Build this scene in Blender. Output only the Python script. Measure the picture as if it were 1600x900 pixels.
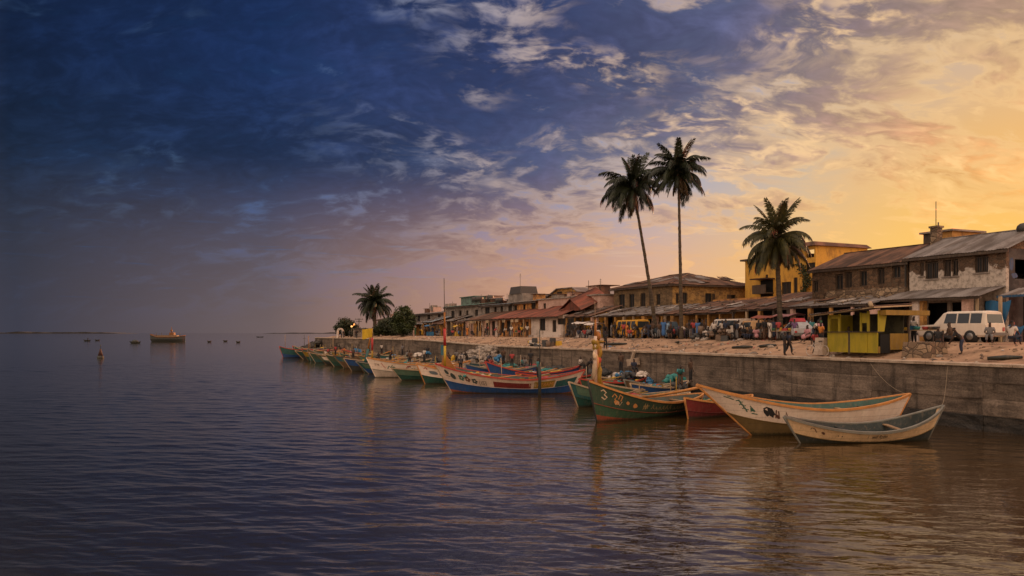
import bpy, bmesh, math, random
import numpy as np
from mathutils import Vector, Matrix, noise as mnoise

random.seed(7)
rng = np.random.default_rng(11)
S = bpy.context.scene
COL = S.collection
R = math.radians
for o in list(bpy.data.objects):
    bpy.data.objects.remove(o)

# ---------------------------------------------------------------- node helper
def lin(c):
    return tuple(((v / 255.0) / 12.92 if v / 255.0 <= .04045 else (((v / 255.0) + .055) / 1.055) ** 2.4) for v in c)

class NT:
    def __init__(s, tree):
        s.t = tree; s.n = tree.nodes; s.l = tree.links
    def put(s, sock, v):
        if v is None: return
        if hasattr(v, 'is_output'): s.l.new(v, sock)
        else:
            if sock.type == 'RGBA' and len(v) == 3: v = tuple(v) + (1,)
            sock.default_value = v
    def math(s, op, a, b=None, c=None, clamp=False):
        n = s.n.new('ShaderNodeMath'); n.operation = op; n.use_clamp = clamp
        for i, v in enumerate((a, b, c)): s.put(n.inputs[i], v)
        return n.outputs[0]
    def vmath(s, op, a, b=None):
        n = s.n.new('ShaderNodeVectorMath'); n.operation = op
        s.put(n.inputs[0], a); s.put(n.inputs[1], b)
        return n.outputs['Value'] if op in ('DOT_PRODUCT', 'LENGTH') else n.outputs[0]
    def sstep(s, v, a, b, lo=0., hi=1.):
        n = s.n.new('ShaderNodeMapRange'); n.interpolation_type = 'SMOOTHSTEP'
        for i, x in enumerate((v, a, b, lo, hi)): s.put(n.inputs[i], x)
        return n.outputs[0]
    def lmap(s, v, a, b, lo=0., hi=1.):
        n = s.n.new('ShaderNodeMapRange')
        for i, x in enumerate((v, a, b, lo, hi)): s.put(n.inputs[i], x)
        return n.outputs[0]
    def mix(s, f, a, b, mode='MIX'):
        n = s.n.new('ShaderNodeMixRGB'); n.blend_type = mode
        s.put(n.inputs[0], f); s.put(n.inputs[1], a); s.put(n.inputs[2], b)
        return n.outputs[0]
    def ramp(s, f, stops):
        n = s.n.new('ShaderNodeValToRGB'); e = n.color_ramp.elements
        while len(e) < len(stops): e.new(.5)
        for i, (p, c) in enumerate(stops):
            e[i].position = p
            e[i].color = (c, c, c, 1) if isinstance(c, (int, float)) else tuple(c) + (1,)
        s.put(n.inputs[0], f)
        return n.outputs[0]
    def noise(s, vec, scale, detail=5, rough=.55, dist=0., out=0):
        n = s.n.new('ShaderNodeTexNoise'); s.put(n.inputs['Vector'], vec)
        s.put(n.inputs['Scale'], scale); n.inputs['Detail'].default_value = detail
        n.inputs['Roughness'].default_value = rough; n.inputs['Distortion'].default_value = dist
        return n.outputs[out]
    def sep(s, v):
        n = s.n.new('ShaderNodeSeparateXYZ'); s.put(n.inputs[0], v); return n.outputs
    def comb(s, x, y, z):
        n = s.n.new('ShaderNodeCombineXYZ')
        for i, v in enumerate((x, y, z)): s.put(n.inputs[i], v)
        return n.outputs[0]

# ---------------------------------------------------------------- camera
cam = bpy.data.cameras.new('camera'); camo = bpy.data.objects.new('camera', cam); COL.objects.link(camo)
camo.location = (0, 0, 5); camo.rotation_euler = (R(90), 0, 0)
cam.sensor_width = 36; cam.lens = 36 * 1250 / 1600; cam.shift_y = 70 / 1600
cam.clip_start = .2; cam.clip_end = 40000
S.camera = camo
S.render.resolution_x, S.render.resolution_y = 1024, 576
S.view_settings.view_transform = 'Standard'; S.view_settings.look = 'None'
S.view_settings.exposure = 0.0; S.view_settings.gamma = 1.0
S.cycles.max_bounces = 6; S.cycles.diffuse_bounces = 3; S.cycles.glossy_bounces = 3
S.cycles.transmission_bounces = 2; S.cycles.caustics_reflective = False; S.cycles.caustics_refractive = False
try:
    S.cycles.use_denoising = True
except Exception: pass

# ---------------------------------------------------------------- sky + sun (dusk)
SEED = 3.5
SUN_AZ, SUN_EL = 37.0, 10.0
GLOW = Vector((math.sin(R(40)) * math.cos(R(4)), math.cos(R(40)) * math.cos(R(4)), math.sin(R(4))))   # centre of the horizon glow
sd = Vector((math.sin(R(SUN_AZ)) * math.cos(R(SUN_EL)), math.cos(R(SUN_AZ)) * math.cos(R(SUN_EL)), math.sin(R(SUN_EL))))
W = bpy.data.worlds.new('World'); S.world = W; W.use_nodes = True
w = NT(W.node_tree); w.n.clear()
tc = w.n.new('ShaderNodeTexCoord'); D = tc.outputs['Generated']
dx, dy, dz = w.sep(D)
el = w.math('MULTIPLY', w.math('ARCSINE', dz), 57.2958)
ang = w.math('DIVIDE', w.math('ARCCOSINE', w.math('MINIMUM', w.vmath('DOT_PRODUCT', D, tuple(GLOW)), .99999)), math.pi)
def RA(*st): return w.ramp(ang, [(p, lin(c)) for p, c in st])
haze = RA((0, (255, 198, 94)), (.08, (255, 200, 100)), (.12, (252, 190, 102)), (.165, (238, 176, 120)), (.215, (206, 152, 116)),
          (.265, (164, 126, 107)), (.315, (110, 95, 95)), (.40, (60, 61, 74)), (.50, (120, 106, 104)), (.65, (190, 164, 146)), (1, (206, 178, 156)))
mcl = RA((0, (226, 158, 88)), (.075, (212, 150, 98)), (.115, (170, 132, 114)), (.165, (120, 110, 122)), (.215, (70, 75, 106)),
         (.265, (44, 56, 88)), (.315, (30, 46, 78)), (.40, (21, 36, 60)), (.50, (110, 106, 116)), (.62, (232, 212, 196)), (1, (250, 228, 208)))
mcr = RA((0, (244, 178, 94)), (.075, (234, 182, 110)), (.115, (202, 182, 160)), (.165, (160, 168, 190)), (.215, (116, 136, 178)),
         (.265, (80, 108, 164)), (.315, (54, 92, 150)), (.40, (40, 76, 128)), (.50, (120, 124, 140)), (.62, (232, 216, 204)), (1, (250, 230, 212)))
tcl = RA((0, (206, 154, 104)), (.10, (158, 128, 112)), (.135, (108, 98, 112)), (.165, (78, 82, 114)), (.235, (48, 60, 100)), (.32, (23, 43, 84)),
         (.40, (15, 31, 62)), (.50, (100, 102, 118)), (.62, (226, 210, 200)), (1, (248, 228, 210)))
tcr = RA((0, (236, 186, 124)), (.12, (190, 170, 158)), (.16, (136, 148, 186)), (.235, (70, 100, 170)), (.32, (38, 80, 142)),
         (.40, (30, 66, 114)), (.50, (108, 118, 142)), (.62, (226, 212, 206)), (1, (248, 230, 214)))
frg = RA((0, (255, 208, 134)), (.115, (255, 214, 158)), (.165, (240, 204, 168)), (.215, (196, 172, 160)), (.265, (118, 130, 160)),
         (.315, (66, 98, 144)), (.40, (44, 72, 112)), (.55, (190, 176, 172)), (1, (250, 230, 212)))
# cloud cover on a curved layer overhead
den = w.math('ADD', w.math('MAXIMUM', dz, 0.0), .42)
qx = w.math('DIVIDE', dx, den); qy = w.math('DIVIDE', dy, den)
q = w.comb(w.math('MULTIPLY', qx, 1.75), w.math('MULTIPLY', qy, 2.7), SEED)
warp = w.noise(q, 2.2, 3, .5, 0, 1)
q2 = w.vmath('ADD', q, w.vmath('MULTIPLY', w.vmath('SUBTRACT', warp, (.5, .5, .5)), (.30, .30, .0)))
def amp(v, k): return w.math('MULTIPLY', w.math('SUBTRACT', v, .5), k)
n1 = w.noise(q2, 1.35, 4, .5)
n2 = w.noise(q2, 4.2, 4, .5)
n3 = w.noise(q2, 10.5, 5, .58)
nn = w.math('ADD', w.math('ADD', amp(n1, .95), amp(n2, .95)), amp(n3, .85))
edge = w.math('ADD', w.math('MULTIPLY', dx, 12.), 7.4)
bias = w.math('MAXIMUM', w.math('MINIMUM', w.math('DIVIDE', w.math('SUBTRACT', el, edge), 8.), 1.), -1.)
left = w.sstep(ang, .225, .33)
top = w.sstep(el, 12., 22.)
nb = w.math('ADD', nn, w.math('ADD', w.math('MULTIPLY', bias, .29), w.math('MULTIPLY', left, .10)))
mask = w.sstep(nb, -.13, .10)
lv = w.sstep(el, 9., 19.)
ccl = w.mix(lv, mcl, tcl); ccr = w.mix(lv, mcr, tcr)
zen = w.sstep(el, 34., 66.)
zc = lin((250, 232, 218))
ccl = w.mix(zen, ccl, zc); ccr = w.mix(zen, ccr, zc)
# relief of the cloud bases: lumps, darker cores
lump = w.math('ADD', amp(n2, .9), w.math('ADD', amp(n3, .7), amp(w.noise(q2, 24., 3, .5), .35)))
tone = w.ramp(w.math('ADD', lump, .5), [(.15, .52), (.5, .95), (.85, 1.65)])
ccl = w.mix(1., ccl, tone, 'MULTIPLY')
thin = w.sstep(nb, .42, .10)
ccl = w.mix(w.math('MULTIPLY', thin, .18), ccl, ccr)
# a second, thinner sheet of low sunset cloud in the open part of the sky
q3 = w.vmath('ADD', w.comb(w.math('MULTIPLY', qx, 1.25), w.math('MULTIPLY', qy, 3.2), SEED + 5.), w.vmath('MULTIPLY', w.vmath('SUBTRACT', warp, (.5, .5, .5)), (.35, .35, 0.)))
nm = w.math('ADD', amp(w.noise(q3, 1.5, 4, .5), 1.0), amp(w.noise(q3, 5., 5, .6), .6))
m2 = w.sstep(nm, -.02, .24)
lowc = RA((0, (206, 142, 86)), (.075, (196, 138, 92)), (.115, (166, 124, 108)), (.165, (128, 108, 116)), (.215, (92, 86, 106)), (.265, (60, 66, 96)), (.40, (30, 44, 70)), (.6, (220, 200, 186)), (1, (245, 224, 206)))
m2f = w.math('MULTIPLY', m2, w.sstep(el, 2.5, 6., 0, .85))
base = w.mix(m2f, ccr, lowc)
e2 = w.math('MULTIPLY', w.math('MULTIPLY', m2, w.math('SUBTRACT', 1., m2)), 1.3)
base = w.mix(w.math('MULTIPLY', e2, w.sstep(el, 3., 6.)), base, frg)
fr = w.math('MULTIPLY', w.sstep(nb, .20, .0), .45)
col = w.mix(mask, base, ccl)
col = w.mix(w.math('MULTIPLY', fr, w.sstep(nb, -.13, .0)), col, frg)
# lit cracks between the lumps of the cloud sheet
def crack(sc, off, wd, thr):
    cn = w.noise(w.vmath('ADD', q2, (off, off * 1.7, off)), sc, 4, .55)
    ca = w.sstep(w.math('ABSOLUTE', w.math('SUBTRACT', cn, .5)), wd, .0)
    ca = w.math('MULTIPLY', ca, w.sstep(n3, .40, .62))
    return w.math('MULTIPLY', ca, w.sstep(w.noise(w.vmath('ADD', q2, (off * 3., 2., off)), 1.6, 3, .5), thr, thr + .14))
ck = w.math('MAXIMUM', crack(3.0, 3.1, .085, .50), w.math('MULTIPLY', crack(6.5, 7.7, .13, .45), w.sstep(ang, .34, .20)))
frg2 = RA((0, (255, 208, 134)), (.115, (255, 212, 156)), (.165, (246, 208, 168)), (.215, (214, 186, 166)), (.265, (156, 158, 178)), (.315, (100, 132, 174)), (.40, (74, 108, 152)), (.55, (190, 176, 172)), (1, (250, 230, 212)))
col = w.mix(w.math('MULTIPLY', w.math('MULTIPLY', ck, mask), w.sstep(ang, .36, .20, .22, .78)), col, frg2)
hz = w.math('ADD', w.sstep(el, 12.5, 3.0, 0, .74), w.sstep(el, 5.0, -.5, 0, .26))
col = w.mix(hz, col, haze)
# thin lit streak clouds low over the sea
st = w.noise(w.comb(w.math('MULTIPLY', dx, 7.), w.math('MULTIPLY', dy, 3.), w.math('MULTIPLY', dz, 95.)), 1.5, 4, .5)
stm = w.math('MULTIPLY', w.sstep(st, .60, .72), w.math('MULTIPLY', w.sstep(el, 1.0, 3.5), w.sstep(el, 9.0, 5.5)))
col = w.mix(w.math('MULTIPLY', stm, .3), col, frg)
# added fill: unseen sky right, behind and overhead, brightened to light the foreground
fill_sky = w.math('MAXIMUM', w.math('MAXIMUM', w.sstep(dx, .60, .93), w.sstep(dy, .15, -.6)), w.sstep(el, 40., 66.))
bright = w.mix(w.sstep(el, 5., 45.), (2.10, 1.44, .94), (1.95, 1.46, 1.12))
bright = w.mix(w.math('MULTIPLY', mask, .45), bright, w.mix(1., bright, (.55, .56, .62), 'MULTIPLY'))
col = w.mix(fill_sky, col, bright)
# the glow round the hidden sun is brighter than the picture can hold
rc_, gc_, bc_ = w.sep(col)
rr_ = w.math('ADD', rc_, w.math('MULTIPLY', w.math('MAXIMUM', w.math('SUBTRACT', rc_, .94), 0.), w.sstep(ang, .30, .12, 0., 12.0)))
col = w.comb(rr_, w.math('ADD', gc_, w.math('MULTIPLY', w.math('SUBTRACT', rr_, rc_), .0)), bc_)
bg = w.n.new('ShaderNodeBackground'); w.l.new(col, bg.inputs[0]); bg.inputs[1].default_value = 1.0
sky = w.n.new('ShaderNodeTexSky'); sky.sky_type = 'NISHITA'; sky.sun_disc = False
sky.sun_elevation = R(SUN_EL); sky.sun_rotation = R(SUN_AZ); sky.air_density = 1.5; sky.dust_density = 2.0
bg2 = w.n.new('ShaderNodeBackground'); w.l.new(sky.outputs[0], bg2.inputs[0]); bg2.inputs[1].default_value = .0015
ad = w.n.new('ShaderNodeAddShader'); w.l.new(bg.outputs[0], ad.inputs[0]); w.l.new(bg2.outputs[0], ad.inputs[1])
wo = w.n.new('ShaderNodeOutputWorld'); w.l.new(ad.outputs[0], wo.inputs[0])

sun = bpy.data.lights.new('sun', 'SUN'); sun.energy = 3.2; sun.angle = R(1.2); sun.color = (1, .58, .25)
suno = bpy.data.objects.new('sun', sun); COL.objects.link(suno); suno.location = (60, 60, 40)
suno.rotation_euler = sd.to_track_quat('Z', 'Y').to_euler()

# ---------------------------------------------------------------- materials
MATS = {}
def new_mat(name):
    m = bpy.data.materials.new(name); m.use_nodes = True; m.node_tree.nodes.clear()
    n = NT(m.node_tree)
    p = n.n.new('ShaderNodeBsdfPrincipled'); o = n.n.new('ShaderNodeOutputMaterial'); n.l.new(p.outputs[0], o.inputs[0])
    return m, n, p
def M(name, c1, c2=None, scale=2.0, rough=.8, bump=.25, metal=0., rnd=0., streak=None, lo=.38, hi=.62, fine=9., bd=.03, spec=.3):
    """weathered surface: two colours mottled by noise, fine grain, per-object tone"""
    if name in MATS: return MATS[name]
    m, n, p = new_mat(name)
    t = n.n.new('ShaderNodeTexCoord'); v = t.outputs['Object']
    if streak: vv = n.vmath('MULTIPLY', v, streak)
    else: vv = v
    a = n.noise(vv, scale, 6, .6)
    c = n.mix(n.sstep(a, lo, hi), c1, c2 or tuple(x * .6 for x in c1))
    f = n.noise(v, scale * fine, 4, .6)
    c = n.mix(1., c, n.ramp(f, [(.25, .68), (.75, 1.22)]), 'MULTIPLY')
    if rnd:
        oi = n.n.new('ShaderNodeObjectInfo')
        c = n.mix(1., c, n.ramp(oi.outputs['Random'], [(0, 1 - rnd), (1, 1 + rnd * .6)]), 'MULTIPLY')
    n.put(p.inputs['Base Color'], c)
    n.put(p.inputs['Roughness'], n.lmap(f, .2, .8, max(.05, rough - .1), min(1, rough + .1)))
    p.inputs['Metallic'].default_value = metal; p.inputs['Specular IOR Level'].default_value = spec
    if bump:
        b = n.n.new('ShaderNodeBump'); b.inputs['Strength'].default_value = bump; b.inputs['Distance'].default_value = bd
        n.put(b.inputs['Height'], f); n.l.new(b.outputs[0], p.inputs['Normal'])
    MATS[name] = m
    return m
def paint(name, rgb, wear=.5, rgb2=None):
    wl = name.startswith('boat_') and not name.startswith('boat_inside')
    """old boat and house paint, streaked and chipped down to wood and dirt"""
    if name in MATS: return MATS[name]
    m, n, p = new_mat(name)
    t = n.n.new('ShaderNodeTexCoord'); v = t.outputs['Object']
    a = n.noise(n.vmath('MULTIPLY', v, (1, 1, .35)), 2.2, 7, .65)
    b = n.noise(n.vmath('MULTIPLY', v, (3.2, 3.2, .45)), 3.0, 5, .6)
    f = n.noise(v, 26, 4, .6)
    base = n.mix(n.sstep(a, .3, .7), rgb, rgb2 or tuple(x * .72 for x in rgb))
    base = n.mix(n.math('MULTIPLY', n.sstep(b, .50, .72), wear * .8), base, (.16, .11, .07))
    base = n.mix(n.math('MULTIPLY', n.sstep(f, .60, .70), wear * .7), base, (.10, .075, .055))
    if wl:
        z = n.sep(v)[2]; k = n.sstep(n.math('ADD', z, n.math('MULTIPLY', n.math('SUBTRACT', b, .5), .35)), .20, .04)
        base = n.mix(n.math('MULTIPLY', k, .85), base, (.028, .026, .014))
        seam = n.math('PINGPONG', n.math('ADD', z, n.math('MULTIPLY', a, .05)), .16); base = n.mix(n.math('MULTIPLY', n.sstep(seam, .012, .0), .55), base, (.05, .035, .025))
    n.put(p.inputs['Base Color'], base)
    n.put(p.inputs['Roughness'], n.lmap(a, .2, .8, .45, .8)); p.inputs['Specular IOR Level'].default_value = .35
    bb = n.n.new('ShaderNodeBump'); bb.inputs['Strength'].default_value = .3; bb.inputs['Distance'].default_value = .02
    n.put(bb.inputs['Height'], n.math('ADD', f, b)); n.l.new(bb.outputs[0], p.inputs['Normal'])
    MATS[name] = m
    return m
def plain(name, rgb, rough=.6, metal=0., emit=None, es=0.):
    if name in MATS: return MATS[name]
    m, n, p = new_mat(name)
    t = n.n.new('ShaderNodeTexCoord')
    f = n.noise(t.outputs['Object'], 14, 4, .6)
    n.put(p.inputs['Base Color'], n.mix(1., rgb, n.ramp(f, [(.25, .75), (.75, 1.15)]), 'MULTIPLY'))
    p.inputs['Roughness'].default_value = rough; p.inputs['Metallic'].default_value = metal
    if emit:
        n.put(p.inputs['Emission Color'], emit); p.inputs['Emission Strength'].default_value = es
    MATS[name] = m
    return m
def stone_mat(name, c1, c2, mortar, scale, plaster=None, pl_lo=.45, pl_hi=.6, zband=None):
    """rubble stone courses, with plaster still clinging in patches"""
    if name in MATS: return MATS[name]
    m, n, p = new_mat(name)
    t = n.n.new('ShaderNodeTexCoord'); v = t.outputs['Object']
    vw = n.vmath('ADD', n.vmath('MULTIPLY', v, (1, 1, 1.5)), n.vmath('MULTIPLY', n.noise(v, 3, 3, .5, 0, 1), (.25, .25, .25)))
    vo = n.n.new('ShaderNodeTexVoronoi'); n.put(vo.inputs['Vector'], vw); vo.inputs['Scale'].default_value = scale
    ve = n.n.new('ShaderNodeTexVoronoi'); ve.feature = 'DISTANCE_TO_EDGE'; n.put(ve.inputs['Vector'], vw); ve.inputs['Scale'].default_value = scale
    cr = n.sep(vo.outputs['Color'])[0]
    c = n.mix(cr, c1, c2)
    c = n.mix(n.sstep(ve.outputs['Distance'], .02, .10), mortar, c)
    f = n.noise(v, 12, 5, .65); g = n.noise(v, .9, 6, .65)
    c = n.mix(1., c, n.ramp(f, [(.25, .6), (.75, 1.3)]), 'MULTIPLY')
    hgt = n.sstep(ve.outputs['Distance'], 0, .15)
    if plaster:
        k = g
        if zband:
            z = n.sep(v)[2]
            k = n.math('ADD', g, n.math('MULTIPLY', n.math('SUBTRACT', n.sstep(z, zband[1], zband[0]), .5), .42))
        pm = n.sstep(k, pl_lo, pl_hi)
        pc = n.mix(n.sstep(n.noise(v, 3.5, 6, .7), .42, .68), plaster, tuple(x * .42 for x in plaster))
        c = n.mix(pm, c, pc)
        hgt = n.math('ADD', n.math('MULTIPLY', hgt, n.math('SUBTRACT', 1., pm)), n.math('MULTIPLY', pm, 1.2))
    n.put(p.inputs['Base Color'], c); p.inputs['Roughness'].default_value = .9; p.inputs['Specular IOR Level'].default_value = .15
    bb = n.n.new('ShaderNodeBump'); bb.inputs['Strength'].default_value = .7; bb.inputs['Distance'].default_value = .05
    n.put(bb.inputs['Height'], n.math('ADD', hgt, n.math('MULTIPLY', f, .4))); n.l.new(bb.outputs[0], p.inputs['Normal'])
    MATS[name] = m
    return m

# ---------------------------------------------------------------- mesh helper
class MB:
    def __init__(s, mtx=None):
        s.v = []; s.f = []; s.mi = []; s.m = mtx; s.sm = set()
    def add(s, vs, fs, mi=0, smooth=False):
        b = len(s.v)
        for p in vs:
            p = Vector(p)
            s.v.append(s.m @ p if s.m else p)
        for f in fs:
            if smooth: s.sm.add(len(s.f))
            s.f.append(tuple(i + b for i in f)); s.mi.append(mi)
    def box(s, x0, x1, y0, y1, z0, z1, mi=0, top=None):
        """axis box; top=(dx,dy) shrinks the upper face"""
        a, b = top or (0, 0)
        vs = [(x0, y0, z0), (x1, y0, z0), (x1, y1, z0), (x0, y1, z0), (x0 + a, y0 + b, z1), (x1 - a, y0 + b, z1), (x1 - a, y1 - b, z1), (x0 + a, y1 - b, z1)]
        s.add(vs, [(0, 3, 2, 1), (4, 5, 6, 7), (0, 1, 5, 4), (1, 2, 6, 5), (2, 3, 7, 6), (3, 0, 4, 7)], mi)
    def beam(s, p, q, w, h=None, mi=0):
        p, q = Vector(p), Vector(q); d = (q - p).normalized(); h = h or w
        u = d.cross(Vector((0, 0, 1)))
        u = Vector((1, 0, 0)) if u.length < 1e-3 else u.normalized()
        n = u.cross(d).normalized()
        vs = [c + u * a * w / 2 + n * b * h / 2 for c in (p, q) for a, b in ((-1, -1), (1, -1), (1, 1), (-1, 1))]
        s.add(vs, [(3, 2, 1, 0), (4, 5, 6, 7), (0, 1, 5, 4), (1, 2, 6, 5), (2, 3, 7, 6), (3, 0, 4, 7)], mi)
    def tube(s, pts, rad, n=8, mi=0, cap=True):
        pts = [Vector(p) for p in pts]
        if not isinstance(rad, (list, tuple)): rad = [rad] * len(pts)
        vs = []; fs = []
        for i, p in enumerate(pts):
            d = (pts[min(i + 1, len(pts) - 1)] - pts[max(i - 1, 0)]).normalized()
            u = d.cross(Vector((.13, 1, .07))).normalized(); k = d.cross(u)
            for j in range(n):
                a = 2 * math.pi * j / n
                vs.append(p + (u * math.cos(a) + k * math.sin(a)) * rad[i])
        for i in range(len(pts) - 1):
            for j in range(n):
                a, b = i * n + j, i * n + (j + 1) % n
                fs.append((a, b, b + n, a + n))
        if cap:
            fs.append(tuple(range(n - 1, -1, -1))); fs.append(tuple(range((len(pts) - 1) * n, len(pts) * n)))
        s.add(vs, fs, mi, True)
    def ball(s, c, r, n=8, mi=0, jit=0., zs=1.):
        vs = []; fs = []; c = Vector(c); m = max(4, n // 2 + 1)
        if not isinstance(r, (tuple, list)): r = (r, r, r * zs)
        for i in range(m + 1):
            th = math.pi * i / m
            for j in range(n):
                a = 2 * math.pi * j / n; k = 1 + random.uniform(-jit, jit)
                vs.append(c + Vector((r[0] * math.sin(th) * math.cos(a), r[1] * math.sin(th) * math.sin(a), r[2] * math.cos(th))) * k)
        for i in range(m):
            for j in range(n):
                a, b = i * n + j, i * n + (j + 1) % n
                fs.append((a, a + n, b + n, b))
        s.add(vs, fs, mi, True)
    def quad(s, a, b, c, d, mi=0): s.add([a, b, c, d], [(0, 1, 2, 3)], mi)
    def wall(s, x0, x1, z0, z1, y0, th, holes, mi=0):
        """wall slab from y0 (front) to y0+th with rectangular openings (x0,x1,z0,z1)"""
        hs = [(max(a, x0), min(b, x1), max(c, z0), min(d, z1)) for a, b, c, d in holes if b > x0 and a < x1]
        xs = sorted({round(v, 4) for h in hs for v in h[:2]} | {x0, x1}); zs = sorted({round(v, 4) for h in hs for v in h[2:]} | {z0, z1})
        def hole(i, j):
            if i < 0 or j < 0 or i >= len(xs) - 1 or j >= len(zs) - 1: return True
            cx, cz = (xs[i] + xs[i + 1]) / 2, (zs[j] + zs[j + 1]) / 2
            return any(a < cx < b and c < cz < d for a, b, c, d in hs)
        y1 = y0 + th
        for i in range(len(xs) - 1):
            for j in range(len(zs) - 1):
                if hole(i, j): continue
                a, b, c, d = xs[i], xs[i + 1], zs[j], zs[j + 1]
                s.quad((a, y0, c), (b, y0, c), (b, y0, d), (a, y0, d), mi); s.quad((b, y1, c), (a, y1, c), (a, y1, d), (b, y1, d), mi)
                if hole(i - 1, j): s.quad((a, y1, c), (a, y0, c), (a, y0, d), (a, y1, d), mi)
                if hole(i + 1, j): s.quad((b, y0, c), (b, y1, c), (b, y1, d), (b, y0, d), mi)
                if hole(i, j - 1): s.quad((a, y0, c), (a, y1, c), (b, y1, c), (b, y0, c), mi)
                if hole(i, j + 1): s.quad((a, y0, d), (b, y0, d), (b, y1, d), (a, y1, d), mi)
    def mesh(s, name, mats):
        me = bpy.data.meshes.new(name); me.from_pydata([tuple(p) for p in s.v], [], s.f)
        for m in (mats if isinstance(mats, (list, tuple)) else [mats]): me.materials.append(m)
        if any(s.mi): me.polygons.foreach_set('material_index', s.mi)
        if s.sm:
            fl = [i in s.sm for i in range(len(s.f))]; me.polygons.foreach_set('use_smooth', fl)
        me.update()
        return me
    def build(s, name, mats, parent=None, loc=None):
        return link(name, s.mesh(name, mats), parent, loc)

def link(name, me, parent=None, loc=None, rot=None, scale=None):
    o = bpy.data.objects.new(name, me); COL.objects.link(o)
    if parent is not None: o.parent = parent
    if loc is not None: o.location = loc
    if rot is not None: o.rotation_euler = rot
    if scale is not None: o.scale = scale
    return o
def tag(o, label=None, cat=None, group=None, kind=None):
    if label: o['label'] = label
    if cat: o['category'] = cat
    if group: o['group'] = group
    if kind: o['kind'] = kind
    return o
def thing(name, label, cat, loc=(0, 0, 0), rz=0., group=None):
    o = link(name, None, None, loc, (0, 0, rz)); o.empty_display_size = .3
    return tag(o, label, cat, group)
def copy_tree(o, parent=None, sub=None):
    c = o.copy(); COL.objects.link(c); c.parent = parent
    for ch in list(o.children): copy_tree(ch, c)
    return c

# ---------------------------------------------------------------- the quay frame: t runs along the wall away from the camera, s runs inland
OX, OY, DX, DY, NX, NY = 25., 39., -.412, .911, .911, .412
RZ = math.atan2(-DY, -DX)            # local +x of street things points back along the quay, local +y inland
ZS = 4.4                             # street level
def P(t, s, z=0.): return Vector((OX + DX * t + NX * s, OY + DY * t + NY * s, z))
def T(px, s):                        # where along the quay the sight line of a column crosses the line s
    k = (px - 800) / 1250.
    return (OX + NX * s - k * (OY + NY * s)) / (-DX + DY * k)
def sm(a, b, x):
    x = min(1, max(0, (x - a) / (b - a))); return x * x * (3 - 2 * x)
def wtop(t): return 3.44 + .5 * sm(60, 101, t)
def wedge(t): return -3.4 * sm(98, 166, t)
def gz(t, s):
    s2 = s - wedge(t)
    z = wtop(t) - .05 + (ZS - wtop(t) + .05) * sm(.5, 6.8, s2)
    if .4 < s2 < 7: z += .10 * mnoise.noise(Vector((t * .35, s * .5, 0))) * sm(.4, 1.4, s2) + .04 * mnoise.noise(Vector((t * 1.3, s * 1.6, 5)))
    return z
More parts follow.
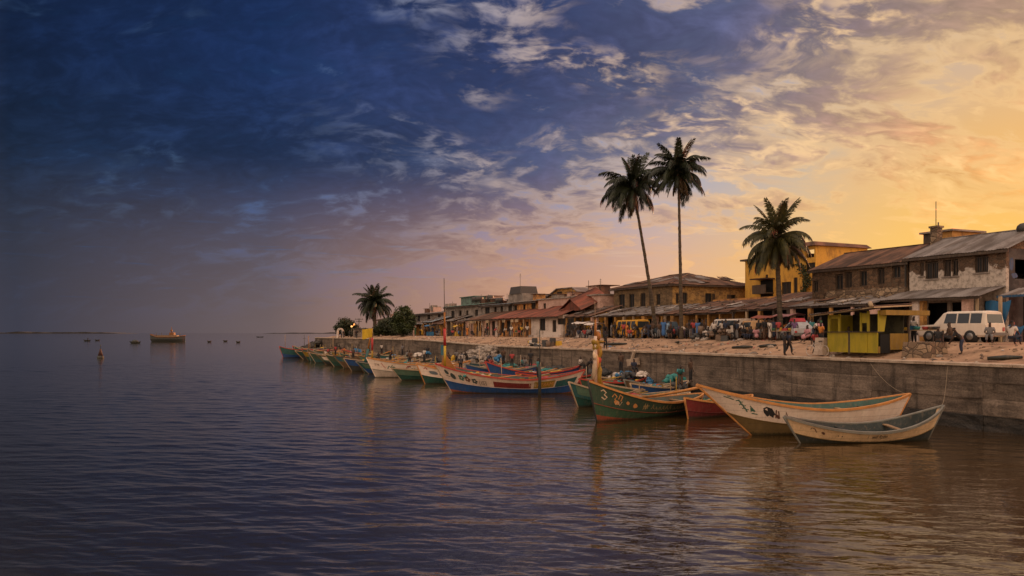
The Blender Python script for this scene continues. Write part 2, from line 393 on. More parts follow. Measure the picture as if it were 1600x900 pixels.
# ---------------------------------------------------------------- water
def make_water():
    m, n, p = new_mat('sea_water')
    geo = n.n.new('ShaderNodeNewGeometry'); v = geo.outputs['Position']
    vv = n.vmath('MULTIPLY', v, (.42, 1.0, 1.0))
    a = n.noise(vv, 1.5, 3, .5, .3); b = n.noise(vv, 4.2, 3, .5, .5)
    h = n.math('ADD', n.math('MULTIPLY', a, .6), n.math('MULTIPLY', b, .26))
    # golden sky reflection painted as a brown tint near the quay, dark offshore
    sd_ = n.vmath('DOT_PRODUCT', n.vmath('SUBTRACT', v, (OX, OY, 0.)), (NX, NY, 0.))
    gold_tint = n.sstep(n.math('ADD', sd_, n.math('MULTIPLY', n.math('SUBTRACT', n.noise(v, .06, 3), .5), 14.)), -40., -14.)
    n.put(p.inputs['Base Color'], n.mix(gold_tint, (.016, .016, .014), (.040, .022, .007)))
    p.inputs['Roughness'].default_value = .05; p.inputs['IOR'].default_value = 1.7; p.inputs['Specular IOR Level'].default_value = .5
    bb = n.n.new('ShaderNodeBump'); bb.inputs['Strength'].default_value = .7; bb.inputs['Distance'].default_value = .07
    n.put(bb.inputs['Height'], h); n.l.new(bb.outputs[0], p.inputs['Normal'])
    NR, NC = 900, 640
    r = 9.0 * np.exp(np.linspace(0, math.log(420 / 9.0), NR))
    r = np.concatenate([r, 420 * np.exp(np.linspace(0, math.log(18000 / 420.), 40))[1:]])
    dr = np.gradient(r)
    az = np.radians(np.linspace(-43, 43, NC))
    Rr, A = np.meshgrid(r, az, indexing='ij')
    X = Rr * np.sin(A); Y = Rr * np.cos(A)
    SP = np.broadcast_to(dr[:, None], X.shape)
    # patches where the wind ruffles the surface more
    patch = .80 + .30 * np.sin(X * .11 + 1.3 + .6 * np.sin(Y * .07)) * np.sin(Y * .083 + X * .03)
    Z = np.zeros_like(X)
    for i in range(64):
        lam = .30 * (4.6 / .30) ** (rng.random() ** 1.1)
        th = rng.normal(-.12, .36)
        k = 2 * math.pi / lam
        slope = .0158 * (1.0 if lam < 1.0 else (1.0 / lam) ** .65)
        fade = np.clip((lam / SP - 1.9) / 2.2, 0, 1)
        ph = k * (X * math.sin(th) - Y * math.cos(th)) + rng.random() * 6.283
        ph = ph + 1.1 * np.sin(.31 * X + .22 * Y + i) + .7 * np.sin(.9 * X - .5 * Y + 2.3 * i) + .45 * np.sin(2.1 * X + .6 * Y + 4.1 * i)
        Z += fade * slope / k * (np.exp(1.35 * np.sin(ph)) * .62 - .9) * patch * (.75 + .5 * np.sin(.17 * X + .29 * Y + 1.7 * i))
    calm = 1.0 - np.clip((Rr - 150) / 250, 0, 1)
    Z *= calm
    sq = (X - OX) * NX + (Y - OY) * NY                   # sheltered water near the quay
    Z *= 1 - .38 * np.clip((sq + 42) / 24, 0, 1)
    co = np.stack([X, Y, Z], -1).reshape(-1, 3)
    nr, nc = X.shape
    idx = np.arange(nr * nc).reshape(nr, nc)
    q = np.stack([idx[:-1, :-1], idx[:-1, 1:], idx[1:, 1:], idx[1:, :-1]], -1).reshape(-1, 4)
    q = q[:, ::-1]
    # calm outer sheet under and behind the camera
    ex = np.array([[-9000, -6000, -.25], [9000, -6000, -.25], [9000, 9.5, -.25], [-9000, 9.5, -.25]])
    base = len(co); co = np.concatenate([co, ex]); q = np.concatenate([q, [[base, base + 1, base + 2, base + 3]]])
    me = bpy.data.meshes.new('sea')
    me.vertices.add(len(co)); me.vertices.foreach_set('co', co.ravel())
    me.loops.add(q.size); me.loops.foreach_set('vertex_index', q.ravel().astype(np.int32))
    me.polygons.add(len(q)); me.polygons.foreach_set('loop_start', np.arange(0, q.size, 4, dtype=np.int32))
    me.polygons.foreach_set('use_smooth', np.ones(len(q), dtype=bool))
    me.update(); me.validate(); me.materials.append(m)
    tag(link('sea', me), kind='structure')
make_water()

# ---------------------------------------------------------------- ground behind the wall
SAND = M('sandy_ground', (.40, .25, .155), (.17, .105, .065), .7, .95, .5, fine=16, bd=.04, lo=.40, hi=.70)
def make_ground():
    ts = list(np.arange(-30, 125, .6)) + list(np.arange(125, 178, 1.2)) + [200, 240, 320, 500]
    ss = [.35, .5, .8, 1.1] + list(np.arange(1.5, 13, .5)) + [14, 16, 20, 30, 60, 120, 300, 900]
    vs = []; fs = []
    for t in ts:
        for s in ss:
            s2 = s + wedge(t)
            z = gz(t, s2)
            if t > 165: z -= (t - 165) * .38 if t < 190 else 9.5
            vs.append(P(t, s2, z))
    k = len(ss)
    for i in range(len(ts) - 1):
        for j in range(k - 1):
            a = i * k + j
            fs.append((a, a + 1, a + k + 1, a + k))
    b = MB(); b.add(vs, fs, 0, True)
    tag(b.build('ground', SAND), kind='structure')
make_ground()

def wall_mat():
    m, n, q = new_mat('wall_concrete'); t = n.n.new('ShaderNodeTexCoord'); v = t.outputs['Object']
    a = n.noise(n.vmath('MULTIPLY', v, (.5, .5, 1.1)), .9, 7, .68); s = n.noise(n.vmath('MULTIPLY', v, (1.6, 1.6, .16)), 1.2, 5, .6); f = n.noise(v, 9, 6, .65); h = n.noise(n.vmath('MULTIPLY', v, (.2, .2, 3.4)), 1.3, 5, .6)
    c = n.mix(n.sstep(a, .36, .66), (.19, .145, .112), (.085, .066, .053))
    c = n.mix(n.sstep(h, .50, .66, 0, .55), c, (.24, .185, .14))
    c = n.mix(n.sstep(s, .50, .68, 0, .7), c, (.050, .040, .033))
    c = n.mix(1., c, n.ramp(f, [(.25, .62), (.75, 1.3)]), 'MULTIPLY')
    oi = n.n.new('ShaderNodeObjectInfo'); c = n.mix(1., c, n.ramp(oi.outputs['Random'], [(0, .78), (1, 1.2)]), 'MULTIPLY')
    n.put(q.inputs['Base Color'], c); q.inputs['Roughness'].default_value = .93; q.inputs['Specular IOR Level'].default_value = .15
    bb = n.n.new('ShaderNodeBump'); bb.inputs['Strength'].default_value = .9; bb.inputs['Distance'].default_value = .05
    n.put(bb.inputs['Height'], n.math('ADD', f, a)); n.l.new(bb.outputs[0], q.inputs['Normal']); return m
CONC = wall_mat()
CONCP = M('coping_concrete', (.46, .36, .27), (.30, .22, .16), 1.3, .9, .5, bd=.03)
WETC = M('wet_concrete', (.055, .045, .036), (.022, .02, .017), 1.2, .5, .8, streak=(.5, .5, 2.2), fine=7, bd=.06)
def make_seawall():
    root = thing('sea_wall', 'long weathered concrete sea wall with a pale top edge behind the moored boats', 'sea wall', P(60, 0, 0), RZ)
    inv = Matrix.Rotation(-RZ, 4, 'Z') @ Matrix.Translation(-P(60, 0, 0))
    n = 5; t0 = -28.0
    while t0 < 165.5:
        t1 = min(t0 + random.uniform(6.5, 9.5), 166.0)
        for c in range(n):
            m = max(4, int((t1 - t0) / .6)); ts = [t0 + .004 + (t1 - t0 - .008) * i / m for i in range(m + 1)]
            b = MB(inv); vs = []; fs = []
            off = .03 * random.uniform(-1, 1) + (0 if c > 0 else -.16)
            for t in ts:
                top = wtop(t) - .16; e = wedge(t); h = (top + .9) / n
                z0, z1 = -.9 + c * h, -.9 + (c + 1) * h
                for k, (fz, push) in enumerate(((0, .012), (.06, 0), (.35, 0), (.65, 0), (.95, 0), (1, .012))):
                    z = z0 + (z1 - z0) * fz
                    nz = .05 * mnoise.noise(Vector((t * .5, z * 1.6, c * 7.))) + .03 * mnoise.noise(Vector((t * 2.1, z * 4., 3.)))
                    ch = mnoise.noise(Vector((t * .9, z * 1.4, 11.)))
                    if ch > .38: nz += .10 * (ch - .38) / .3           # spalled hollows
                    if k in (0, 5): z += .035 * mnoise.noise(Vector((t * .7, (c + (k == 5)) * 5., 9.)))
                    vs.append(P(t, e + off + nz + push, z))
                vs.append(P(t, e + .5, z1)); vs.append(P(t, e + .5, z0))
            K = 8
            for i in range(len(ts) - 1):
                for k in range(K):
                    a, d = i * K + k, i * K + (k + 1) % K
                    fs.append((a, a + K, d + K, d))
            fs.append(tuple(range(K))); fs.append(tuple(range(len(vs) - 1, len(vs) - 1 - K, -1)))
            b.add(vs, fs, 0)
            b.build('wall_course', WETC if c < 2 else CONC, root)
        t0 = t1
    t = -28.0
    while t < 165:                                  # coping blocks
        L = random.uniform(4.4, 5.2); t2 = min(t + L, 166)
        b = MB(inv); vs = []; k = 8
        for i in range(k + 1):
            tt = t + .02 + (t2 - t - .04) * i / k; e = wedge(tt); z = wtop(tt)
            j = .02 * mnoise.noise(Vector((tt * 1.7, 0, 0)))
            for (s, zz) in ((-.16 + j, -.158), (-.17 + j, -.02 + j), (-.14 + j, 0), (.52, .01 + j), (.52, -.158)):
                vs.append(P(tt, e + s, z + zz))
        fs = [(i * 5 + q, i * 5 + 5 + q, i * 5 + 5 + (q + 1) % 5, i * 5 + (q + 1) % 5) for i in range(k) for q in range(5)]
        fs += [(0, 1, 2, 3, 4), tuple(range(len(vs) - 1, len(vs) - 6, -1))]
        b.add(vs, fs, 0); b.build('coping_stone', CONCP, root)
        t = t2
make_seawall()

# rocks off the end of the wall, rubble ramp against the wall, scattered rubbish on the slope
ROCK = M('dark_rock', (.07, .06, .05), (.035, .03, .027), 1.5, .85, .6)
RUB = M('rubble_stone', (.34, .28, .23), (.16, .13, .11), 2., .9, .6)
def rocks(name, pts, mat, r0, r1, kind='stuff', n=6):
    b = MB()
    for p in pts:
        r = random.uniform(r0, r1)
        b.ball(p, (r * random.uniform(.8, 1.4), r * random.uniform(.8, 1.4), r * random.uniform(.5, .9)), n, 0, .22)
    o = b.build(name, mat); o.data.polygons.foreach_set('use_smooth', [False] * len(o.data.polygons))
    return tag(o, kind=kind)
pts = []
for i in range(420):
    u = random.random(); t = 158 + 34 * u; sp = random.gauss(0, 1.8 - u * .8)
    z = 3.6 * (1 - u) ** 1.2 * max(0, 1 - abs(sp) / 4) - .2
    pts.append(P(t, wedge(160) + sp - .6, z * random.uniform(.75, 1)))
rocks('rock_pile', pts, ROCK, .35, .95)
pts = []
for i in range(300):
    t = random.uniform(61, 79); f = (79 - t) / 18; s = -random.random() ** 1.3 * 5
    z = (2.9 * sm(0, .45, f) * sm(1.06, .75, f)) * (1 + s / 5.2) + .25
    pts.append(P(t, s, max(.1, z)))
o = rocks('rubble_pile', pts, RUB, .2, .55); 
pts = []
clm = [(random.uniform(0, 118), .7 + random.random() ** 1.5 * 5.5) for _ in range(46)]
for i in range(900):
    if i < 600:
        c0 = random.choice(clm); t = c0[0] + random.gauss(0, 1.3); s = max(.6, c0[1] + random.gauss(0, .5))
    else: t = random.uniform(0, 118); s = .6 + random.random() ** 1.6 * 6.5
    pts.append(P(t, s, gz(t, s) + .01))
rocks('scattered_stones', pts, M('slope_stone', (.26, .18, .12), (.10, .075, .055), 2., .9, .5), .025, .11, n=5)
pts = []
for i in range(46):
    t = random.uniform(0, 60); s = .8 + random.random() ** 1.4 * 5.5
    pts.append(P(t, s, gz(t, s) + .02))
rocks('broken_stones', pts, RUB, .10, .26, n=6)
TRASH = [plain('litter_dark', (.03, .028, .03)), plain('litter_pale', (.55, .5, .45)), plain('litter_blue', (.05, .16, .3)), plain('litter_red', (.35, .06, .05)), plain('litter_brown', (.12, .075, .05))]
b = MB()
for i in range(240):
    t = random.uniform(0, 62) if i < 150 else random.uniform(62, 120); s = .7 + random.random() * 6; z = gz(t, s)
    c = P(t, s, z + .02); a = random.uniform(0, 3.14); L = random.uniform(.06, .28); w2 = random.uniform(.04, .15); hh = random.uniform(.02, .1)
    d = Vector((math.cos(a), math.sin(a), 0)) * L; e = Vector((-math.sin(a), math.cos(a), 0)) * w2
    mi = random.choice((0, 0, 0, 1, 2, 3, 4, 4, 4, 4))
    b.add([c - d, c + e, c + d, c - e, c + Vector((0, 0, hh)) + d * .2], [(0, 1, 4), (1, 2, 4), (2, 3, 4), (3, 0, 4)], mi)
tag(b.build('litter', TRASH), kind='stuff')

# ---------------------------------------------------------------- buildings
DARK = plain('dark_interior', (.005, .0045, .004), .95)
GLASS = plain('window_glass', (.006, .006, .007), .6)
FRAME = paint('frame_wood', (.065, .045, .032), .6)
IRON = plain('iron', (.05, .045, .04), .6, .3)
RUST = M('rusty_sheet', (.155, .078, .048), (.065, .037, .026), 1.3, .8, .25, metal=.1, rnd=.45, streak=(1, .35, .35), bd=.01)
REDR = M('red_sheet', (.25, .075, .045), (.12, .05, .035), 1.2, .8, .25, metal=.05, rnd=.35, streak=(1, .35, .35), bd=.01)
ZINC = M('zinc_sheet', (.22, .195, .185), (.105, .082, .07), 1.0, .7, .2, metal=.15, rnd=.3, streak=(1, .3, .3), bd=.01)
BLUR = M('bluish_sheet', (.20, .25, .29), (.14, .13, .13), 1.0, .75, .2, rnd=.25, bd=.01)
GRNR = M('green_sheet', (.10, .22, .18), (.10, .11, .10), .8, .75, .2, rnd=.25, bd=.01)
OCH = M('ochre_plaster', (.46, .245, .075), (.17, .09, .04), 1.5, .9, .6, lo=.40, hi=.70, streak=(1, 1, .6))
GOLD = M('golden_plaster', (.56, .31, .055), (.23, .125, .04), 1.3, .9, .5, lo=.44, hi=.74, streak=(1, 1, .5))
ORNG = M('orange_plaster', (.54, .25, .075), (.22, .11, .055), 1.3, .9, .4)
PINK = M('pink_plaster', (.55, .36, .29), (.36, .22, .175), .8, .9, .4, lo=.42, hi=.7)
WHIT = M('white_plaster', (.58, .49, .43), (.34, .27, .225), .9, .9, .4, lo=.45, hi=.7)
GREY = M('grey_plaster', (.30, .25, .215), (.17, .14, .12), .8, .9, .5)
GREN = M('green_plaster', (.26, .32, .09), (.18, .2, .07), .8, .9, .4)
TAN = M('tan_plaster', (.36, .25, .15), (.21, .14, .09), .8, .9, .5)
POST = paint('post_paint', (.42, .30, .18), .6)
STB = stone_mat('brown_stone', (.17, .105, .065), (.07, .045, .032), (.11, .08, .055), 2.6, (.21, .13, .08), .56, .66)
STA = stone_mat('peeling_plaster', (.15, .095, .062), (.075, .05, .036), (.11, .08, .058), 2.4, (.48, .41, .35), .47, .55, (4.5, 5.7))
STL = stone_mat('ledge_stone', (.32, .23, .15), (.13, .09, .065), (.10, .075, .055), 2.0)
STC = stone_mat('tan_stone', (.20, .13, .075), (.11, .075, .045), (.14, .1, .06), 2.2, (.25, .165, .09), .47, .60)
STC_LIT = stone_mat('tan_stone_lit', (.36, .215, .085), (.17, .10, .05), (.2, .125, .06), 2.2, (.43, .25, .09), .44, .58)  # tan stone for the end wall, warm light put into its colour

WMESH = {}
def window(parent, x, z, wd, ht, y, shut=0, m=None, lab=None):
    """frame in a recess with a mullion, dark pane as its sub-part; local facade at y (outside is -y)"""
    key = (round(wd, 1), round(ht, 1), shut)
    if key not in WMESH:
        a, h = key[0], key[1]; b = MB(); t = .07
        b.box(-a / 2, -a / 2 + t, .10, .17, 0, h); b.box(a / 2 - t, a / 2, .10, .17, 0, h)
        b.box(-a / 2 + t, a / 2 - t, .10, .17, 0, t); b.box(-a / 2 + t, a / 2 - t, .10, .17, h - t, h)
        b.box(-.03, .03, .11, .16, t, h - t)
        if shut == 1: b.box(-a / 2 - .02, -.06, -.05, -.01, .05, h - .03)
        if shut == 2: b.add([(a / 2, 0, .05), (a / 2 + .05, -.45, .05), (a / 2 + .05, -.45, h - .05), (a / 2, 0, h - .05), (a / 2 + .04, .02, .05), (a / 2 + .09, -.43, .05), (a / 2 + .09, -.43, h - .05), (a / 2 + .04, .02, h - .05)],
                            [(0, 1, 2, 3), (7, 6, 5, 4), (0, 4, 5, 1), (1, 5, 6, 2), (2, 6, 7, 3), (3, 7, 4, 0)])
        if shut == 3:
            for i in range(1, 6): b.box(-a / 2 + a * i / 6 - .012, -a / 2 + a * i / 6 + .012, .04, .065, 0, h)
        c = MB(); c.box(-a / 2 + t, a / 2 - t, .19, .22, t, h - t)
        WMESH[key] = (b.mesh('window', FRAME), c.mesh('pane', GLASS))
    fm, pm = WMESH[key]
    o = link('window', fm, parent, (x, y, z)); link('pane', pm, o)
    return o
def sill(parent, x, z, wd, y, mat):
    b = MB(); b.box(-wd / 2 - .1, wd / 2 + .1, -.09, .08, -.1, -.003); return b.build('window_sill', mat, parent, (x, y, z))

def sheets(parent, O, U, V, wd, lo, hi, mat, sw=.85, lap=.05, name='roof_sheet', jit=.05):
    """corrugated sheets side by side on a slope: O origin at the eave, U along the eave, V up the slope; lo(x)..hi(x) run of each sheet"""
    O, U, V = Vector(O), Vector(U).normalized(), Vector(V).normalized(); N = U.cross(V).normalized()
    n = max(1, int(round(wd / sw))); sw = wd / n
    for i in range(n):
        x0, x1 = i * sw, (i + 1) * sw + (lap if i < n - 1 else 0)
        k = 8; vs = []; dz = random.uniform(0, .02) + .012 * (i % 2); dl = random.uniform(-jit, jit); tw = random.uniform(-jit, jit) * .5
        for j in range(k + 1):
            x = x0 + (x1 - x0) * j / k; c = .022 * (1 if j % 2 else -1) + dz
            a, b2 = lo(x) + dl + tw * (j / k - .5), hi(x)
            if b2 <= a + .02: b2 = a + .02
            for q in (a, b2):
                vs.append(O + U * x + V * q + N * c)
                vs.append(O + U * x + V * q + N * (c - .012))
        fs = []
        for j in range(k):
            a = j * 4
            fs += [(a, a + 4, a + 6, a + 2), (a + 1, a + 3, a + 7, a + 5), (a, a + 1, a + 5, a + 4)]
        b = MB(); b.add(vs, fs, 0); b.build(name, mat, parent)

def gable_roof(root, x0, x1, d, ze, zr, mat, over=.35, wallm=None, ridge_y=None, sw=.85):
    ry = ridge_y if ridge_y is not None else d / 2
    sl = math.hypot(ry + over, zr - ze + (zr - ze) / ry * over); k = (zr - ze) / ry
    wd = x1 - x0 + 2 * over
    sheets(root, (x0 - over, -over, ze - k * over + .06), (1, 0, 0), (0, 1, k), wd, lambda x: 0, lambda x: sl, mat, sw)
    k2 = (zr - ze) / (d - ry); sl2 = math.hypot(d - ry + over, (zr - ze) + k2 * over)
    sheets(root, (x1 + over, d + over, ze - k2 * over + .06), (-1, 0, 0), (0, -1, k2), wd, lambda x: 0, lambda x: sl2, mat, 3.)
    b = MB(); b.beam((x0 - over, ry, zr + .08), (x1 + over, ry, zr + .08), .3, .06); b.build('ridge_cap', mat, root)
    b = MB()
    b.box(x0 - over, x1 + over, -over + .02, -over + .06, ze - k * over - .16, ze - k * over + .02); b.build('fascia_board', FRAME, root)
    for xx in (x0, x1):
        g = MB(); e = .22 if xx == x0 else -.22
        vs = [(xx, 0, ze + .003), (xx, d, ze + .003), (xx, ry, zr - .02), (xx + e, 0, ze + .003), (xx + e, d, ze + .003), (xx + e, ry, zr - .02)]
        g.add(vs, [(0, 1, 2), (5, 4, 3), (0, 3, 4, 1), (1, 4, 5, 2), (2, 5, 3, 0)]); g.build('gable_wall', wallm, root)

def shell(root, L, d, h, mat, holes=(), endholes=(), th=.28, endmat=None, inner=True):
    """four walls, back and side walls closed, openings in the front and right end"""
    b = MB(); b.wall(0, L, 0, h, 0, th, list(holes)); b.build('wall', mat, root)
    e = MB(Matrix.Translation((L, 0, 0)) @ Matrix.Rotation(R(90), 4, 'Z'))
    e.wall(th + .002, d, 0, h - .002, .002, th, list(endholes)); e.build('wall', endmat or mat, root)
    e = MB(); e.box(.002, th, th + .002, d, 0, h - .002); e.box(th, L - th, d - th, d - .002, 0, h - .004); e.build('wall', mat, root)
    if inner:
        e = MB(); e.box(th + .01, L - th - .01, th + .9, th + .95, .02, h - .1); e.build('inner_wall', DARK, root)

def tank(root, x, y, z, r=.5, h=.9, mat=None):
    b = MB(); b.tube([(x, y, z), (x, y, z + h * .8), (x, y, z + h * .95), (x, y, z + h)], [r, r, r * .75, r * .25], 10)
    for a in (0, 1.57, 3.14, 4.71): b.beam((x + r * .7 * math.cos(a), y + r * .7 * math.sin(a), z - .3), (x + r * .7 * math.cos(a), y + r * .7 * math.sin(a), z), .1)
    b.build('water_tank', mat or IRON, root)
def aerial(root, x, y, z, h):
    b = MB(); b.tube([(x, y, z), (x, y, z + h)], .03, 5)
    for k, l in ((.95, .5), (.85, .7), (.75, .9)): b.beam((x - l / 2, y, z + h * k), (x + l / 2, y, z + h * k), .025)
    b.build('aerial', IRON, root)

def bld(name, label, cat, t0, t1, s, group=None):
    return thing(name, label, cat, P(t1, s, ZS), RZ, group)      # local x=0 at far end t1, x = t1-t0 at the near end

# --- A: peeling white house at the right end
def house_a():
    s = 12.6; t0, t1 = T(1572, s), T(1421, s); L = t1 - t0
    r = bld('stone_house', 'two storey house with peeling white plaster over brick at the right edge', 'house', t0, t1, s)
    X = lambda px: t1 - T(px, s)
    hs = []
    ws = [(1437, 1443.5, 4.75, 1.0, 0), (1445.5, 1466, 4.5, 1.25, 3), (1474, 1486, 4.6, 1.15, 3), (1487.5, 1497, 4.6, 1.15, 0), (1523, 1544, 4.7, 1.15, 3)]
    for a, b2, z, h, k in ws: hs.append((X(a), X(b2), z, z + h))
    low = [(X(1447), X(1480), 0, 2.75), (X(1484), X(1508), 0, 2.75), (X(1521), X(1529), 0, 2.6), (X(1534), X(1562), 0, 2.75)]
    shell(r, L, 8.5, 6.2, STA, hs + low, [(.9, 2.6, 4.2, 5.5)], endmat=M('blackened_plaster', (.085, .075, .07), (.04, .036, .035), .9, .9, .5))
    for (a, b2, z, h, k), hh in zip(ws, hs):
        window(r, (hh[0] + hh[1]) / 2, z, hh[1] - hh[0], h, 0, k); sill(r, (hh[0] + hh[1]) / 2, z, hh[1] - hh[0], 0, GREY)
    gable_roof(r, 0, L, 8.5, 6.2, 7.75, ZINC, .38, STB, 4.1)
    # metal awning over the shop front
    sheets(r, (-.5, -2.7, 2.98), (1, 0, 0), (0, 2.7, .72), L + .5, lambda x: 0, lambda x: 2.79, ZINC, .8, name='awning_sheet')
    for px, w2, m in ((1434, .62, WHIT), (1442, .38, OCH), (1511, .5, PINK), (1529, .14, POST), (1565, .16, POST)):
        x = t1 - T(px, s - 2.0); b = MB(); b.box(x - w2 / 2, x + w2 / 2, -2.2, -2.2 + w2, -.05, 2.92); b.build('pillar', m, r)
    b = MB(); b.beam((-.4, -2.5, 2.9), (L, -2.5, 2.9), .12, .16); b.build('awning_beam', FRAME, r)
    b = MB(); b.ball((X(1541) , 3.9, 7.85), (.45, .45, .4), 10); b.build('roof_vent', IRON, r)
    b = MB(); b.box(L - .3, L + .3, 4.0, 4.5, 7.6, 8.15); b.build('chimney', GREY, r)
    # blue paint splashed on the end wall
    BLUE = paint('blue_wall_paint', (.02, .08, .17), .6)
    e = MB(Matrix.Translation((L + .006, 0, 0)) @ Matrix.Rotation(R(90), 4, 'Z'))
    def blob(c, rx, rz, n=18, sd=0):
        random.seed(sd); vs = [(c[0], 0, c[1])] + [(c[0] + rx * random.uniform(.75, 1.1) * math.cos(a * 6.283 / n), 0, c[1] + rz * random.uniform(.75, 1.1) * math.sin(a * 6.283 / n)) for a in range(n)]
        e.add(vs, [(0, 1 + i, 1 + (i + 1) % n) for i in range(n)])
    blob((.55, 5.15), .22, .5, sd=1); blob((.85, 4.4), .32, .2, sd=2); e.build('painted_patch', BLUE, r)
    # lean-to at the end with a blue edge beam
    sheets(r, (L + .03, -.9, 3.0), (1, 0, .02), (0, 2.0, .55), 3.6, lambda x: 0, lambda x: 2.1, ZINC, .9, name='awning_sheet')
    b = MB(); b.beam((L + .02, -.95, 2.95), (L + 3.6, -.95, 3.0), .1, .14); b.build('edge_beam', BLUE, r)
    for k in (.2, 3.4):
        b = MB(); b.box(L + k, L + k + .12, -.9, -.78, 0, 2.9); b.build('post', FRAME, r)
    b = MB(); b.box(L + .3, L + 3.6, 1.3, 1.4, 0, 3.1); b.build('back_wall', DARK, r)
house_a()
# blue tarpaulin hung in the passage
def tarp(name, label, t, s, z, wd, ht, mat, sag=.3, yaw=0):
    o = thing(name, label, 'tarpaulin', P(t, s, z), RZ + yaw); b = MB(); nx, nz = 12, 8; vs = []; fs = []
    for y0 in (0, .02):
        for i in range(nx + 1):
            for j in range(nz + 1):
                u, v = i / nx, j / nz
                wv = 1 - .45 * (1 - v) ** 2 * abs(2 * u - 1)
                vs.append(((u - .5) * wd * wv, y0 + .16 * math.sin(u * 11 + v * 3) * (1 - v) - sag * math.sin(v * 3.1) * .5, v * ht + .08 * math.sin(u * 7)))
    for q in (0, 1):
        for i in range(nx):
            for j in range(nz):
                a = q * (nx + 1) * (nz + 1) + i * (nz + 1) + j; f = (a, a + nz + 1, a + nz + 2, a + 1); fs.append(f if q == 0 else f[::-1])
    b.add(vs, fs, 0, True); b.build('cloth', mat, o); return o
tarp('tarpaulin', 'large bright blue tarpaulin hanging beside the peeling house at the right edge', 9.0, 11.2, ZS + .95, 1.7, 1.7, paint('blue_tarp', (.012, .10, .22), .3))
tarp('tarpaulin', 'small blue cloth sheet draped low at the far right behind the seated figure', 7.6, 10.9, ZS + .25, 1.1, .8, paint('blue_tarp', (.012, .10, .22), .3), .4)

# --- B: brown stone house
def house_b():
    s = 12.62; t0, t1 = 17.05, T(1269, s); L = t1 - t0
    r = bld('stone_house', 'brown rubble stone two storey house with a rusty roof beside the peeling white house', 'house', t0, t1, s)
    X = lambda px: t1 - T(px, s); hs = []; ws = []
    for a, b2, z, h, k in ((1270.5, 1278, 4.05, .95, 0), (1305, 1317, 4.15, 1.25, 0), (1319.5, 1331, 4.25, 1.25, 3), (1343, 1354.5, 4.3, 1.2, 0), (1371, 1382, 4.35, 1.25, 3), (1394, 1407, 4.75, .95, 0)):
        hs.append((X(a), X(b2), z, z + h)); ws.append((X(a), X(b2), z, h, k))
    low = [(X(a), X(b2), 0, 2.5) for a, b2 in ((1290, 1310), (1325, 1345), (1362, 1382), (1392, 1412))]
    shell(r, L, 8.4, 5.95, STB, hs + low)
    for a, b2, z, h, k in ws: window(r, (a + b2) / 2, z, b2 - a, h, 0, k)
    gable_roof(r, 0, L, 8.4, 5.95, 7.5, RUST, .3, STB, 4.1)
    # rough stone parapet that bulges from the wall
    b = MB(); vs = []; fs = []; x0, x1 = X(1295), X(1419); n = 26; m = 6
    for i in range(n + 1):
        x = x0 + (x1 - x0) * i / n
        for j in range(m + 1):
            z = 3.05 + .98 * j / m; nz = .10 * mnoise.noise(Vector((x * 2.2, z * 3, 1.))) + .05 * mnoise.noise(Vector((x * 6, z * 7, 4.)))
            vs.append((x, -.40 + nz + .12 * (j / m), z + (.09 * mnoise.noise(Vector((x * 1.3, 0, 2.))) if j == m else 0)))
        vs.append((x, -.003, 4.03)); vs.append((x, -.003, 3.05))
    k = m + 3
    for i in range(n):
        for j in range(k): a, c = i * k + j, i * k + (j + 1) % k; fs.append((a, a + k, c + k, c))
    fs += [tuple(range(k)), tuple(range(len(vs) - 1, len(vs) - 1 - k, -1))]
    b.add(vs, fs); b.build('stone_parapet', STL, r)
    b = MB(); b.box(L - .62, L - .03, 3.3, 3.9, 7.0, 8.65); b.box(L - .70, L + .05, 3.22, 3.98, 8.652, 8.8); b.build('chimney', STL, r)
    b = MB(); b.tube([(L - .35, 3.6, 8.8), (L - .35, 3.6, 10.7)], .03, 5); b.build('rod', IRON, r)
    b = MB(); b.box(L - .06, L + .03, -.16, -.05, .0, 6.2); b.build('drain_pipe', IRON, r)
house_b()
# parapet block between and behind the two stone houses
def block_back():
    s = 20.; t0, t1 = T(1484, s), T(1425, s)
    r = bld('roof_block', 'small ochre block with flat slab roof showing between the grey and rusty roofs', 'house', t0, t1, s)
    L = t1 - t0
    b = MB(); b.box(0, L, 0, 4, 0, 7.55); b.build('wall', PINK, r)
    xa = t1 - T(1440, s)
    b = MB(); b.box(xa, L - .002, .3, 3.8, 7.553, 8.85); b.build('upper_wall', OCH, r)
    b = MB(); b.box(xa - .05, xa + .95, .27, .297, 7.6, 8.85); b.build('shutter', FRAME, r)
    b = MB(); b.box(xa - .25, L + .25, .0, 4.1, 8.853, 9.0); b.build('roof_slab', GREY, r)
    b = MB(); b.tube([(xa + 1.1, .6, 9.0), (xa + 1.1, .6, 9.75)], .06, 6); b.build('vent_pipe', IRON, r)
block_back()

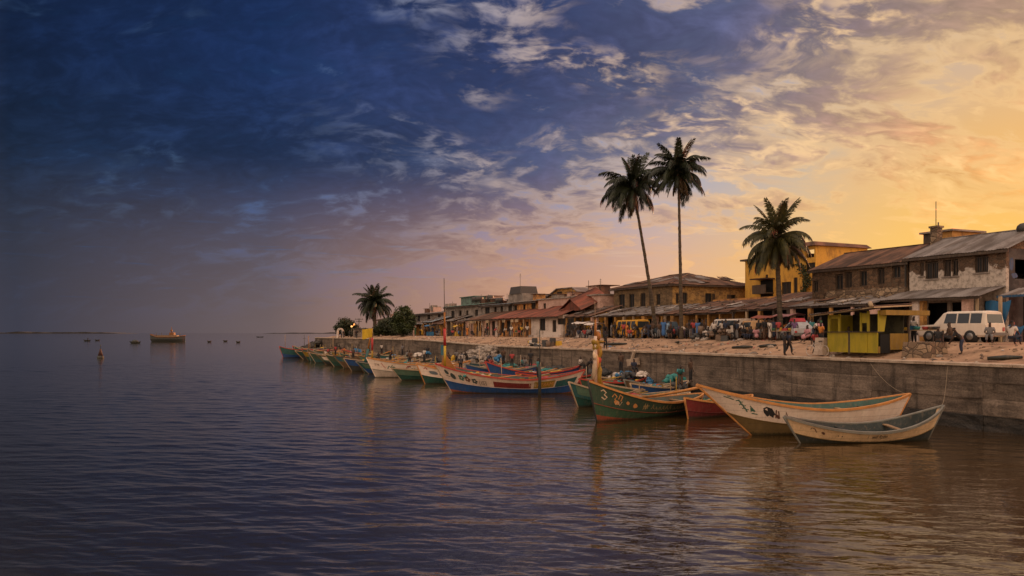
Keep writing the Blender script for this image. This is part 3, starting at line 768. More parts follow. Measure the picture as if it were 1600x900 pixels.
# --- C: hip roofed corner building
def house_c():
    t0, t1, s = 51.0, 63.3, 15.6; L = t1 - t0; d = 12.6; h = 6.15
    r = bld('stone_house', 'tan hip roofed two storey building behind the two tall palms', 'house', t0, t1, s)
    X = lambda px: t1 - T(px, s); hs = []; ws = []
    for a, b2, z, hh, k in ((967, 976, 3.6, 1.85, 0), (983, 991, 3.7, 1.7, 0), (1000.5, 1008.5, 3.8, 1.6, 3), (1014, 1019, 3.85, 1.5, 0), (1025.5, 1031.5, 3.9, 1.25, 0)):
        hs.append((X(a), X(b2), z, z + hh)); ws.append((X(a), X(b2), z, hh, k))
    def YE(px):           # position along the end wall for a column
        k = (px - 800) / 1250.; return ((k * (OY + DY * t0) - OX - DX * t0) / (NX - k * NY)) - s
    ehs = []; ews = []
    for a, b2, z, hh, k in ((1056, 1061, 3.95, 1.2, 0), (1065, 1074, 3.95, 1.3, 0), (1102, 1112.5, 3.95, 1.3, 2), (1136, 1149.5, 3.95, 1.2, 1), (1167, 1173, 4.0, 1.2, 0)):
        ehs.append((YE(a), YE(b2), z, z + hh)); ews.append((YE(a), YE(b2), z, hh, k))
    low = [(X(a), X(b2), 0, 2.3) for a, b2 in ((963, 976), (981, 991), (996, 1004), (1010, 1022), (1028, 1040))]
    shell(r, L, d, h, STC, hs + low, ehs, endmat=STC_LIT)
    for a, b2, z, hh, k in ws: window(r, (a + b2) / 2, z, b2 - a, hh, 0, k)
    for a, b2, z, hh, k in ews:
        o = window(r, 0, 0, b2 - a, hh, 0, k); o.location = (L, (a + b2) / 2, z); o.rotation_euler = (0, 0, R(90))
    ov = .55; zr = h + 1.75; rd = 5.4; a = L / 2 - .8
    # hip slopes: front, right end, back, left end
    def slope(O, U, wd, run, rise, il, ir, m, sw):
        O = Vector(O); U = Vector(U).normalized(); V = (Vector((0, 0, 1)).cross(U) * run + Vector((0, 0, rise))); ln = V.length
        sheets(r, O, U, V, wd, lambda x: 0, lambda x: min(ln, ln * x / il if il else ln, ln * (wd - x) / ir if ir else ln), m, sw)
    H = h + .05; RR = 1.75
    slope((-ov, -ov, H), (1, 0, 0), L + 2 * ov, d / 2 + ov, RR, 3.8, 5.6, RUST, .9)
    slope((L + ov, -ov, H), (0, 1, 0), d + 2 * ov, 5.6, RR, d / 2 + ov, d / 2 + ov, RUST, .9)
    slope((L + ov, d + ov, H), (-1, 0, 0), L + 2 * ov, d / 2 + ov, RR, 5.6, 3.8, RUST, 3)
    slope((-ov, d + ov, H), (0, -1, 0), d + 2 * ov, 3.8, RR, d / 2 + ov, d / 2 + ov, RUST, 3)
    b = MB(); b.box(-ov + .03, L + ov - .03, -ov + .03, -ov + .07, H - .22, H - .03); b.build('fascia_board', FRAME, r)
    b = MB(); b.box(L + ov - .07, L + ov - .03, -ov + .08, d + ov - .03, H - .22, H - .03); b.build('fascia_board', FRAME, r)
    b = MB(); b.beam((3.3, d / 2, H + RR + .04), (L - 5.05, d / 2, H + RR + .04), .35, .07)
    b.beam((-ov, -ov, H + .04), (3.25, d / 2, H + RR + .04), .3, .06); b.beam((L + ov, -ov, H + .04), (L - 5.05, d / 2, H + RR + .04), .3, .06); b.build('ridge_cap', RUST, r)
    for i in range(16):
        x, y = random.uniform(.3, L - 2), random.uniform(-.2, 2.6); kx = RR / (d / 2 + ov)
        if i < 9: sheets(r, (x, y, H + (y + ov) * kx + .10), (1, random.uniform(-.15, .15), 0), (0, 1, kx), random.uniform(.9, 1.6), lambda x: 0, lambda x: random.uniform(1, 2.4), random.choice((ZINC, RUST, ZINC)), .85, name='loose_sheet', jit=.02)
        else:
            ky = RR / 5.6; xx = random.uniform(.2, 2.5); yy = random.uniform(1.5, d - 3)
            sheets(r, (L + ov - xx, yy, H + xx * ky + .10), (random.uniform(-.15, .15), 1, 0), (-1, 0, ky), random.uniform(.9, 1.6), lambda x: 0, lambda x: random.uniform(1, 2.2), random.choice((ZINC, RUST, ZINC)), .85, name='loose_sheet', jit=.02)
    # low block at the back with tanks and a broken table-like frame
    b = MB(); b.box(L + .7, L + 6.5, d - .8, d + 5, 0, 7.7); b.build('rear_block', TAN, r)
    for i, (x, y) in enumerate(((L - 1.0, d + .2), (L + 1.0, d + .4))): tank(r, x, y, 7.9, .55, .75, plain('tank_dark', (.05, .042, .036)))
    b = MB(); x, y = L + 2.8, d + .3
    b.box(x - .9, x + 1.3, y, y + 1, 8.75, 8.88)
    for k in (-.45, .55): b.beam((x + k, y + .5, 7.7), (x + k * 1.6, y + .5, 8.75), .28)
    b.build('roof_frame', TAN, r)
house_c()

# --- D: tall yellow building behind the third palm
def house_d():
    t0, t1, s = 38., 49.2, 24.9; L = t1 - t0; d = 7.2; h = 9.0
    r = bld('yellow_house', 'tall golden yellow three storey building rising behind the short palm', 'house', t0, t1, s)
    X = lambda px: t1 - T(px, s)
    hs = [(X(1196), X(1200), 5.6, 7.2), (X(1221), X(1236), 4.7, 6.2), (X(1240), X(1246), 4.7, 6.6)]
    hs2 = [(X(1262), X(1276.5), 7.05, 8.0)]
    xa = X(1253)
    b = MB(); b.wall(0, xa, 0, h, 0, .3, hs); b.wall(xa, L, 0, h + .75, -.25, .3, hs2 + [(X(1261), X(1275), 8.55, 9.4)]); b.build('wall', GOLD, r)
    b = MB(); b.box(.3, L - .32, .5, d, 0, h - .15); b.build('inner_wall', DARK, r)
    e = MB(Matrix.Translation((L, 0, 0)) @ Matrix.Rotation(R(90), 4, 'Z')); e.wall(.06, d, 0, h + .748, .002, .3, [(2.6, 2.75, 6.9, 7.9)]); e.build('wall', GOLD, r)
    b = MB(); b.box(.002, .3, .31, d, 0, h - .02); b.build('wall', GOLD, r)
    for hh in hs + hs2: window(r, (hh[0] + hh[1]) / 2, hh[2], hh[1] - hh[0], hh[3] - hh[2], 0 if hh in hs else -.25, 3)
    b = MB(); b.box(-.5, xa - .25, -.35, d, h + .003, h + .2); b.build('roof_slab', FRAME, r)
    b = MB(); vs = [(xa - .3, -.7, h + .75), (L + .35, -.7, h + .75), (L + .35, d + .3, h + .75), (xa - .3, d + .3, h + .75), (xa - .1, -.4, h + 1.2), (L - .1, -.4, h + 1.2), (L - .1, d, h + 1.15), (xa - .1, d, h + 1.15)]
    b.add(vs, [(0, 3, 2, 1), (4, 5, 6, 7), (0, 1, 5, 4), (1, 2, 6, 5), (2, 3, 7, 6), (3, 0, 4, 7)]); b.build('roof_slab', RUST, r)
    # small dark balcony low on the left
    xb0, xb1 = X(1188), X(1209)
    b = MB(); b.box(xb0, xb1, -1.2, -.003, 5.0, 5.15); b.box(xb0, xb1, -1.2, -1.12, 5.15, 6.0); b.build('balcony', FRAME, r)
    b = MB(); b.box(xb0 + .1, xb1 - .1, -.05, -.006, 4.1, 6.6); b.build('doorway', DARK, r)
    b = MB(); b.box(xb0 - .2, xb1 + .2, -1.4, -.01, 6.62, 6.75); b.build('balcony_roof', RUST, r)
    # lower terrace wing
    b = MB(); b.wall(1.0, L + 5, 0, 4.35, -5.5, .3, [(L - 1, L, 2.4, 3.5), (L + 2.8, L + 3.6, 2.7, 3.6)]); b.box(1.0, L + 5, -5.198, -.26, 4.1, 4.3); b.build('terrace_wall', ORNG, r)
    b = MB(); b.box(1.2, L + 4.9, -4.6, -4.5, 0, 4.0); b.build('inner_wall', DARK, r)
    # climbing plant on the corner
    b = MB()
    for i in range(700):
        z = random.uniform(2.5, 8.0); x = xa + .6 + math.sin(z * 1.3) * .6 + random.gauss(0, .35); y = -.45 + random.gauss(0, .2)
        c = Vector((x, y, z)); u = Vector((random.gauss(0, 1), random.gauss(0, 1), random.gauss(0, 1))).normalized() * .13; v2 = u.orthogonal().normalized() * .09
        b.add([c - u, c + v2, c + u, c - v2], [(0, 1, 2, 3)])
    tag(b.build('climbing_plant', M('dark_leaf', (.035, .045, .015), (.02, .028, .01), 3, .7, 0), r), kind='stuff')
house_d()
# ---------------------------------------------------------------- shop rows and lean-to roofs along the street
PALES = M('pale_sheet', (.42, .37, .33), (.2, .16, .13), 1.4, .6, .2, rnd=.3, bd=.01)
def shoprow(name, label, cat, t0, t1, sf, sb, zf, zb, roofm, wallm, posts=5, opens=(), postm=None, group=None, wall_s=None, sw=.85, clutter=True):
    """long single storey front: sheet roof falling to the street on posts, wall with door openings behind"""
    r = bld(name, label, cat, t0, t1, sf, group); L = t1 - t0; d = sb - sf
    zf -= ZS; zb -= ZS; k = (zb - zf) / d
    ln = math.hypot(d + .3, (zb - zf) + .3 * k)
    sheets(r, (-.15, -.3, zf - .3 * k + .05), (1, 0, 0), (0, 1, k), L + .3, lambda x: 0, lambda x: ln, roofm, sw, jit=.22)
    # a few loose sheets thrown over the first layer
    for i in range(max(2, int(L / 1.5))):
        x = random.uniform(.3, L - 1.6); y = random.uniform(.1, d * .6)
        sheets(r, (x, y, zf + k * y + .12 + random.uniform(0, .03)), (1, random.uniform(-.06, .06), random.uniform(-.02, .03)), (0, 1, k), random.uniform(.8, 1.5), lambda x: 0, lambda x: random.uniform(.9, 2.0), random.choice((roofm, ZINC, ZINC, RUST, PALES)), .85, name='loose_sheet', jit=.02)
    b = MB()                                                   # stones, tyres and scrap that hold the sheets down
    for i in range(int(L * 4)):
        x, y = random.uniform(.2, L - .2), random.uniform(.1, d * .95); z = zf + k * y + .14
        if random.random() < .7: b.ball((x, y, z), (random.uniform(.06, .16), random.uniform(.06, .14), random.uniform(.05, .1)), 5, 0, .2)
        else: b.beam((x, y, z), (x + random.uniform(-.9, .9), y + random.uniform(-.4, .4), z + random.uniform(0, .15)), .06)
    tag(b.build('roof_scrap', random.choice((RUB, FRAME, STL)), r), kind='stuff')
    b = MB(); b.beam((-.1, 0, zf - .10), (L + .1, 0, zf - .10), .1, .16); b.build('roof_beam', FRAME, r)
    wy = (wall_s - sf) if wall_s else min(d - .2, 1.9); wh = zf + k * wy - .12
    hs = []
    n = max(2, int(L / 2.3))
    if opens: hs = [(t1 - T(a, sf + wy), t1 - T(b2, sf + wy), z, z2) for a, b2, z, z2 in opens]
    else:
        for i in range(n):
            x = (i + .5) * L / n + random.uniform(-.2, .2); w2 = random.choice((.5, .65, .8)); door = random.random() < .6
            hs.append((x - w2, x + w2, 0 if door else 1.0, min(2.2 if door else 2.0, wh - .2)))
    b = MB(); b.wall(0, L, 0, wh, wy, .2, hs); b.build('wall', wallm, r)
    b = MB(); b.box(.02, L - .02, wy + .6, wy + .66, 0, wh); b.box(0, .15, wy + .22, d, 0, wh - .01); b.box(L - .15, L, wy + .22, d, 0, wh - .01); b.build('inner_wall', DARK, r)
    for hh in hs:
        if hh[2] > .1: window(r, (hh[0] + hh[1]) / 2, hh[2], hh[1] - hh[0], hh[3] - hh[2], wy, random.choice((0, 1, 3)))
        elif random.random() < .5:
            b = MB(); wd = (hh[1] - hh[0]) * .48; b.box(hh[0] + .02, hh[0] + .02 + wd, wy + .06, wy + .11, .02, hh[3] - .03); b.build('door', random.choice((FRAME, paint('blue_door', (.06, .13, .2), .5), paint('green_door', (.05, .12, .08), .5))), r)
    for i in range(posts):
        x = .15 + (L - .3) * i / max(1, posts - 1) + random.uniform(-.15, .15) * (0 < i < posts - 1); w2 = random.choice((.09, .11, .16, .26))
        b = MB(); b.box(x - w2, x + w2, .0, 2 * w2, -.05, zf - .19, 0); b.build('post', postm or random.choice((POST, PINK, OCH, FRAME)), r)
    return r
SH = 'lean-to shop fronts along the street'
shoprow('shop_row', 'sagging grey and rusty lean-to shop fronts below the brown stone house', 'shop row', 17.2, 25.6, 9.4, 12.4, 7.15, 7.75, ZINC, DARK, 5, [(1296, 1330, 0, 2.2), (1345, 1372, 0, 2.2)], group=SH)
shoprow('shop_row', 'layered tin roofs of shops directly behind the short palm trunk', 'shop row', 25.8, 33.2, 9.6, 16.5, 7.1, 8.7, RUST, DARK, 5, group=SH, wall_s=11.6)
shoprow('shop_row', 'ochre walled shop front under a wide sagging rusty roof right of the taller palms', 'shop row', 33.4, 45.2, 10.2, 17.0, 6.95, 8.35, RUST, OCH, 7,
        [(1197, 1207, 0, 2.1), (1178, 1190, 0, 2.1), (1156, 1162, 0, 2.0), (1143, 1148, .7, 2.0), (1130, 1135, .7, 2.0), (1118, 1126, 0, 2.1), (1102, 1107, .6, 2.0), (1086, 1095, 0, 2.1)], group=SH, wall_s=12.2, postm=OCH)
shoprow('shop_row', 'yellow pillared shop front under grey sheets behind the yellow minibus', 'shop row', 45.4, 60.0, 11.0, 15.4, 7.05, 8.1, ZINC, GOLD, 8,
        [(1068, 1078, 0, 2.2), (1050, 1062, 0, 2.2), (1037, 1046, 0, 2.2), (1022, 1031, 0, 2.2), (1011, 1018, 0, 2.2), (1000, 1008, .7, 2.1), (981, 991, .7, 2.1), (967, 973, 0, 2.1)], group=SH, wall_s=13.4, postm=None)
shoprow('shop_row', 'dim shop front with a yellow wall between the white house and the tan building', 'shop row', 60.3, 67.2, 10.6, 15.0, 7.1, 8.4, RUST, GOLD, 4,
        [(941, 947, 0, 2.1), (927, 937, 0, 2.1)], group=SH, wall_s=12.6)
# white house with red roof
def white_house():
    s = 10.4; t0, t1 = 67.5, T(830, 10.4); L = t1 - t0
    r = bld('white_house', 'long low whitewashed house with a dark red tin roof facing the street', 'house', t0, t1, s)
    X = lambda px: t1 - T(px, s); h = 3.0
    hs = [(X(843), X(852), .9, 2.75), (X(863), X(869), .7, 2.3), (X(871), X(882), 1.7, 2.5), (X(886), X(895), .5, 2.5)]
    shell(r, L, 7.5, h, WHIT, hs)
    for hh in hs: window(r, (hh[0] + hh[1]) / 2, hh[2], hh[1] - hh[0], hh[3] - hh[2], 0, random.choice((0, 3)))
    k = .36
    sheets(r, (-.3, -.9, h - .9 * k + .1), (1, 0, 0), (0, 1, k), L + .6, lambda x: 0, lambda x: 6.0, REDR, .95, jit=.12)
    b = MB(); b.box(-.2, L + .2, -.82, -.78, h - .48, h - .26); b.build('fascia_board', FRAME, r)
    # raised peak over the middle
    xm = X(878)
    sheets(r, (xm - 3.3, 1.2, h + .62), (1, 0, .45), (0, 1, .42), 3.5, lambda x: 0, lambda x: 4.4, REDR, .95)
    sheets(r, (xm - .13, 1.2, h + 2.0), (1, 0, -.45), (0, 1, .42), 3.5, lambda x: 0, lambda x: 4.4, REDR, .95)
    b = MB(); b.add([(xm - 3.1, 1.5, h + .5), (xm + 3.0, 1.5, h + .5), (xm, 1.5, h + 1.95), (xm - 3.1, 1.8, h + .5), (xm + 3.0, 1.8, h + .5), (xm, 1.8, h + 1.95)], [(0, 1, 2), (5, 4, 3), (0, 3, 4, 1), (1, 4, 5, 2), (2, 5, 3, 0)]); b.build('gable_wall', REDR, r)
    b = MB(); b.box(-.1, L + .1, -.5, -.003, -.1, .32); b.build('plinth', WHIT, r)
white_house()
def orange_row():
    s = 10.6; t0, t1 = T(829, s) + .1, T(740, s); L = t1 - t0
    r = bld('orange_house', 'low orange and cream house fronts under a long tin roof left of the whitewashed house', 'house', t0, t1, s)
    X = lambda px: t1 - T(px, s); h = 2.95
    hs = [(X(745), X(750), .9, 2.2), (X(759), X(765.5), .2, 2.4), (X(768), X(773), .2, 2.4), (X(782), X(788), .6, 2.4), (X(791), X(799), .8, 2.4), (X(814), X(820), .7, 2.1), (X(821.5), X(826), .2, 2.2)]
    b = MB(); b.wall(X(778), L, 0, h, 0, .25, hs); b.build('wall', ORNG, r)
    b = MB(); b.wall(X(756), X(778) - .003, 0, h, .05, .25, hs); b.build('wall', PINK, r)
    b = MB(); b.wall(0, X(756) - .003, 0, h, 0, .25, hs); b.build('wall', OCH, r)
    b = MB(); b.box(.02, L - .02, .9, .96, 0, h - .05); b.build('inner_wall', DARK, r)
    b = MB(); b.box(L - .2, L - .004, .27, 7, 0, h); b.build('wall', ORNG, r)
    for px in (755, 778): b = MB(); b.box(X(px) - .22, X(px) + .22, -.3, -.01, -.1, h); b.build('pilaster', WHIT, r)
    for hh in hs: window(r, (hh[0] + hh[1]) / 2, hh[2], hh[1] - hh[0], hh[3] - hh[2], 0.05, random.choice((0, 1, 3)))
    k = .3
    xr = X(775)
    sheets(r, (-.3, -1.0, h - k + .1), (1, 0, 0), (0, 1, k), xr + .3, lambda x: 0, lambda x: 6.2, RUST, 1.0, jit=.15)
    sheets(r, (xr, -1.1, h - k + .12), (1, 0, 0), (0, 1, k), L - xr + .2, lambda x: 0, lambda x: 6.4, REDR, 1.0, jit=.15)
    b = MB(); b.beam((-.2, -.9, h - k - .05), (L + .1, -.9, h - k - .05), .12, .16); b.build('roof_beam', FRAME, r)
    for i in range(6):
        x = .2 + (L - .5) * i / 5; b = MB(); b.box(x - .07, x + .07, -.98, -.84, -.1, h - k - .14); b.build('post', POST, r)
    b = MB()
    for i in range(9):
        x = random.uniform(0, L); b.box(x, x + random.uniform(.5, 1.3), -1.05, -.99, h - k - .5, h - k - .1)
    b.build('signboard', POST, r)
orange_row()

# --- upper houses behind, from the tan building leftwards
def upper(name, label, t0, t1, s, d, h, wallm, wins, roof, roofm, rz=1.0, zwin=None, nwin=0, lab2=None, extras=None, over=.35):
    r = bld(name, label, 'house', t0, t1, s); L = t1 - t0
    X = lambda px: t1 - T(px, s); hs = []
    for a, b2, z, hh in wins: hs.append((X(a), X(b2), z, z + hh))
    for i in range(nwin):
        x = (i + .5) * L / nwin + random.uniform(-.3, .3); w2 = random.choice((.4, .5, .6)); hs.append((x - w2, x + w2, zwin, zwin + random.choice((1.1, 1.3))))
    shell(r, L, d, h, wallm, hs, inner=True)
    for i, hh in enumerate(hs): window(r, (hh[0] + hh[1]) / 2, hh[2], hh[1] - hh[0], hh[3] - hh[2], 0, i % 4 if i % 4 != 2 else 3)
    if roof == 'gable': gable_roof(r, 0, L, d, h, h + rz, roofm, over, wallm, sw=1.0)
    elif roof == 'flat':
        b = MB(); b.box(-.2, L + .2, -.3, d + .1, h + .003, h + .18); b.build('roof_slab', roofm, r)
    elif roof == 'shed':
        k = rz / d
        sheets(r, (-.3, -.6, h - .6 * k + .06), (1, 0, 0), (0, 1, k), L + .6, lambda x: 0, lambda x: math.hypot(d + .8, rz * (d + .8) / d), roofm, 1.0, jit=.1)
        b = MB(); b.box(-.25, L + .25, -.55, -.5, h - .25 - .5 * k, h - .02 - .5 * k); b.build('fascia_board', FRAME, r)
        for xx in (.003, L - .25):
            b = MB(); b.add([(xx, 0, h + .003), (xx, d, h + .003), (xx, d, h + rz - .05), (xx + .247, 0, h + .003), (xx + .247, d, h + .003), (xx + .247, d, h + rz - .05)], [(0, 1, 2), (5, 4, 3), (0, 3, 4, 1), (1, 4, 5, 2), (2, 5, 3, 0)]); b.build('gable_wall', wallm, r)
    rd = random.Random(int(t0 * 7)); 
    for i in range(max(2, int(L / 3.2))):
        x = rd.uniform(.3, L - 1.8); w2 = rd.uniform(.8, 2.4); hh = rd.uniform(.5, 1.5); y = rd.uniform(2.2, 3.5); zt = h + (.2 if roof == 'flat' else rz * .35)
        b = MB(); b.box(x, x + w2, y, y + rd.uniform(1, 2.5), zt - .3, zt + hh); b.build(rd.choice(('rooftop_room', 'parapet', 'rooftop_shed')), rd.choice((wallm, GREY, RUST, PINK, TAN)), r)
        if rd.random() < .5: b = MB(); b.box(x - .2, x + w2 + .2, y - .25, y + 2.8, zt + hh + .003, zt + hh + .09); b.build('rooftop_sheet', rd.choice((ZINC, RUST)), r)
        if rd.random() < .4: b = MB(); b.tube([(x + .2, y, zt), (x + .2, y, zt + hh + rd.uniform(.6, 1.6))], .04, 5); b.build('rod', IRON, r)
    # washing and stained lower wall band
    b = MB(); x = rd.uniform(.2, max(.3, L - 2.5)); b.tube([(x, -.15, h * .62), (x + 2.2, -.15, h * .62)], .02, 4)
    for i in range(4): b.box(x + .1 + i * .5, x + .5 + i * .5, -.17, -.13, h * .62 - rd.uniform(.4, .8), h * .62)
    b.build('washing_line', rd.choice((WHIT, BLUR, REDR, POST)), r)
    if extras: extras(r, L, h, X)
    return r
def ex_pink(r, L, h, X):
    xa, xb = X(887), X(912)
    b = MB(); b.box(-.05, L + .05, -.08, -.004, h - .03, h + .12); b.build('cornice', WHIT, r)
    aerial(r, X(913), 2.5, h + .15, 2.3)
    b = MB(); b.box(xa, xb, -.35, -.01, 3.25, 3.35); b.build('ledge', FRAME, r)
upper('pink_house', 'pale pink two storey house with a flat top behind the whitewashed house', T(937, 14), T(841, 14), 14, 7, 5.45, PINK,
      [(849, 853, 4.05, .9), (887, 890, 3.3, 1.7), (891, 899, 3.4, 1.3), (900, 911, 3.3, 1.7), (914, 918, 4.5, .8), (922, 927, 4.5, .55)], 'flat', GREY, extras=ex_pink)
def gold_gable():
    s = 21.5; t0, t1 = T(912, s), T(822, s); L = t1 - t0
    r = bld('gabled_house', 'golden house with a broad gable end and grey roof rising behind the pink house', 'house', t0, t1, s)
    X = lambda px: t1 - T(px, s); h = 5.6; xa = X(855); xm = X(888)
    b = MB(); b.box(0, L, .3, 8, 0, h); b.build('wall', OCH, r)
    vs = [(xa, 0, 0), (L, 0, 0), (L, 0, h + .6), (X(897), 0, h + 2.05), (X(872), 0, h + 2.1), (xa, 0, h + .75)]
    vs += [(x, .28, z) for x, y, z in vs]
    b = MB(); b.add(vs, [(0, 1, 2, 3, 4, 5), (11, 10, 9, 8, 7, 6)] + [(i, i + 6, (i + 1) % 6 + 6, (i + 1) % 6) for i in range(6)]); b.build('gable_wall', OCH, r)
    for a, b2, z, hh in ((871, 878, h + .55, 1.05), (888, 892.5, h + .45, .8)):
        o = window(r, (X(a) + X(b2)) / 2, z, X(b2) - X(a), hh, -.2, 3)
    b = MB()
    pr = [(xa - 3.2, h + .35), (xa - .1, h + .85), (X(872), h + 2.2), (X(897), h + 2.15), (L + .6, h + .55)]
    vs = []; fs = []
    for y in (-.4, 8.2):
        for x, z in pr: vs += [(x, y, z), (x, y, z - .14)]
    n = len(pr)
    for i in range(n - 1):
        a = 2 * i; c = 2 * (i + n); fs += [(a, a + 2, c + 2, c), (a + 1, c + 1, c + 3, a + 3), (a, a + 1, a + 3, a + 2), (c, c + 2, c + 3, c + 1)]
    b.add(vs, fs); b.build('roof', ZINC, r)
    # lower roofs stepping down to the left
    sheets(r, (-.6, -.8, h - .6), (1, 0, 0), (0, 1, .28), xa + .2, lambda x: 0, lambda x: 5.5, ZINC, 1.1)
    b = MB(); b.box(X(826), X(848), 2.5, 6.5, h + .003, h + 1.35); b.build('upper_wall', GREY, r)
    b = MB(); b.box(X(826) - .3, X(848) + .3, 2.2, 6.8, h + 1.353, h + 1.5); b.build('roof_slab', FRAME, r)
gold_gable()
upper('orange_house', 'pale orange upper storey under grey sheets left of the pink house', T(840.5, 14.3), T(801, 14.3), 14.3, 7, 5.4, ORNG,
      [(803, 808, 4.0, 1.0), (818, 821, 3.8, 1.2), (830, 837, 3.9, 1.25)], 'shed', ZINC, .8)
def ex_tower(r, L, h, X):
    b = MB(); b.box(X(777), X(800), 2, 6, h + .2, h + 1.7); b.build('upper_wall', GREY, r)
    b = MB(); b.box(X(780), X(797), 1.8, 5.0, h + 1.703, h + 2.9, top=(.2, .2)); b.build('water_tank', plain('tank_dark', (.05, .042, .036)), r)
    aerial(r, X(787), 3., h + 2.9, 2.2)
    for px in (757, 762): tank(r, X(px), 2.5, h + .7, .5, .7, plain('tank_dark', (.05, .042, .036)))
upper('grey_house', 'grey two storey house with bluish roof sheets and a boxy rooftop tank', T(800.5, 14), T(753, 14), 14, 8, 5.3, GREY,
      [(758, 765, 3.7, 1.3), (772, 776, 3.5, 1.4), (782, 786, 3.6, 1.4), (794, 800, 3.9, 1.1)], 'shed', BLUR, .8, extras=ex_tower)
def ex_t2(r, L, h, X):
    for px, rr in ((718, .55), (725, .8), (742, .6)): tank(r, X(px), 3., h + .9, rr, .9, plain('tank_dark', (.05, .042, .036)))
    b = MB(); b.box(X(695), X(716), 3.4, 7, h + .3, h + 1.9); b.build('upper_wall', M('sea_green_plaster', (.13, .19, .16), (.09, .11, .10), .8, .9, .4), r)
    b = MB(); b.box(X(694), X(717), 3.2, 7.2, h + 1.903, h + 2.05); b.build('roof_slab', GRNR, r)
upper('grey_house', 'dim grey two storey house with a greenish sheet roof left of the boxy rooftop tank', T(752.5, 14), T(697, 14), 14, 8, 5.6, GREY,
      [(705, 710, 3.3, 1.5), (717, 721, 3.5, 1.3), (728, 732, 3.5, 1.2), (742, 747, 3.5, 1.2)], 'shed', GRNR, .9, extras=ex_t2)
def ex_t3(r, L, h, X):
    for px in (652, 674, 680): 
        b = MB(); b.box(X(px), X(px) + 1.2, 3, 4.2, h + .8, h + 2.0); b.build('chimney', GREY, r)
upper('grey_house', 'farthest grey two storey house in the row, beside the leafy tree', T(696, 14), T(641, 14), 14, 8, 4.6, GREY,
      [(652, 656.5, 3.0, 1.5), (668, 672, 3.1, 1.3), (684, 688, 3.1, 1.3)], 'shed', ZINC, .9, extras=ex_t3)
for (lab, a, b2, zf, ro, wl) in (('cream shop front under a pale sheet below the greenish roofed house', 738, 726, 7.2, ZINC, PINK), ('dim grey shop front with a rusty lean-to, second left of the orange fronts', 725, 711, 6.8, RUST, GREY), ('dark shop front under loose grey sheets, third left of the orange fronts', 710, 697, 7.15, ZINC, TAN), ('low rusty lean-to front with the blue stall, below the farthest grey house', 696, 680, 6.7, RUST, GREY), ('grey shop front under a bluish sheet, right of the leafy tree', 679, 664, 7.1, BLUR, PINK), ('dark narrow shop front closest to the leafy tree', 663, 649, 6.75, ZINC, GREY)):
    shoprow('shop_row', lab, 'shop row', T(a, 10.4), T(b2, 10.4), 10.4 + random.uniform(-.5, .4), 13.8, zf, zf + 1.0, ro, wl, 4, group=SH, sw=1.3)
# glimpses behind: green house and bluish roofs in the gap left of the tan building
upper('green_house', 'small yellow green house glimpsed in the gap left of the tan building', T(962, 34), T(944, 34), 34, 6, 5.3, GREN, [(949, 954, 3.6, 1.2)], 'flat', BLUR)
upper('blue_house', 'small bluish house with low roof glimpsed right of the pink house', T(950, 42), T(925, 42), 42, 6, 6.0, M('bluish_plaster', (.18, .22, .25), (.11, .13, .14), .8, .9, .4), [(935, 938, 4.2, 1)], 'shed', ZINC, 1.0)
# hut beside the broad tree and low house at the far end
upper('brick_house', 'dark far house with a reddish roof half hidden by the leafy tree', T(618, 15), T(590, 15), 15, 8, 4.0, M('dim_brick', (.22, .14, .10), (.13, .09, .07), 1, .9, .4), [(598, 602, 2.4, 1.1), (608, 612, 2.4, 1.1)], 'shed', RUST, 1.2)
shoprow('shop_row', 'dark far shop fronts under a thin roof between left palm and leafy tree', 'shop row', T(646, 9.), T(588, 9.), 9., 12.5, 6.6, 7.2, ZINC, GREY, 6, group=SH, sw=2)

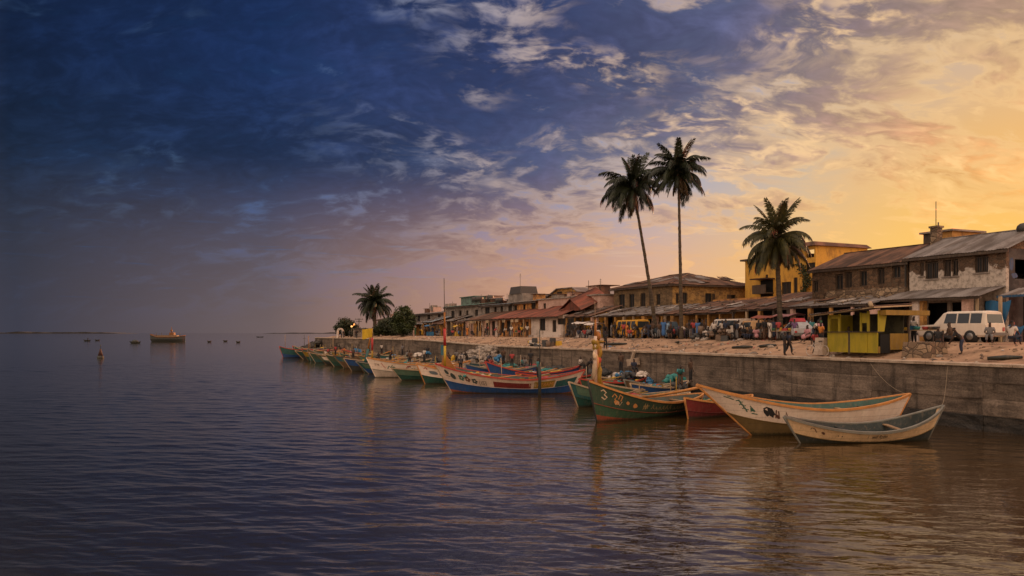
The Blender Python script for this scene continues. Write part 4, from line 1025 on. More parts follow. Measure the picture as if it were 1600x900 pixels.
# ---------------------------------------------------------------- yellow kiosk on the edge of the slope
def kiosk():
    YEL = paint('kiosk_yellow', (.36, .27, .012), .5, (.24, .20, .012)); YEL2 = paint('kiosk_ochre', (.26, .15, .02), .8)
    s = 1.5; t0, t1 = 9.95, 14.0; L = t1 - t0; d = 2.3; z0 = 3.66
    r = thing('kiosk', 'bright yellow green painted market kiosk with open counters standing on the sea wall edge', 'kiosk', P(t1, s, z0), RZ)
    X = lambda px: t1 - T(px, s)
    for a, b2 in ((1293, 1325.2), (1328, 1355), (1355.6, 1371.5)):
        x0, x1 = X(a), X(b2); b = MB()
        b.box(x0, x1, 0, .04, .10, 1.34); b.build('wall_panel', YEL, r)
        b = MB(); b.box(x0 + .02, x1 - .02, -.03, -.003, 1.28, 1.36); b.build('batten', YEL, r)
    b = MB(); b.box(X(1325.4), X(1327.8), -.01, .05, .0, 1.36); b.build('post', FRAME, r)
    b = MB(); b.box(-.05, L, -.12, .45, 1.37, 1.42); b.build('counter', FRAME, r)
    for a, b2, z1 in ((1293, 1296, 2.5), (1309, 1312, 2.56), (1343, 1345, 2.6), (1354, 1357, 2.68)):
        b = MB(); b.box(X(a), X(b2), .02, .12, 1.424, z1); b.build('post', YEL, r)
    b = MB(); b.box(X(1296) + .003, X(1309) - .003, .06, .09, 2.25, 2.5); b.box(X(1345) + .003, X(1354) - .003, .06, .09, 1.95, 2.55); b.build('wall_panel', YEL, r)
    b = MB(); b.box(-.0, .05, .14, d, .1, 2.5); b.build('wall_panel', YEL, r)
    b = MB(); b.box(.06, L - .06, d - .05, d, .1, 2.55); b.build('wall_panel', M('kiosk_inside', (.06, .055, .03), (.03, .028, .02)), r)
    # end side: half panel, torn dark doorway, corner boards
    b = MB(); b.box(L - .002, L + .04, 0, .5, .10, .5); b.box(L - .002, L + .04, 1.0, d + .35, .3, 1.3); b.build('wall_panel', YEL2, r)
    b = MB(); b.box(L + .01, L + .05, .15, .95, .1, 1.25); b.build('doorway', DARK, r)
    b = MB(); b.add([(L, .02, 1.42), (L + .04, .5, 1.42), (L + .04, .75, 2.7), (L, .02, 2.7), (L - .04, .02, 1.42), (L, .5, 1.42), (L, .75, 2.7), (L - .04, .02, 2.7)], [(0, 1, 2, 3), (7, 6, 5, 4), (0, 4, 5, 1), (1, 5, 6, 2), (2, 6, 7, 3), (3, 7, 4, 0)]); b.build('wall_panel', YEL, r)
    b = MB(); b.beam((L + .02, d + .3, 0), (L + .02, d + .3, 2.75), .1); b.build('post', FRAME, r)
    b = MB(); b.box(L - .02, L + .5, .1, d + 1.6, 2.42, 2.72); b.build('signboard', YEL2, r)
    # roof rising to the near end, uneven edge
    O = Vector((-.75, -.75, 2.52)); U = Vector((L + .95, 0, .42)); n = 6
    for i in range(n):
        a = O + U * (i / n); w2 = U.length / n
        sheets(r, a + Vector((0, random.uniform(-.1, .05), random.uniform(-.02, .03))), U, (0, 1, .06), w2 + .04, lambda x: 0, lambda x: 3.6, RUST if i % 2 else ZINC, .7)
    b = MB(); b.beam(O + Vector((.05, .12, -.06)), O + U + Vector((0, .12, -.06)), .09, .09); b.beam(O + U + Vector((0, .12, -.06)), O + U + Vector((0, 3.4, .1)), .09, .09); b.build('roof_beam', POST, r)
    b = MB(); b.tube([O + U + Vector((.05, -.1, .05)), O + U + Vector((-.4, .3, .22))], .13, 8); b.build('rolled_mat', POST, r)
    b = MB()
    for i in range(5):
        x = random.uniform(.5, L - .5); b.box(x, x + .25, .15, .4, 1.424, 1.424 + random.uniform(.15, .4))
    tag(b.build('stock', M('dark_goods', (.05, .045, .04), (.1, .07, .05), 6)), kind='stuff')
kiosk()
# pale blocks beside the kiosk
def block(name, label, cat, t, s, z, sx, sy, sz, mat, rot=0., top=.02):
    b = MB(); b.box(-sx / 2, sx / 2, -sy / 2, sy / 2, 0, sz, top=(top, top))
    o = b.build(name, mat, None, P(t, s, z)); o.rotation_euler = (0, 0, RZ + rot); return tag(o, label, cat)
PALEB = M('pale_block', (.48, .38, .30), (.34, .26, .2), 2., .9, .4)
block('cement_block', 'pale cement block standing left of the yellow kiosk, the upper one', 'block', T(1285, 1.6), 1.6, 4.16, .75, .6, .52, PALEB, .05)
block('cement_block', 'pale rounded cement block on the ground left of the yellow kiosk, the lower one', 'block', T(1284, 1.5), 1.5, 3.55, .85, .7, .6, PALEB, -.05, .08)
block('stone_plinth', 'low rough masonry plinth on the slope right of the yellow kiosk', 'plinth', 7.6, 2.6, 3.5, 1.9, 1.6, .95, STL, .02, .08)

# ---------------------------------------------------------------- vehicles
TYRE = plain('tyre_rubber', (.018, .017, .016), .85); RIM = plain('wheel_rim', (.25, .24, .23), .4, .6)
CARGL = plain('car_glass', (.03, .035, .04), .08); CHROME = plain('bumper', (.12, .115, .11), .45, .3)
LAMPR = plain('tail_lamp', (.35, .03, .02), .3); LAMPW = plain('headlamp', (.6, .58, .52), .2)
def vehicle(name, label, cat, loc, rz, L, W2, st, wheels, panes, mat, ends=None, wr=.36, rack=False, group=None):
    """body lofted through stations (x, z_bottom, z_belt, z_top, halfwidth_belt, halfwidth_top); front at -x"""
    r = thing(name, label, cat, loc, rz, group)
    b = MB(); vs = []; fs = []
    for x, zb, zl, zt, wb, wt in st:
        half = [(wb * .93, zb), (wb, zb + .12), (wb * 1.0, (zb + zl) / 2), (wb * .985, zl), (wt, max(zl + .005, zt - .09)), (wt * .86, max(zl + .01, zt)), (0, max(zl + .012, zt + .02))]
        ring = [(x, -a, z) for a, z in half] + [(x, a, z) for a, z in half[-2::-1]]
        vs += ring
    k = 13
    for i in range(len(st) - 1):
        for j in range(k): a, c = i * k + j, i * k + (j + 1) % k; fs.append((a, c, c + k, a + k))
    fs.append(tuple(range(k))); fs.append(tuple(range(len(vs) - 1, len(vs) - 1 - k, -1)))
    b.add(vs, fs, 0); o = b.build('body', mat, r)
    bv = o.modifiers.new('bevel', 'BEVEL'); bv.width = .035; bv.segments = 2; bv.limit_method = 'ANGLE'; bv.angle_limit = R(25)
    def at(x, f, side):
        for a, c in zip(st, st[1:]):
            if a[0] <= x <= c[0]:
                u = (x - a[0]) / max(1e-6, c[0] - a[0]); g = [p + (q2 - p) * u for p, q2 in zip(a, c)]
                zl, zt = g[2], g[3] - .09
                return Vector((x, side * (g[4] * .985 + (g[5] - g[4] * .985) * f + .012), zl + (zt - zl) * f))
    for x0, x1, xs in panes:
        for sd in (-1, 1):
            p = [at(x0, .08, sd), at(x1, .08, sd), at(x1 - xs * .0, .93, sd), at(x0 + xs, .93, sd)]
            q = [v - Vector((0, sd * .03, 0)) for v in p]
            m = MB(); m.add(p + q, [(0, 1, 2, 3), (7, 6, 5, 4), (0, 4, 5, 1), (1, 5, 6, 2), (2, 6, 7, 3), (3, 7, 4, 0)]); m.build('side_window', CARGL, r)
    for x in wheels:
        for sd in (-1, 1):
            m = MB(); y = sd * (W2 - .06); n = 16
            m.tube([(x, y - .1 * sd, wr), (x, y + .09 * sd, wr)], [wr, wr], n); t = m.build('wheel', TYRE, r)
            m = MB(); m.tube([(x, y + .085 * sd, wr), (x, y + .105 * sd, wr)], [wr * .6, wr * .55], 12); m.build('rim', RIM, t)
            m = MB(); m.tube([(x, y - .2 * sd, wr + .02), (x, y + .045 * sd, wr + .02)], [wr * 1.22] * 2, n); m.build('wheel_arch', TYRE, r)
    x0, x1 = st[0][0], st[-1][0]; z = st[0][1]
    for xx, sg in ((x0, -1), (x1, 1)):
        m = MB(); m.box(min(xx, xx + sg * .12) , max(xx, xx + sg * .12), -W2 * .95, W2 * .95, z + .02, z + .2); m.build('bumper', CHROME, r)
        for sd in (-1, 1):
            zl = (st[0] if sg < 0 else st[-1])[2]
            m = MB(); m.box(min(xx + sg * .003, xx + sg * .035), max(xx + sg * .003, xx + sg * .035), sd * W2 * .78 - .09, sd * W2 * .78 + .09, zl - .38, zl - .14); m.build('headlamp' if sg < 0 else 'tail_lamp', LAMPW if sg < 0 else LAMPR, r)
    if ends:
        for sg, x, z0, z1, w0, w1, sl in ends:
            p = [(x, -w0, z0), (x, w0, z0), (x + sl, w1, z1), (x + sl, -w1, z1)]; off = Vector((sg * .02, 0, 0))
            m = MB(); m.add([Vector(v) + off for v in p] + [Vector(v) - off for v in p], [(0, 1, 2, 3), (7, 6, 5, 4), (0, 4, 5, 1), (1, 5, 6, 2), (2, 6, 7, 3), (3, 7, 4, 0)]); m.build('windscreen' if sg < 0 else 'rear_window', CARGL, r)
    if rack:
        m = MB()
        for sd in (-.6, .6): m.beam((-.6, sd, rack), (2.1, sd, rack), .04)
        for i in range(6): m.beam((-.6 + .54 * i, -.6, rack + .03), (-.6 + .54 * i, .6, rack + .03), .03)
        m.build('roof_rack', CHROME, r)
    return r
CREAM = paint('cream_car_paint', (.66, .58, .49), .12, (.60, .51, .42))
vehicle('parked_car', 'dusty white long estate off-roader parked under the awning of the peeling house', 'car', P(9.6, 8.3, ZS), RZ, 4.8, .92,
        [(-2.35, .42, .98, 1.0, .82, .8), (-2.2, .34, 1.05, 1.07, .90, .84), (-1.15, .34, 1.12, 1.14, .92, .84), (-.62, .34, 1.14, 1.84, .92, .74), (-.3, .34, 1.14, 1.95, .92, .76), (2.05, .34, 1.14, 1.95, .92, .76), (2.3, .36, 1.12, 1.88, .90, .74), (2.42, .42, 1.08, 1.12, .88, .80)],
        (-1.45, 1.4), ((-.42, .42, .12), (.52, 1.28, 0), (1.38, 2.1, 0)), CREAM, ((1, 2.39, 1.2, 1.74, .72, .66, -.06), (-1, -.92, 1.2, 1.74, .72, .62, .30)), .38)
vehicle('minibus', 'bright yellow open sided minibus parked by the yellow shop front', 'minibus', P(47.8, 8.2, ZS), RZ, 4.9, .9,
        [(-2.35, .45, .95, .97, .82, .8), (-2.1, .38, 1.0, 1.02, .9, .84), (-1.6, .38, 1.05, 1.95, .9, .76), (2.2, .38, 1.05, 1.98, .9, .78), (2.35, .42, 1.02, 1.9, .88, .76)],
        (-1.45, 1.35), ((-1.4, -.75, .1), (-.55, .3, 0), (.5, 1.2, 0), (1.35, 2.05, 0)), paint('bus_yellow', (.60, .30, .02), .15), ((1, 2.37, 1.15, 1.8, .72, .66, -.02),), .34)
vehicle('delivery_van', 'plain white box van parked in front of the ochre shop row', 'van', P(T(1143, 7.9), 7.9, ZS), RZ, 4.4, .95,
        [(-2.1, .42, 1.0, 1.02, .85, .82), (-1.9, .36, 1.08, 1.1, .93, .86), (-1.5, .36, 1.1, 1.75, .93, .78), (-1.2, .36, 1.2, 1.8, .95, .84), (2.1, .38, 1.2, 1.8, .95, .84)],
        (-1.35, 1.25), ((-1.45, -.95, .15), (-.8, .3, 0), (.45, 1.7, 0)), paint('van_white', (.62, .54, .47), .2), None, .33)
vehicle('delivery_van', 'cream van with an orange rear parked just right of the white box van', 'van', P(T(1177, 8.1), 8.1, ZS), RZ + .06, 3.4, .85,
        [(-1.6, .42, .95, .97, .8, .78), (-1.45, .36, 1.0, 1.02, .85, .8), (-1.1, .36, 1.02, 1.6, .85, .72), (1.6, .38, 1.05, 1.65, .85, .76)],
        (-1.05, .95), ((-1.0, -.5, .12), (-.35, .5, 0)), paint('van_cream', (.52, .30, .14), .3), None, .32)
vehicle('parked_car', 'pale grey parked car with a red load on its roof left of the yellow kiosk', 'car', P(T(1246, 7.6), 7.6, ZS), RZ - .5, 4.1, .85,
        [(-2.0, .4, .8, .82, .78, .76), (-1.85, .32, .86, .88, .84, .78), (-.95, .32, .94, .96, .86, .78), (-.35, .32, .96, 1.42, .86, .62), (.9, .32, .96, 1.42, .86, .62), (1.5, .32, .94, 1.0, .86, .76), (2.0, .38, .88, .92, .8, .76)],
        (-1.25, 1.25), ((-.3, .3, .15), (.38, .95, 0)), paint('car_grey', (.38, .37, .38), .15), ((-1, -.68, 1.0, 1.35, .6, .52, .24),), .3)
b = MB(); b.box(-.6, .6, -.5, .5, 0, .28, top=(.12, .1)); o = b.build('bundle', paint('red_cloth', (.40, .04, .05), .2), None, P(T(1246, 7.6), 7.6, ZS + 1.47)); o.rotation_euler = (0, 0, RZ - .5); tag(o, 'red cloth bundle tied on the roof of the pale grey car', 'bundle')
vehicle('pickup_truck', 'dark blue pickup truck loaded with goods between the two tall palm trunks', 'pickup', P(T(1048, 8.3), 8.3, ZS), RZ, 4.6, .88,
        [(-2.2, .45, .95, .97, .8, .78), (-2.0, .4, 1.0, 1.02, .87, .8), (-1.2, .4, 1.05, 1.08, .88, .8), (-.8, .4, 1.06, 1.7, .88, .7), (.1, .4, 1.06, 1.7, .88, .7), (.25, .4, 1.06, 1.1, .88, .84), (2.25, .42, 1.04, 1.08, .88, .84)],
        (-1.4, 1.35), ((-.7, .05, .15),), paint('truck_blue', (.05, .08, .11), .4), None, .36)
# ---------------------------------------------------------------- wooden fishing boats
WOODI = paint('boat_inside', (.05, .08, .07), .7, (.06, .05, .035)); WOODP = paint('boat_wood', (.30, .19, .10), .5)
RAILO = paint('rail_orange', (.56, .24, .07), .35); RAILB = paint('rail_brown', (.15, .085, .04), .5); RAILR = paint('rail_red', (.42, .055, .035), .3); RAILG = paint('rail_grey', (.20, .19, .16), .5); RAILW = paint('rail_pale', (.40, .29, .19), .6)
BWHITE = paint('boat_white', (.82, .68, .57), .24, (.72, .56, .45)); BCREAM = paint('boat_cream', (.80, .56, .33), .38, (.62, .42, .24)); BGREEN = paint('boat_green', (0.0465, 0.0837, 0.0527), 0.55); BGREEN2 = paint('boat_deep_green', (0.0140, 0.0700, 0.0525), 0.50)
BTEAL = paint('boat_teal', (0.0240, 0.1020, 0.1020), 0.55); BBLUE = paint('boat_blue', (0.0160, 0.0680, 0.2080), 0.45); BRED = paint('boat_red', (0.1920, 0.0240, 0.0224), 0.55); BBROWN = paint('boat_brown', (.16, .095, .05), .5); BOLIVE = paint('boat_olive', (.20, .13, .05), .5)
BYEL = paint('boat_yellow', (0.3120, 0.1860, 0.0180), 0.55); BORNG = paint('boat_orange', (0.3120, 0.1200, 0.0210), 0.50); BANTI = paint('boat_red_oxide', (.27, .065, .03), .45); BDARK = paint('boat_dark', (.035, .04, .038), .4); BPALEG = paint('boat_pale_green', (0.0960, 0.1680, 0.1140), 0.55); BSKY = paint('boat_sky_blue', (0.0350, 0.1300, 0.1800), 0.50)
MKDARK = plain('mark_dark', (.035, .05, .045), .7); MKGREEN = plain('mark_green', (.05, .13, .09), .7); MKRED = plain('mark_red', (.42, .05, .03), .7); MKBROWN = plain('mark_brown', (.12, .05, .03), .7); MKPALE = plain('mark_pale', (.62, .45, .30), .7); MKORNG = plain('mark_orange', (.6, .26, .08), .7); MKYEL = plain('mark_yellow', (.65, .42, .05), .7); MKBLACK = plain('mark_black', (.02, .018, .018), .7)

PLACED = []
class Hull:
    def __init__(s, L, beam, zb, h0, zs, rake_b=.2, rake_s=.12, draft=.35, ub=.55, us=.55, pb=2.0, ps=2.0, full=2.3):
        s.L, s.B, s.zb, s.h0, s.zs, s.rb, s.rs, s.dr, s.ub, s.us, s.pb, s.ps, s.full = L, beam, zb, h0, zs, rake_b, rake_s, draft, ub, us, pb, ps, full
    def sheer(s, u):
        return s.h0 + (s.zb - s.h0) * max(0, (s.ub - u) / s.ub) ** s.pb + (s.zs - s.h0) * max(0, (u - s.us) / (1 - s.us)) ** s.ps
    def pt(s, u, v, side, inset=0.):
        zk = -s.dr + .12 * abs(2 * u - 1) ** 4; zz = zk + (s.sheer(u) - zk) * v
        x = -s.L / 2 + s.L * u + (1 - v) * s.L * (s.rb * (1 - u) ** 3 - s.rs * u ** 3)
        pl = max(0, 1 - abs(2 * u - 1) ** s.full) ** .85
        y = s.B / 2 * pl * (.62 * max(v, 0) ** .5 + .38 * v)
        y = max(0, y - inset)
        return Vector((x, side * max(y, .012 if inset == 0 else .0), zz))
    def nrm(s, u, v, side):
        a = s.pt(min(1, u + .01), v, side) - s.pt(max(0, u - .01), v, side); b = s.pt(u, min(1, v + .03), side) - s.pt(u, max(0, v - .03), side)
        n = a.cross(b).normalized()
        return n if n.y * side > 0 else -n

def boat(label, bow, stern, hull, top, bot, rail, vb=.45, anti=None, va=.2, inner=None, thw=4, marks=None, group=None, heel=0., detail=True, name='fishing_boat', trim=None, post=None, stemm=None, clutter=0, band=None):
    """bow=(column, distance) stern=(column, distance)"""
    bw = Vector(((bow[0] - 800) / 1250 * bow[1], bow[1], 0)); st = Vector(((stern[0] - 800) / 1250 * stern[1], stern[1], 0))
    L = (st - bw).length; h = Hull(L, *hull[0], **hull[1])
    PLACED.append((bw, st, hull[0][0]))
    r = thing(name, label, 'fishing boat', (bw + st) / 2, math.atan2(st.y - bw.y, st.x - bw.x), group)
    r.rotation_euler[0] = R(heel)
    nu = 30 if detail else 18
    us = [i / nu for i in range(nu + 1)]
    def skin(v0, v1, m, name, nv=4, lift=0.):
        b = MB()
        for sd in (-1, 1):
            vs = []; fs = []
            for u in us:
                for j in range(nv + 1):
                    v = v0 + (v1 - v0) * j / nv; vs.append(h.pt(u, v, sd) + (h.nrm(u, v, sd) * lift if lift else Vector((0, 0, 0))))
            k = nv + 1
            for i in range(nu):
                for j in range(nv):
                    f = (i * k + j, i * k + j + 1, i * k + k + j + 1, i * k + k + j); fs.append(f if sd > 0 else f[::-1])
            b.add(vs, fs, 0, True)
        return b.build(name, m, r)
    if anti: skin(0, va, anti, 'keel_paint', 2); skin(va, vb, bot, 'lower_hull', 3)
    else: skin(0, vb, bot, 'lower_hull', 4)
    skin(vb, 1, top, 'upper_hull', 4)
    # rubbing strake at the paint line, inner skin, floor
    b = MB()
    for sd in (-1, 1):
        b.tube([h.pt(u, vb, sd) + h.nrm(u, vb, sd) * .012 for u in us], .022, 5)
    b.build('strake', trim or bot, r)
    b = MB()
    for sd in (-1, 1):
        vs = []; fs = []
        for u in us:
            for v in (.30, .55, .8, .995): vs.append(h.pt(.03 + u * .94, v, sd, .07))
        for i in range(nu):
            for j in range(3): f = (i * 4 + j, i * 4 + 4 + j, i * 4 + 5 + j, i * 4 + j + 1); fs.append(f if sd > 0 else f[::-1])
        b.add(vs, fs, 0, True)
    b.build('inner_hull', inner or WOODI, r)
    b = MB(); vs = []; fs = []
    for i, u in enumerate(us):
        p = h.pt(.03 + u * .94, .34, 1, .06); vs += [p, (p.x, -p.y, p.z)]
    fs = [(2 * i, 2 * i + 1, 2 * i + 3, 2 * i + 2) for i in range(nu)]
    b.add(vs, fs); b.build('floor_boards', WOODP, r)
    for sd in (-1, 1):
        b = MB(); w2 = .075; vs = []; fs = []
        for u in us:
            p = h.pt(u, 1, sd); o = Vector((0, sd, 0))
            vs += [p + o * .05 + Vector((0, 0, -.07)), p + o * .06 + Vector((0, 0, .045)), p - o * .07 + Vector((0, 0, .045)), p - o * .07 + Vector((0, 0, -.05))]
        for i in range(nu):
            for j in range(4): a, c = i * 4 + j, i * 4 + (j + 1) % 4; fs.append((a, a + 4, c + 4, c))
        fs += [(0, 1, 2, 3), tuple(range(len(vs) - 1, len(vs) - 5, -1))]
        b.add(vs, fs); b.build('gunwale', rail, r)
    b = MB(); b.tube([h.pt(0, v, 1) * 1 + Vector((-.03, 0, 0)) for v in (.02, .2, .4, .6, .8, 1.0)], [.05, .05, .055, .06, .065, .075], 6); b.build('stem', stemm or rail, r)
    b = MB(); b.tube([h.pt(1, v, 1) + Vector((.02, 0, .0)) for v in (.1, .5, 1.0)], [.05, .05, .06], 6); b.build('stern_post', rail, r)
    for i in range(thw):
        u = .2 + .66 * (i + .5) / thw + random.uniform(-.02, .02); p = h.pt(u, .86, 1, .05)
        b = MB(); b.box(p.x - .12, p.x + .12, -p.y, p.y, p.z - .025, p.z + .025); b.build('thwart', random.choice((WOODP, inner or WOODI)), r)
    if band:                                                   # painted panels on the upper strake: (u0,u1,v0,v1,material)
        for u0, u1, v0, v1, m in band:
            b = MB()
            for sd in (-1, 1):
                n = 10; vs = []
                for i in range(n + 1):
                    u = u0 + (u1 - u0) * i / n
                    for v in (v0, (v0 + v1) / 2, v1): vs.append(h.pt(u, v, sd) + h.nrm(u, v, sd) * .006)
                fs = []
                for i in range(n):
                    for j in range(2):
                        f = (i * 3 + j, i * 3 + j + 1, i * 3 + j + 4, i * 3 + j + 3); fs.append(f if sd > 0 else f[::-1])
                b.add(vs, fs)
            b.build('painted_panel', m, r)
    if marks: marks(r, h)
    if clutter:
        for i in range(clutter + 5):
            u = random.uniform(.16, .88); p = h.pt(u, .9, 1, .1); m = random.choice(CLUT); b = MB(); y = random.uniform(-.6, .6) * p.y
            k = random.random()
            if k < .34:
                for j in range(7): b.ball((p.x + random.gauss(0, .28), y + random.gauss(0, .16), p.z + random.uniform(-.12, .14)), (random.uniform(.12, .26), random.uniform(.10, .2), random.uniform(.07, .15)), 6, 0, .2)
                b.build('net_heap', m, r)
            elif k < .50: b.box(p.x - .25, p.x + .25, y - .18, y + .18, p.z - .1, p.z + .18, top=(.03, .03)); b.build('fish_crate', m, r)
            elif k < .78:
                ln = random.uniform(1.2, 2.8); b.tube([(p.x - ln / 2, y, p.z + .08), (p.x + ln / 2, y + random.uniform(-.3, .3), p.z + random.uniform(.1, .55))], .04, 5); b.build('boat_pole', random.choice((WOODP, RAILW, BYEL, RAILO)), r)
            elif k < .88: b.tube([(p.x, y, p.z - .2), (p.x, y, p.z + .3)], [.16, .17], 10); b.build('drum', m, r)
            elif k < .95:
                b.add([(p.x - .7, y - .3, p.z), (p.x, y - .35, p.z + .12), (p.x + .7, y - .25, p.z + .02), (p.x - .6, y + .3, p.z + .1), (p.x, y + .3, p.z + .28), (p.x + .8, y + .25, p.z + .1), (p.x, y, p.z - .1)], [(0, 1, 4, 3), (1, 2, 5, 4), (0, 3, 6), (2, 6, 5), (0, 6, 1), (1, 6, 2), (3, 4, 6), (4, 5, 6)]); b.build('cloth', m, r)
            else:
                b.tube([(p.x, y, p.z - .3), (p.x + random.uniform(-.1, .1), y, p.z + random.uniform(.9, 1.9))], .035, 5); b.build('pole', random.choice((WOODP, BYEL, RAILW)), r)
    return r, h
CLUT = [paint('net_dark', (.05, .05, .05), .1), paint('net_teal', (.03, .20, .19), .2), paint('net_blue', (.03, .15, .30), .2), paint('cloth_white', (.55, .48, .42), .2), paint('net_brown', (.15, .10, .07), .3), paint('plastic_yellow', (.55, .33, .03), .2), paint('net_green', (.04, .15, .08), .3), paint('cloth_red', (.36, .05, .05), .2)]

def ribbon(r, h, side, pts, wd, mat, b=None, lift=.012):
    """painted brush stroke following the hull: pts in (u, v)"""
    b = b or MB(); vs = []; fs = []
    P3 = [h.pt(u, v, side) + h.nrm(u, v, side) * lift for u, v in pts]; N3 = [h.nrm(u, v, side) for u, v in pts]
    for i, p in enumerate(P3):
        d = (P3[min(i + 1, len(P3) - 1)] - P3[max(i - 1, 0)]).normalized(); e = d.cross(N3[i]).normalized() * wd / 2
        vs += [p + e, p - e]
    for i in range(len(P3) - 1): fs += [(2 * i, 2 * i + 1, 2 * i + 3, 2 * i + 2)]
    b.add(vs, fs); return b
def patch(h, side, u, v, ru, rv, b, n=10, jag=.25, lift=.010):
    c = [(u, v)] + [(u + ru * random.uniform(1 - jag, 1) * math.cos(6.283 * i / n), v + rv * random.uniform(1 - jag, 1) * math.sin(6.283 * i / n)) for i in range(n)]
    b.add([h.pt(a, min(1, c2), side) + h.nrm(a, min(1, c2), side) * lift for a, c2 in c], [(0, 1 + i, 1 + (i + 1) % n) for i in range(n)])
def lettering(r, h, side, text, u0, v0, size, mat, flip=False, name='lettering', shear=0., du=None, dv=0.):
    cu = bpy.data.curves.new('lettering', 'FONT'); cu.body = text; cu.size = 1; cu.resolution_u = 2
    o = bpy.data.objects.new('lettering', cu); COL.objects.link(o)
    bpy.context.view_layer.update(); me = o.to_mesh(); vs = [v.co.copy() for v in me.vertices]; fs = [tuple(p.vertices) for p in me.polygons]; o.to_mesh_clear()
    bpy.data.objects.remove(o)
    out = []
    hh = h.sheer(u0) + h.dr
    for c in vs:
        u = u0 + (du or size) * c.x / h.L; v = v0 + size * (c.y + shear * c.x) / hh + dv * c.x
        out.append(h.pt(u, min(.97, v), side) + h.nrm(u, min(.97, v), side) * .014)
    b = MB(); b.add(out, fs); b.build(name, mat, r)

# --- the big white boat and the small cream one in front
def marks_white(r, h):
    random.seed(3); b = MB()
    ribbon(r, h, -1, [(.085, .90), (.105, .89), (.125, .88)], .05, None, b); ribbon(r, h, -1, [(.105, .93), (.12, .93)], .04, None, b)
    for k, (u, v) in enumerate(((.148, .86), (.150, .78), (.152, .70))):
        ribbon(r, h, -1, [(u - .016, v), (u - .004, v + .03), (u + .008, v), (u + .018, v + .02)], .055, None, b); ribbon(r, h, -1, [(u, v - .05), (u + .003, v + .05)], .05, None, b)
    ribbon(r, h, -1, [(.178, .68), (.19, .82), (.2, .70), (.182, .70)], .055, None, b); ribbon(r, h, -1, [(.174, .64), (.205, .64)], .05, None, b); patch(h, -1, .192, .73, .009, .05, b)
    b.build('painted_sign', MKGREEN, r)
    b = MB(); patch(h, -1, .258, .72, .014, .10, b); patch(h, -1, .280, .74, .014, .13, b); ribbon(r, h, -1, [(.25, .80), (.268, .86), (.29, .84), (.297, .70)], .09, None, b); b.build('painted_sign', MKBLACK, r)
    b = MB(); ribbon(r, h, -1, [(.298, .62), (.306, .74), (.313, .84)], .06, None, b); ribbon(r, h, -1, [(.300, .68), (.318, .66), (.322, .82)], .06, None, b); patch(h, -1, .312, .66, .010, .07, b)
    b.build('painted_sign', MKBROWN, r)
    b = MB(); ribbon(r, h, -1, [(.348, .60), (.357, .82), (.366, .60)], .06, None, b); ribbon(r, h, -1, [(.351, .68), (.363, .68)], .05, None, b); b.build('painted_sign', MKBROWN, r)
boat('big white boat with an orange rail and painted signs near its long raked bow', (1088, 38.9), (1421, 40.2), ((2.3, 2.5, 1.32, 1.95), dict(rake_b=.275, rake_s=.10, draft=.35, ub=.62, us=.52, pb=1.75, ps=2.1, full=2.2)),
     BWHITE, BOLIVE, RAILO, .50, inner=paint('boat_inside_green', (.045, .10, .08), .6), marks=marks_white, heel=2.5, thw=6, trim=BOLIVE)
def marks_cream(r, h):
    random.seed(4); b = MB()
    ribbon(r, h, -1, [(.115, .78), (.125, .86), (.14, .84), (.145, .70)], .035, None, b); patch(h, -1, .185, .72, .012, .07, b); b.build('painted_sign', MKBROWN, r)
    b = MB(); patch(h, -1, .275, .70, .004, .03, b); patch(h, -1, .30, .69, .005, .035, b); b.build('painted_sign', MKBLACK, r)
    lettering(r, h, -1, 'l   will Rpbn', .46, .66, .26, MKBLACK, du=.21)
boat('small cream coloured boat lying alongside in front of the big white boat', (1224, 36.3), (1471, 37.4), ((1.9, 1.22, .62, 1.62), dict(rake_b=.12, rake_s=.10, draft=.3, ub=.5, us=.5, pb=1.8, ps=2.1, full=2.6)),
     BCREAM, BDARK, RAILG, .46, inner=paint('boat_inside_dark', (.014, .022, .02), .4), marks=marks_cream, heel=6, thw=2, trim=BOLIVE)
# --- green boat with the tall painted prow post
def marks_green(r, h):
    random.seed(5)
    b = MB(); ribbon(r, h, -1, [(.055, .86), (.07, .91), (.085, .86), (.072, .80), (.088, .75), (.072, .68), (.055, .72)], .07, None, b); b.build('painted_sign', MKPALE, r)
    b = MB()
    ribbon(r, h, -1, [(.12, .80), (.135, .90), (.15, .84), (.135, .76), (.155, .70)], .07, None, b); ribbon(r, h, -1, [(.16, .78), (.17, .92), (.185, .88), (.175, .74)], .07, None, b); patch(h, -1, .15, .68, .02, .07, b); b.build('painted_sign', MKORNG, r)
    b = MB(); ribbon(r, h, -1, [(.14, .62), (.155, .72), (.17, .62), (.185, .74)], .05, None, b); b.build('painted_sign', MKPALE, r)
    b = MB(); patch(h, -1, .225, .74, .012, .06, b); patch(h, -1, .28, .70, .018, .09, b); b.build('painted_sign', MKORNG, r)
    b = MB()
    for i, u in enumerate((.345, .362)): ribbon(r, h, -1, [(u, .62), (u + .006, .86), (u + .013, .66)], .05, None, b)
    ribbon(r, h, -1, [(.340, .74), (.385, .78)], .045, None, b)
    x = .41
    for k in range(11):
        hh = random.uniform(.12, .24); ribbon(r, h, -1, [(x, .66), (x + .006, .66 + hh), (x + .016, .62 + hh * .4), (x + .022, .70)], .042, None, b); x += random.choice((.026, .03, .045))
        if k % 3 == 1: patch(h, -1, x, .56, .005, .03, b)
    b.build('lettering', plain('mark_gold', (.50, .33, .14), .7), r)
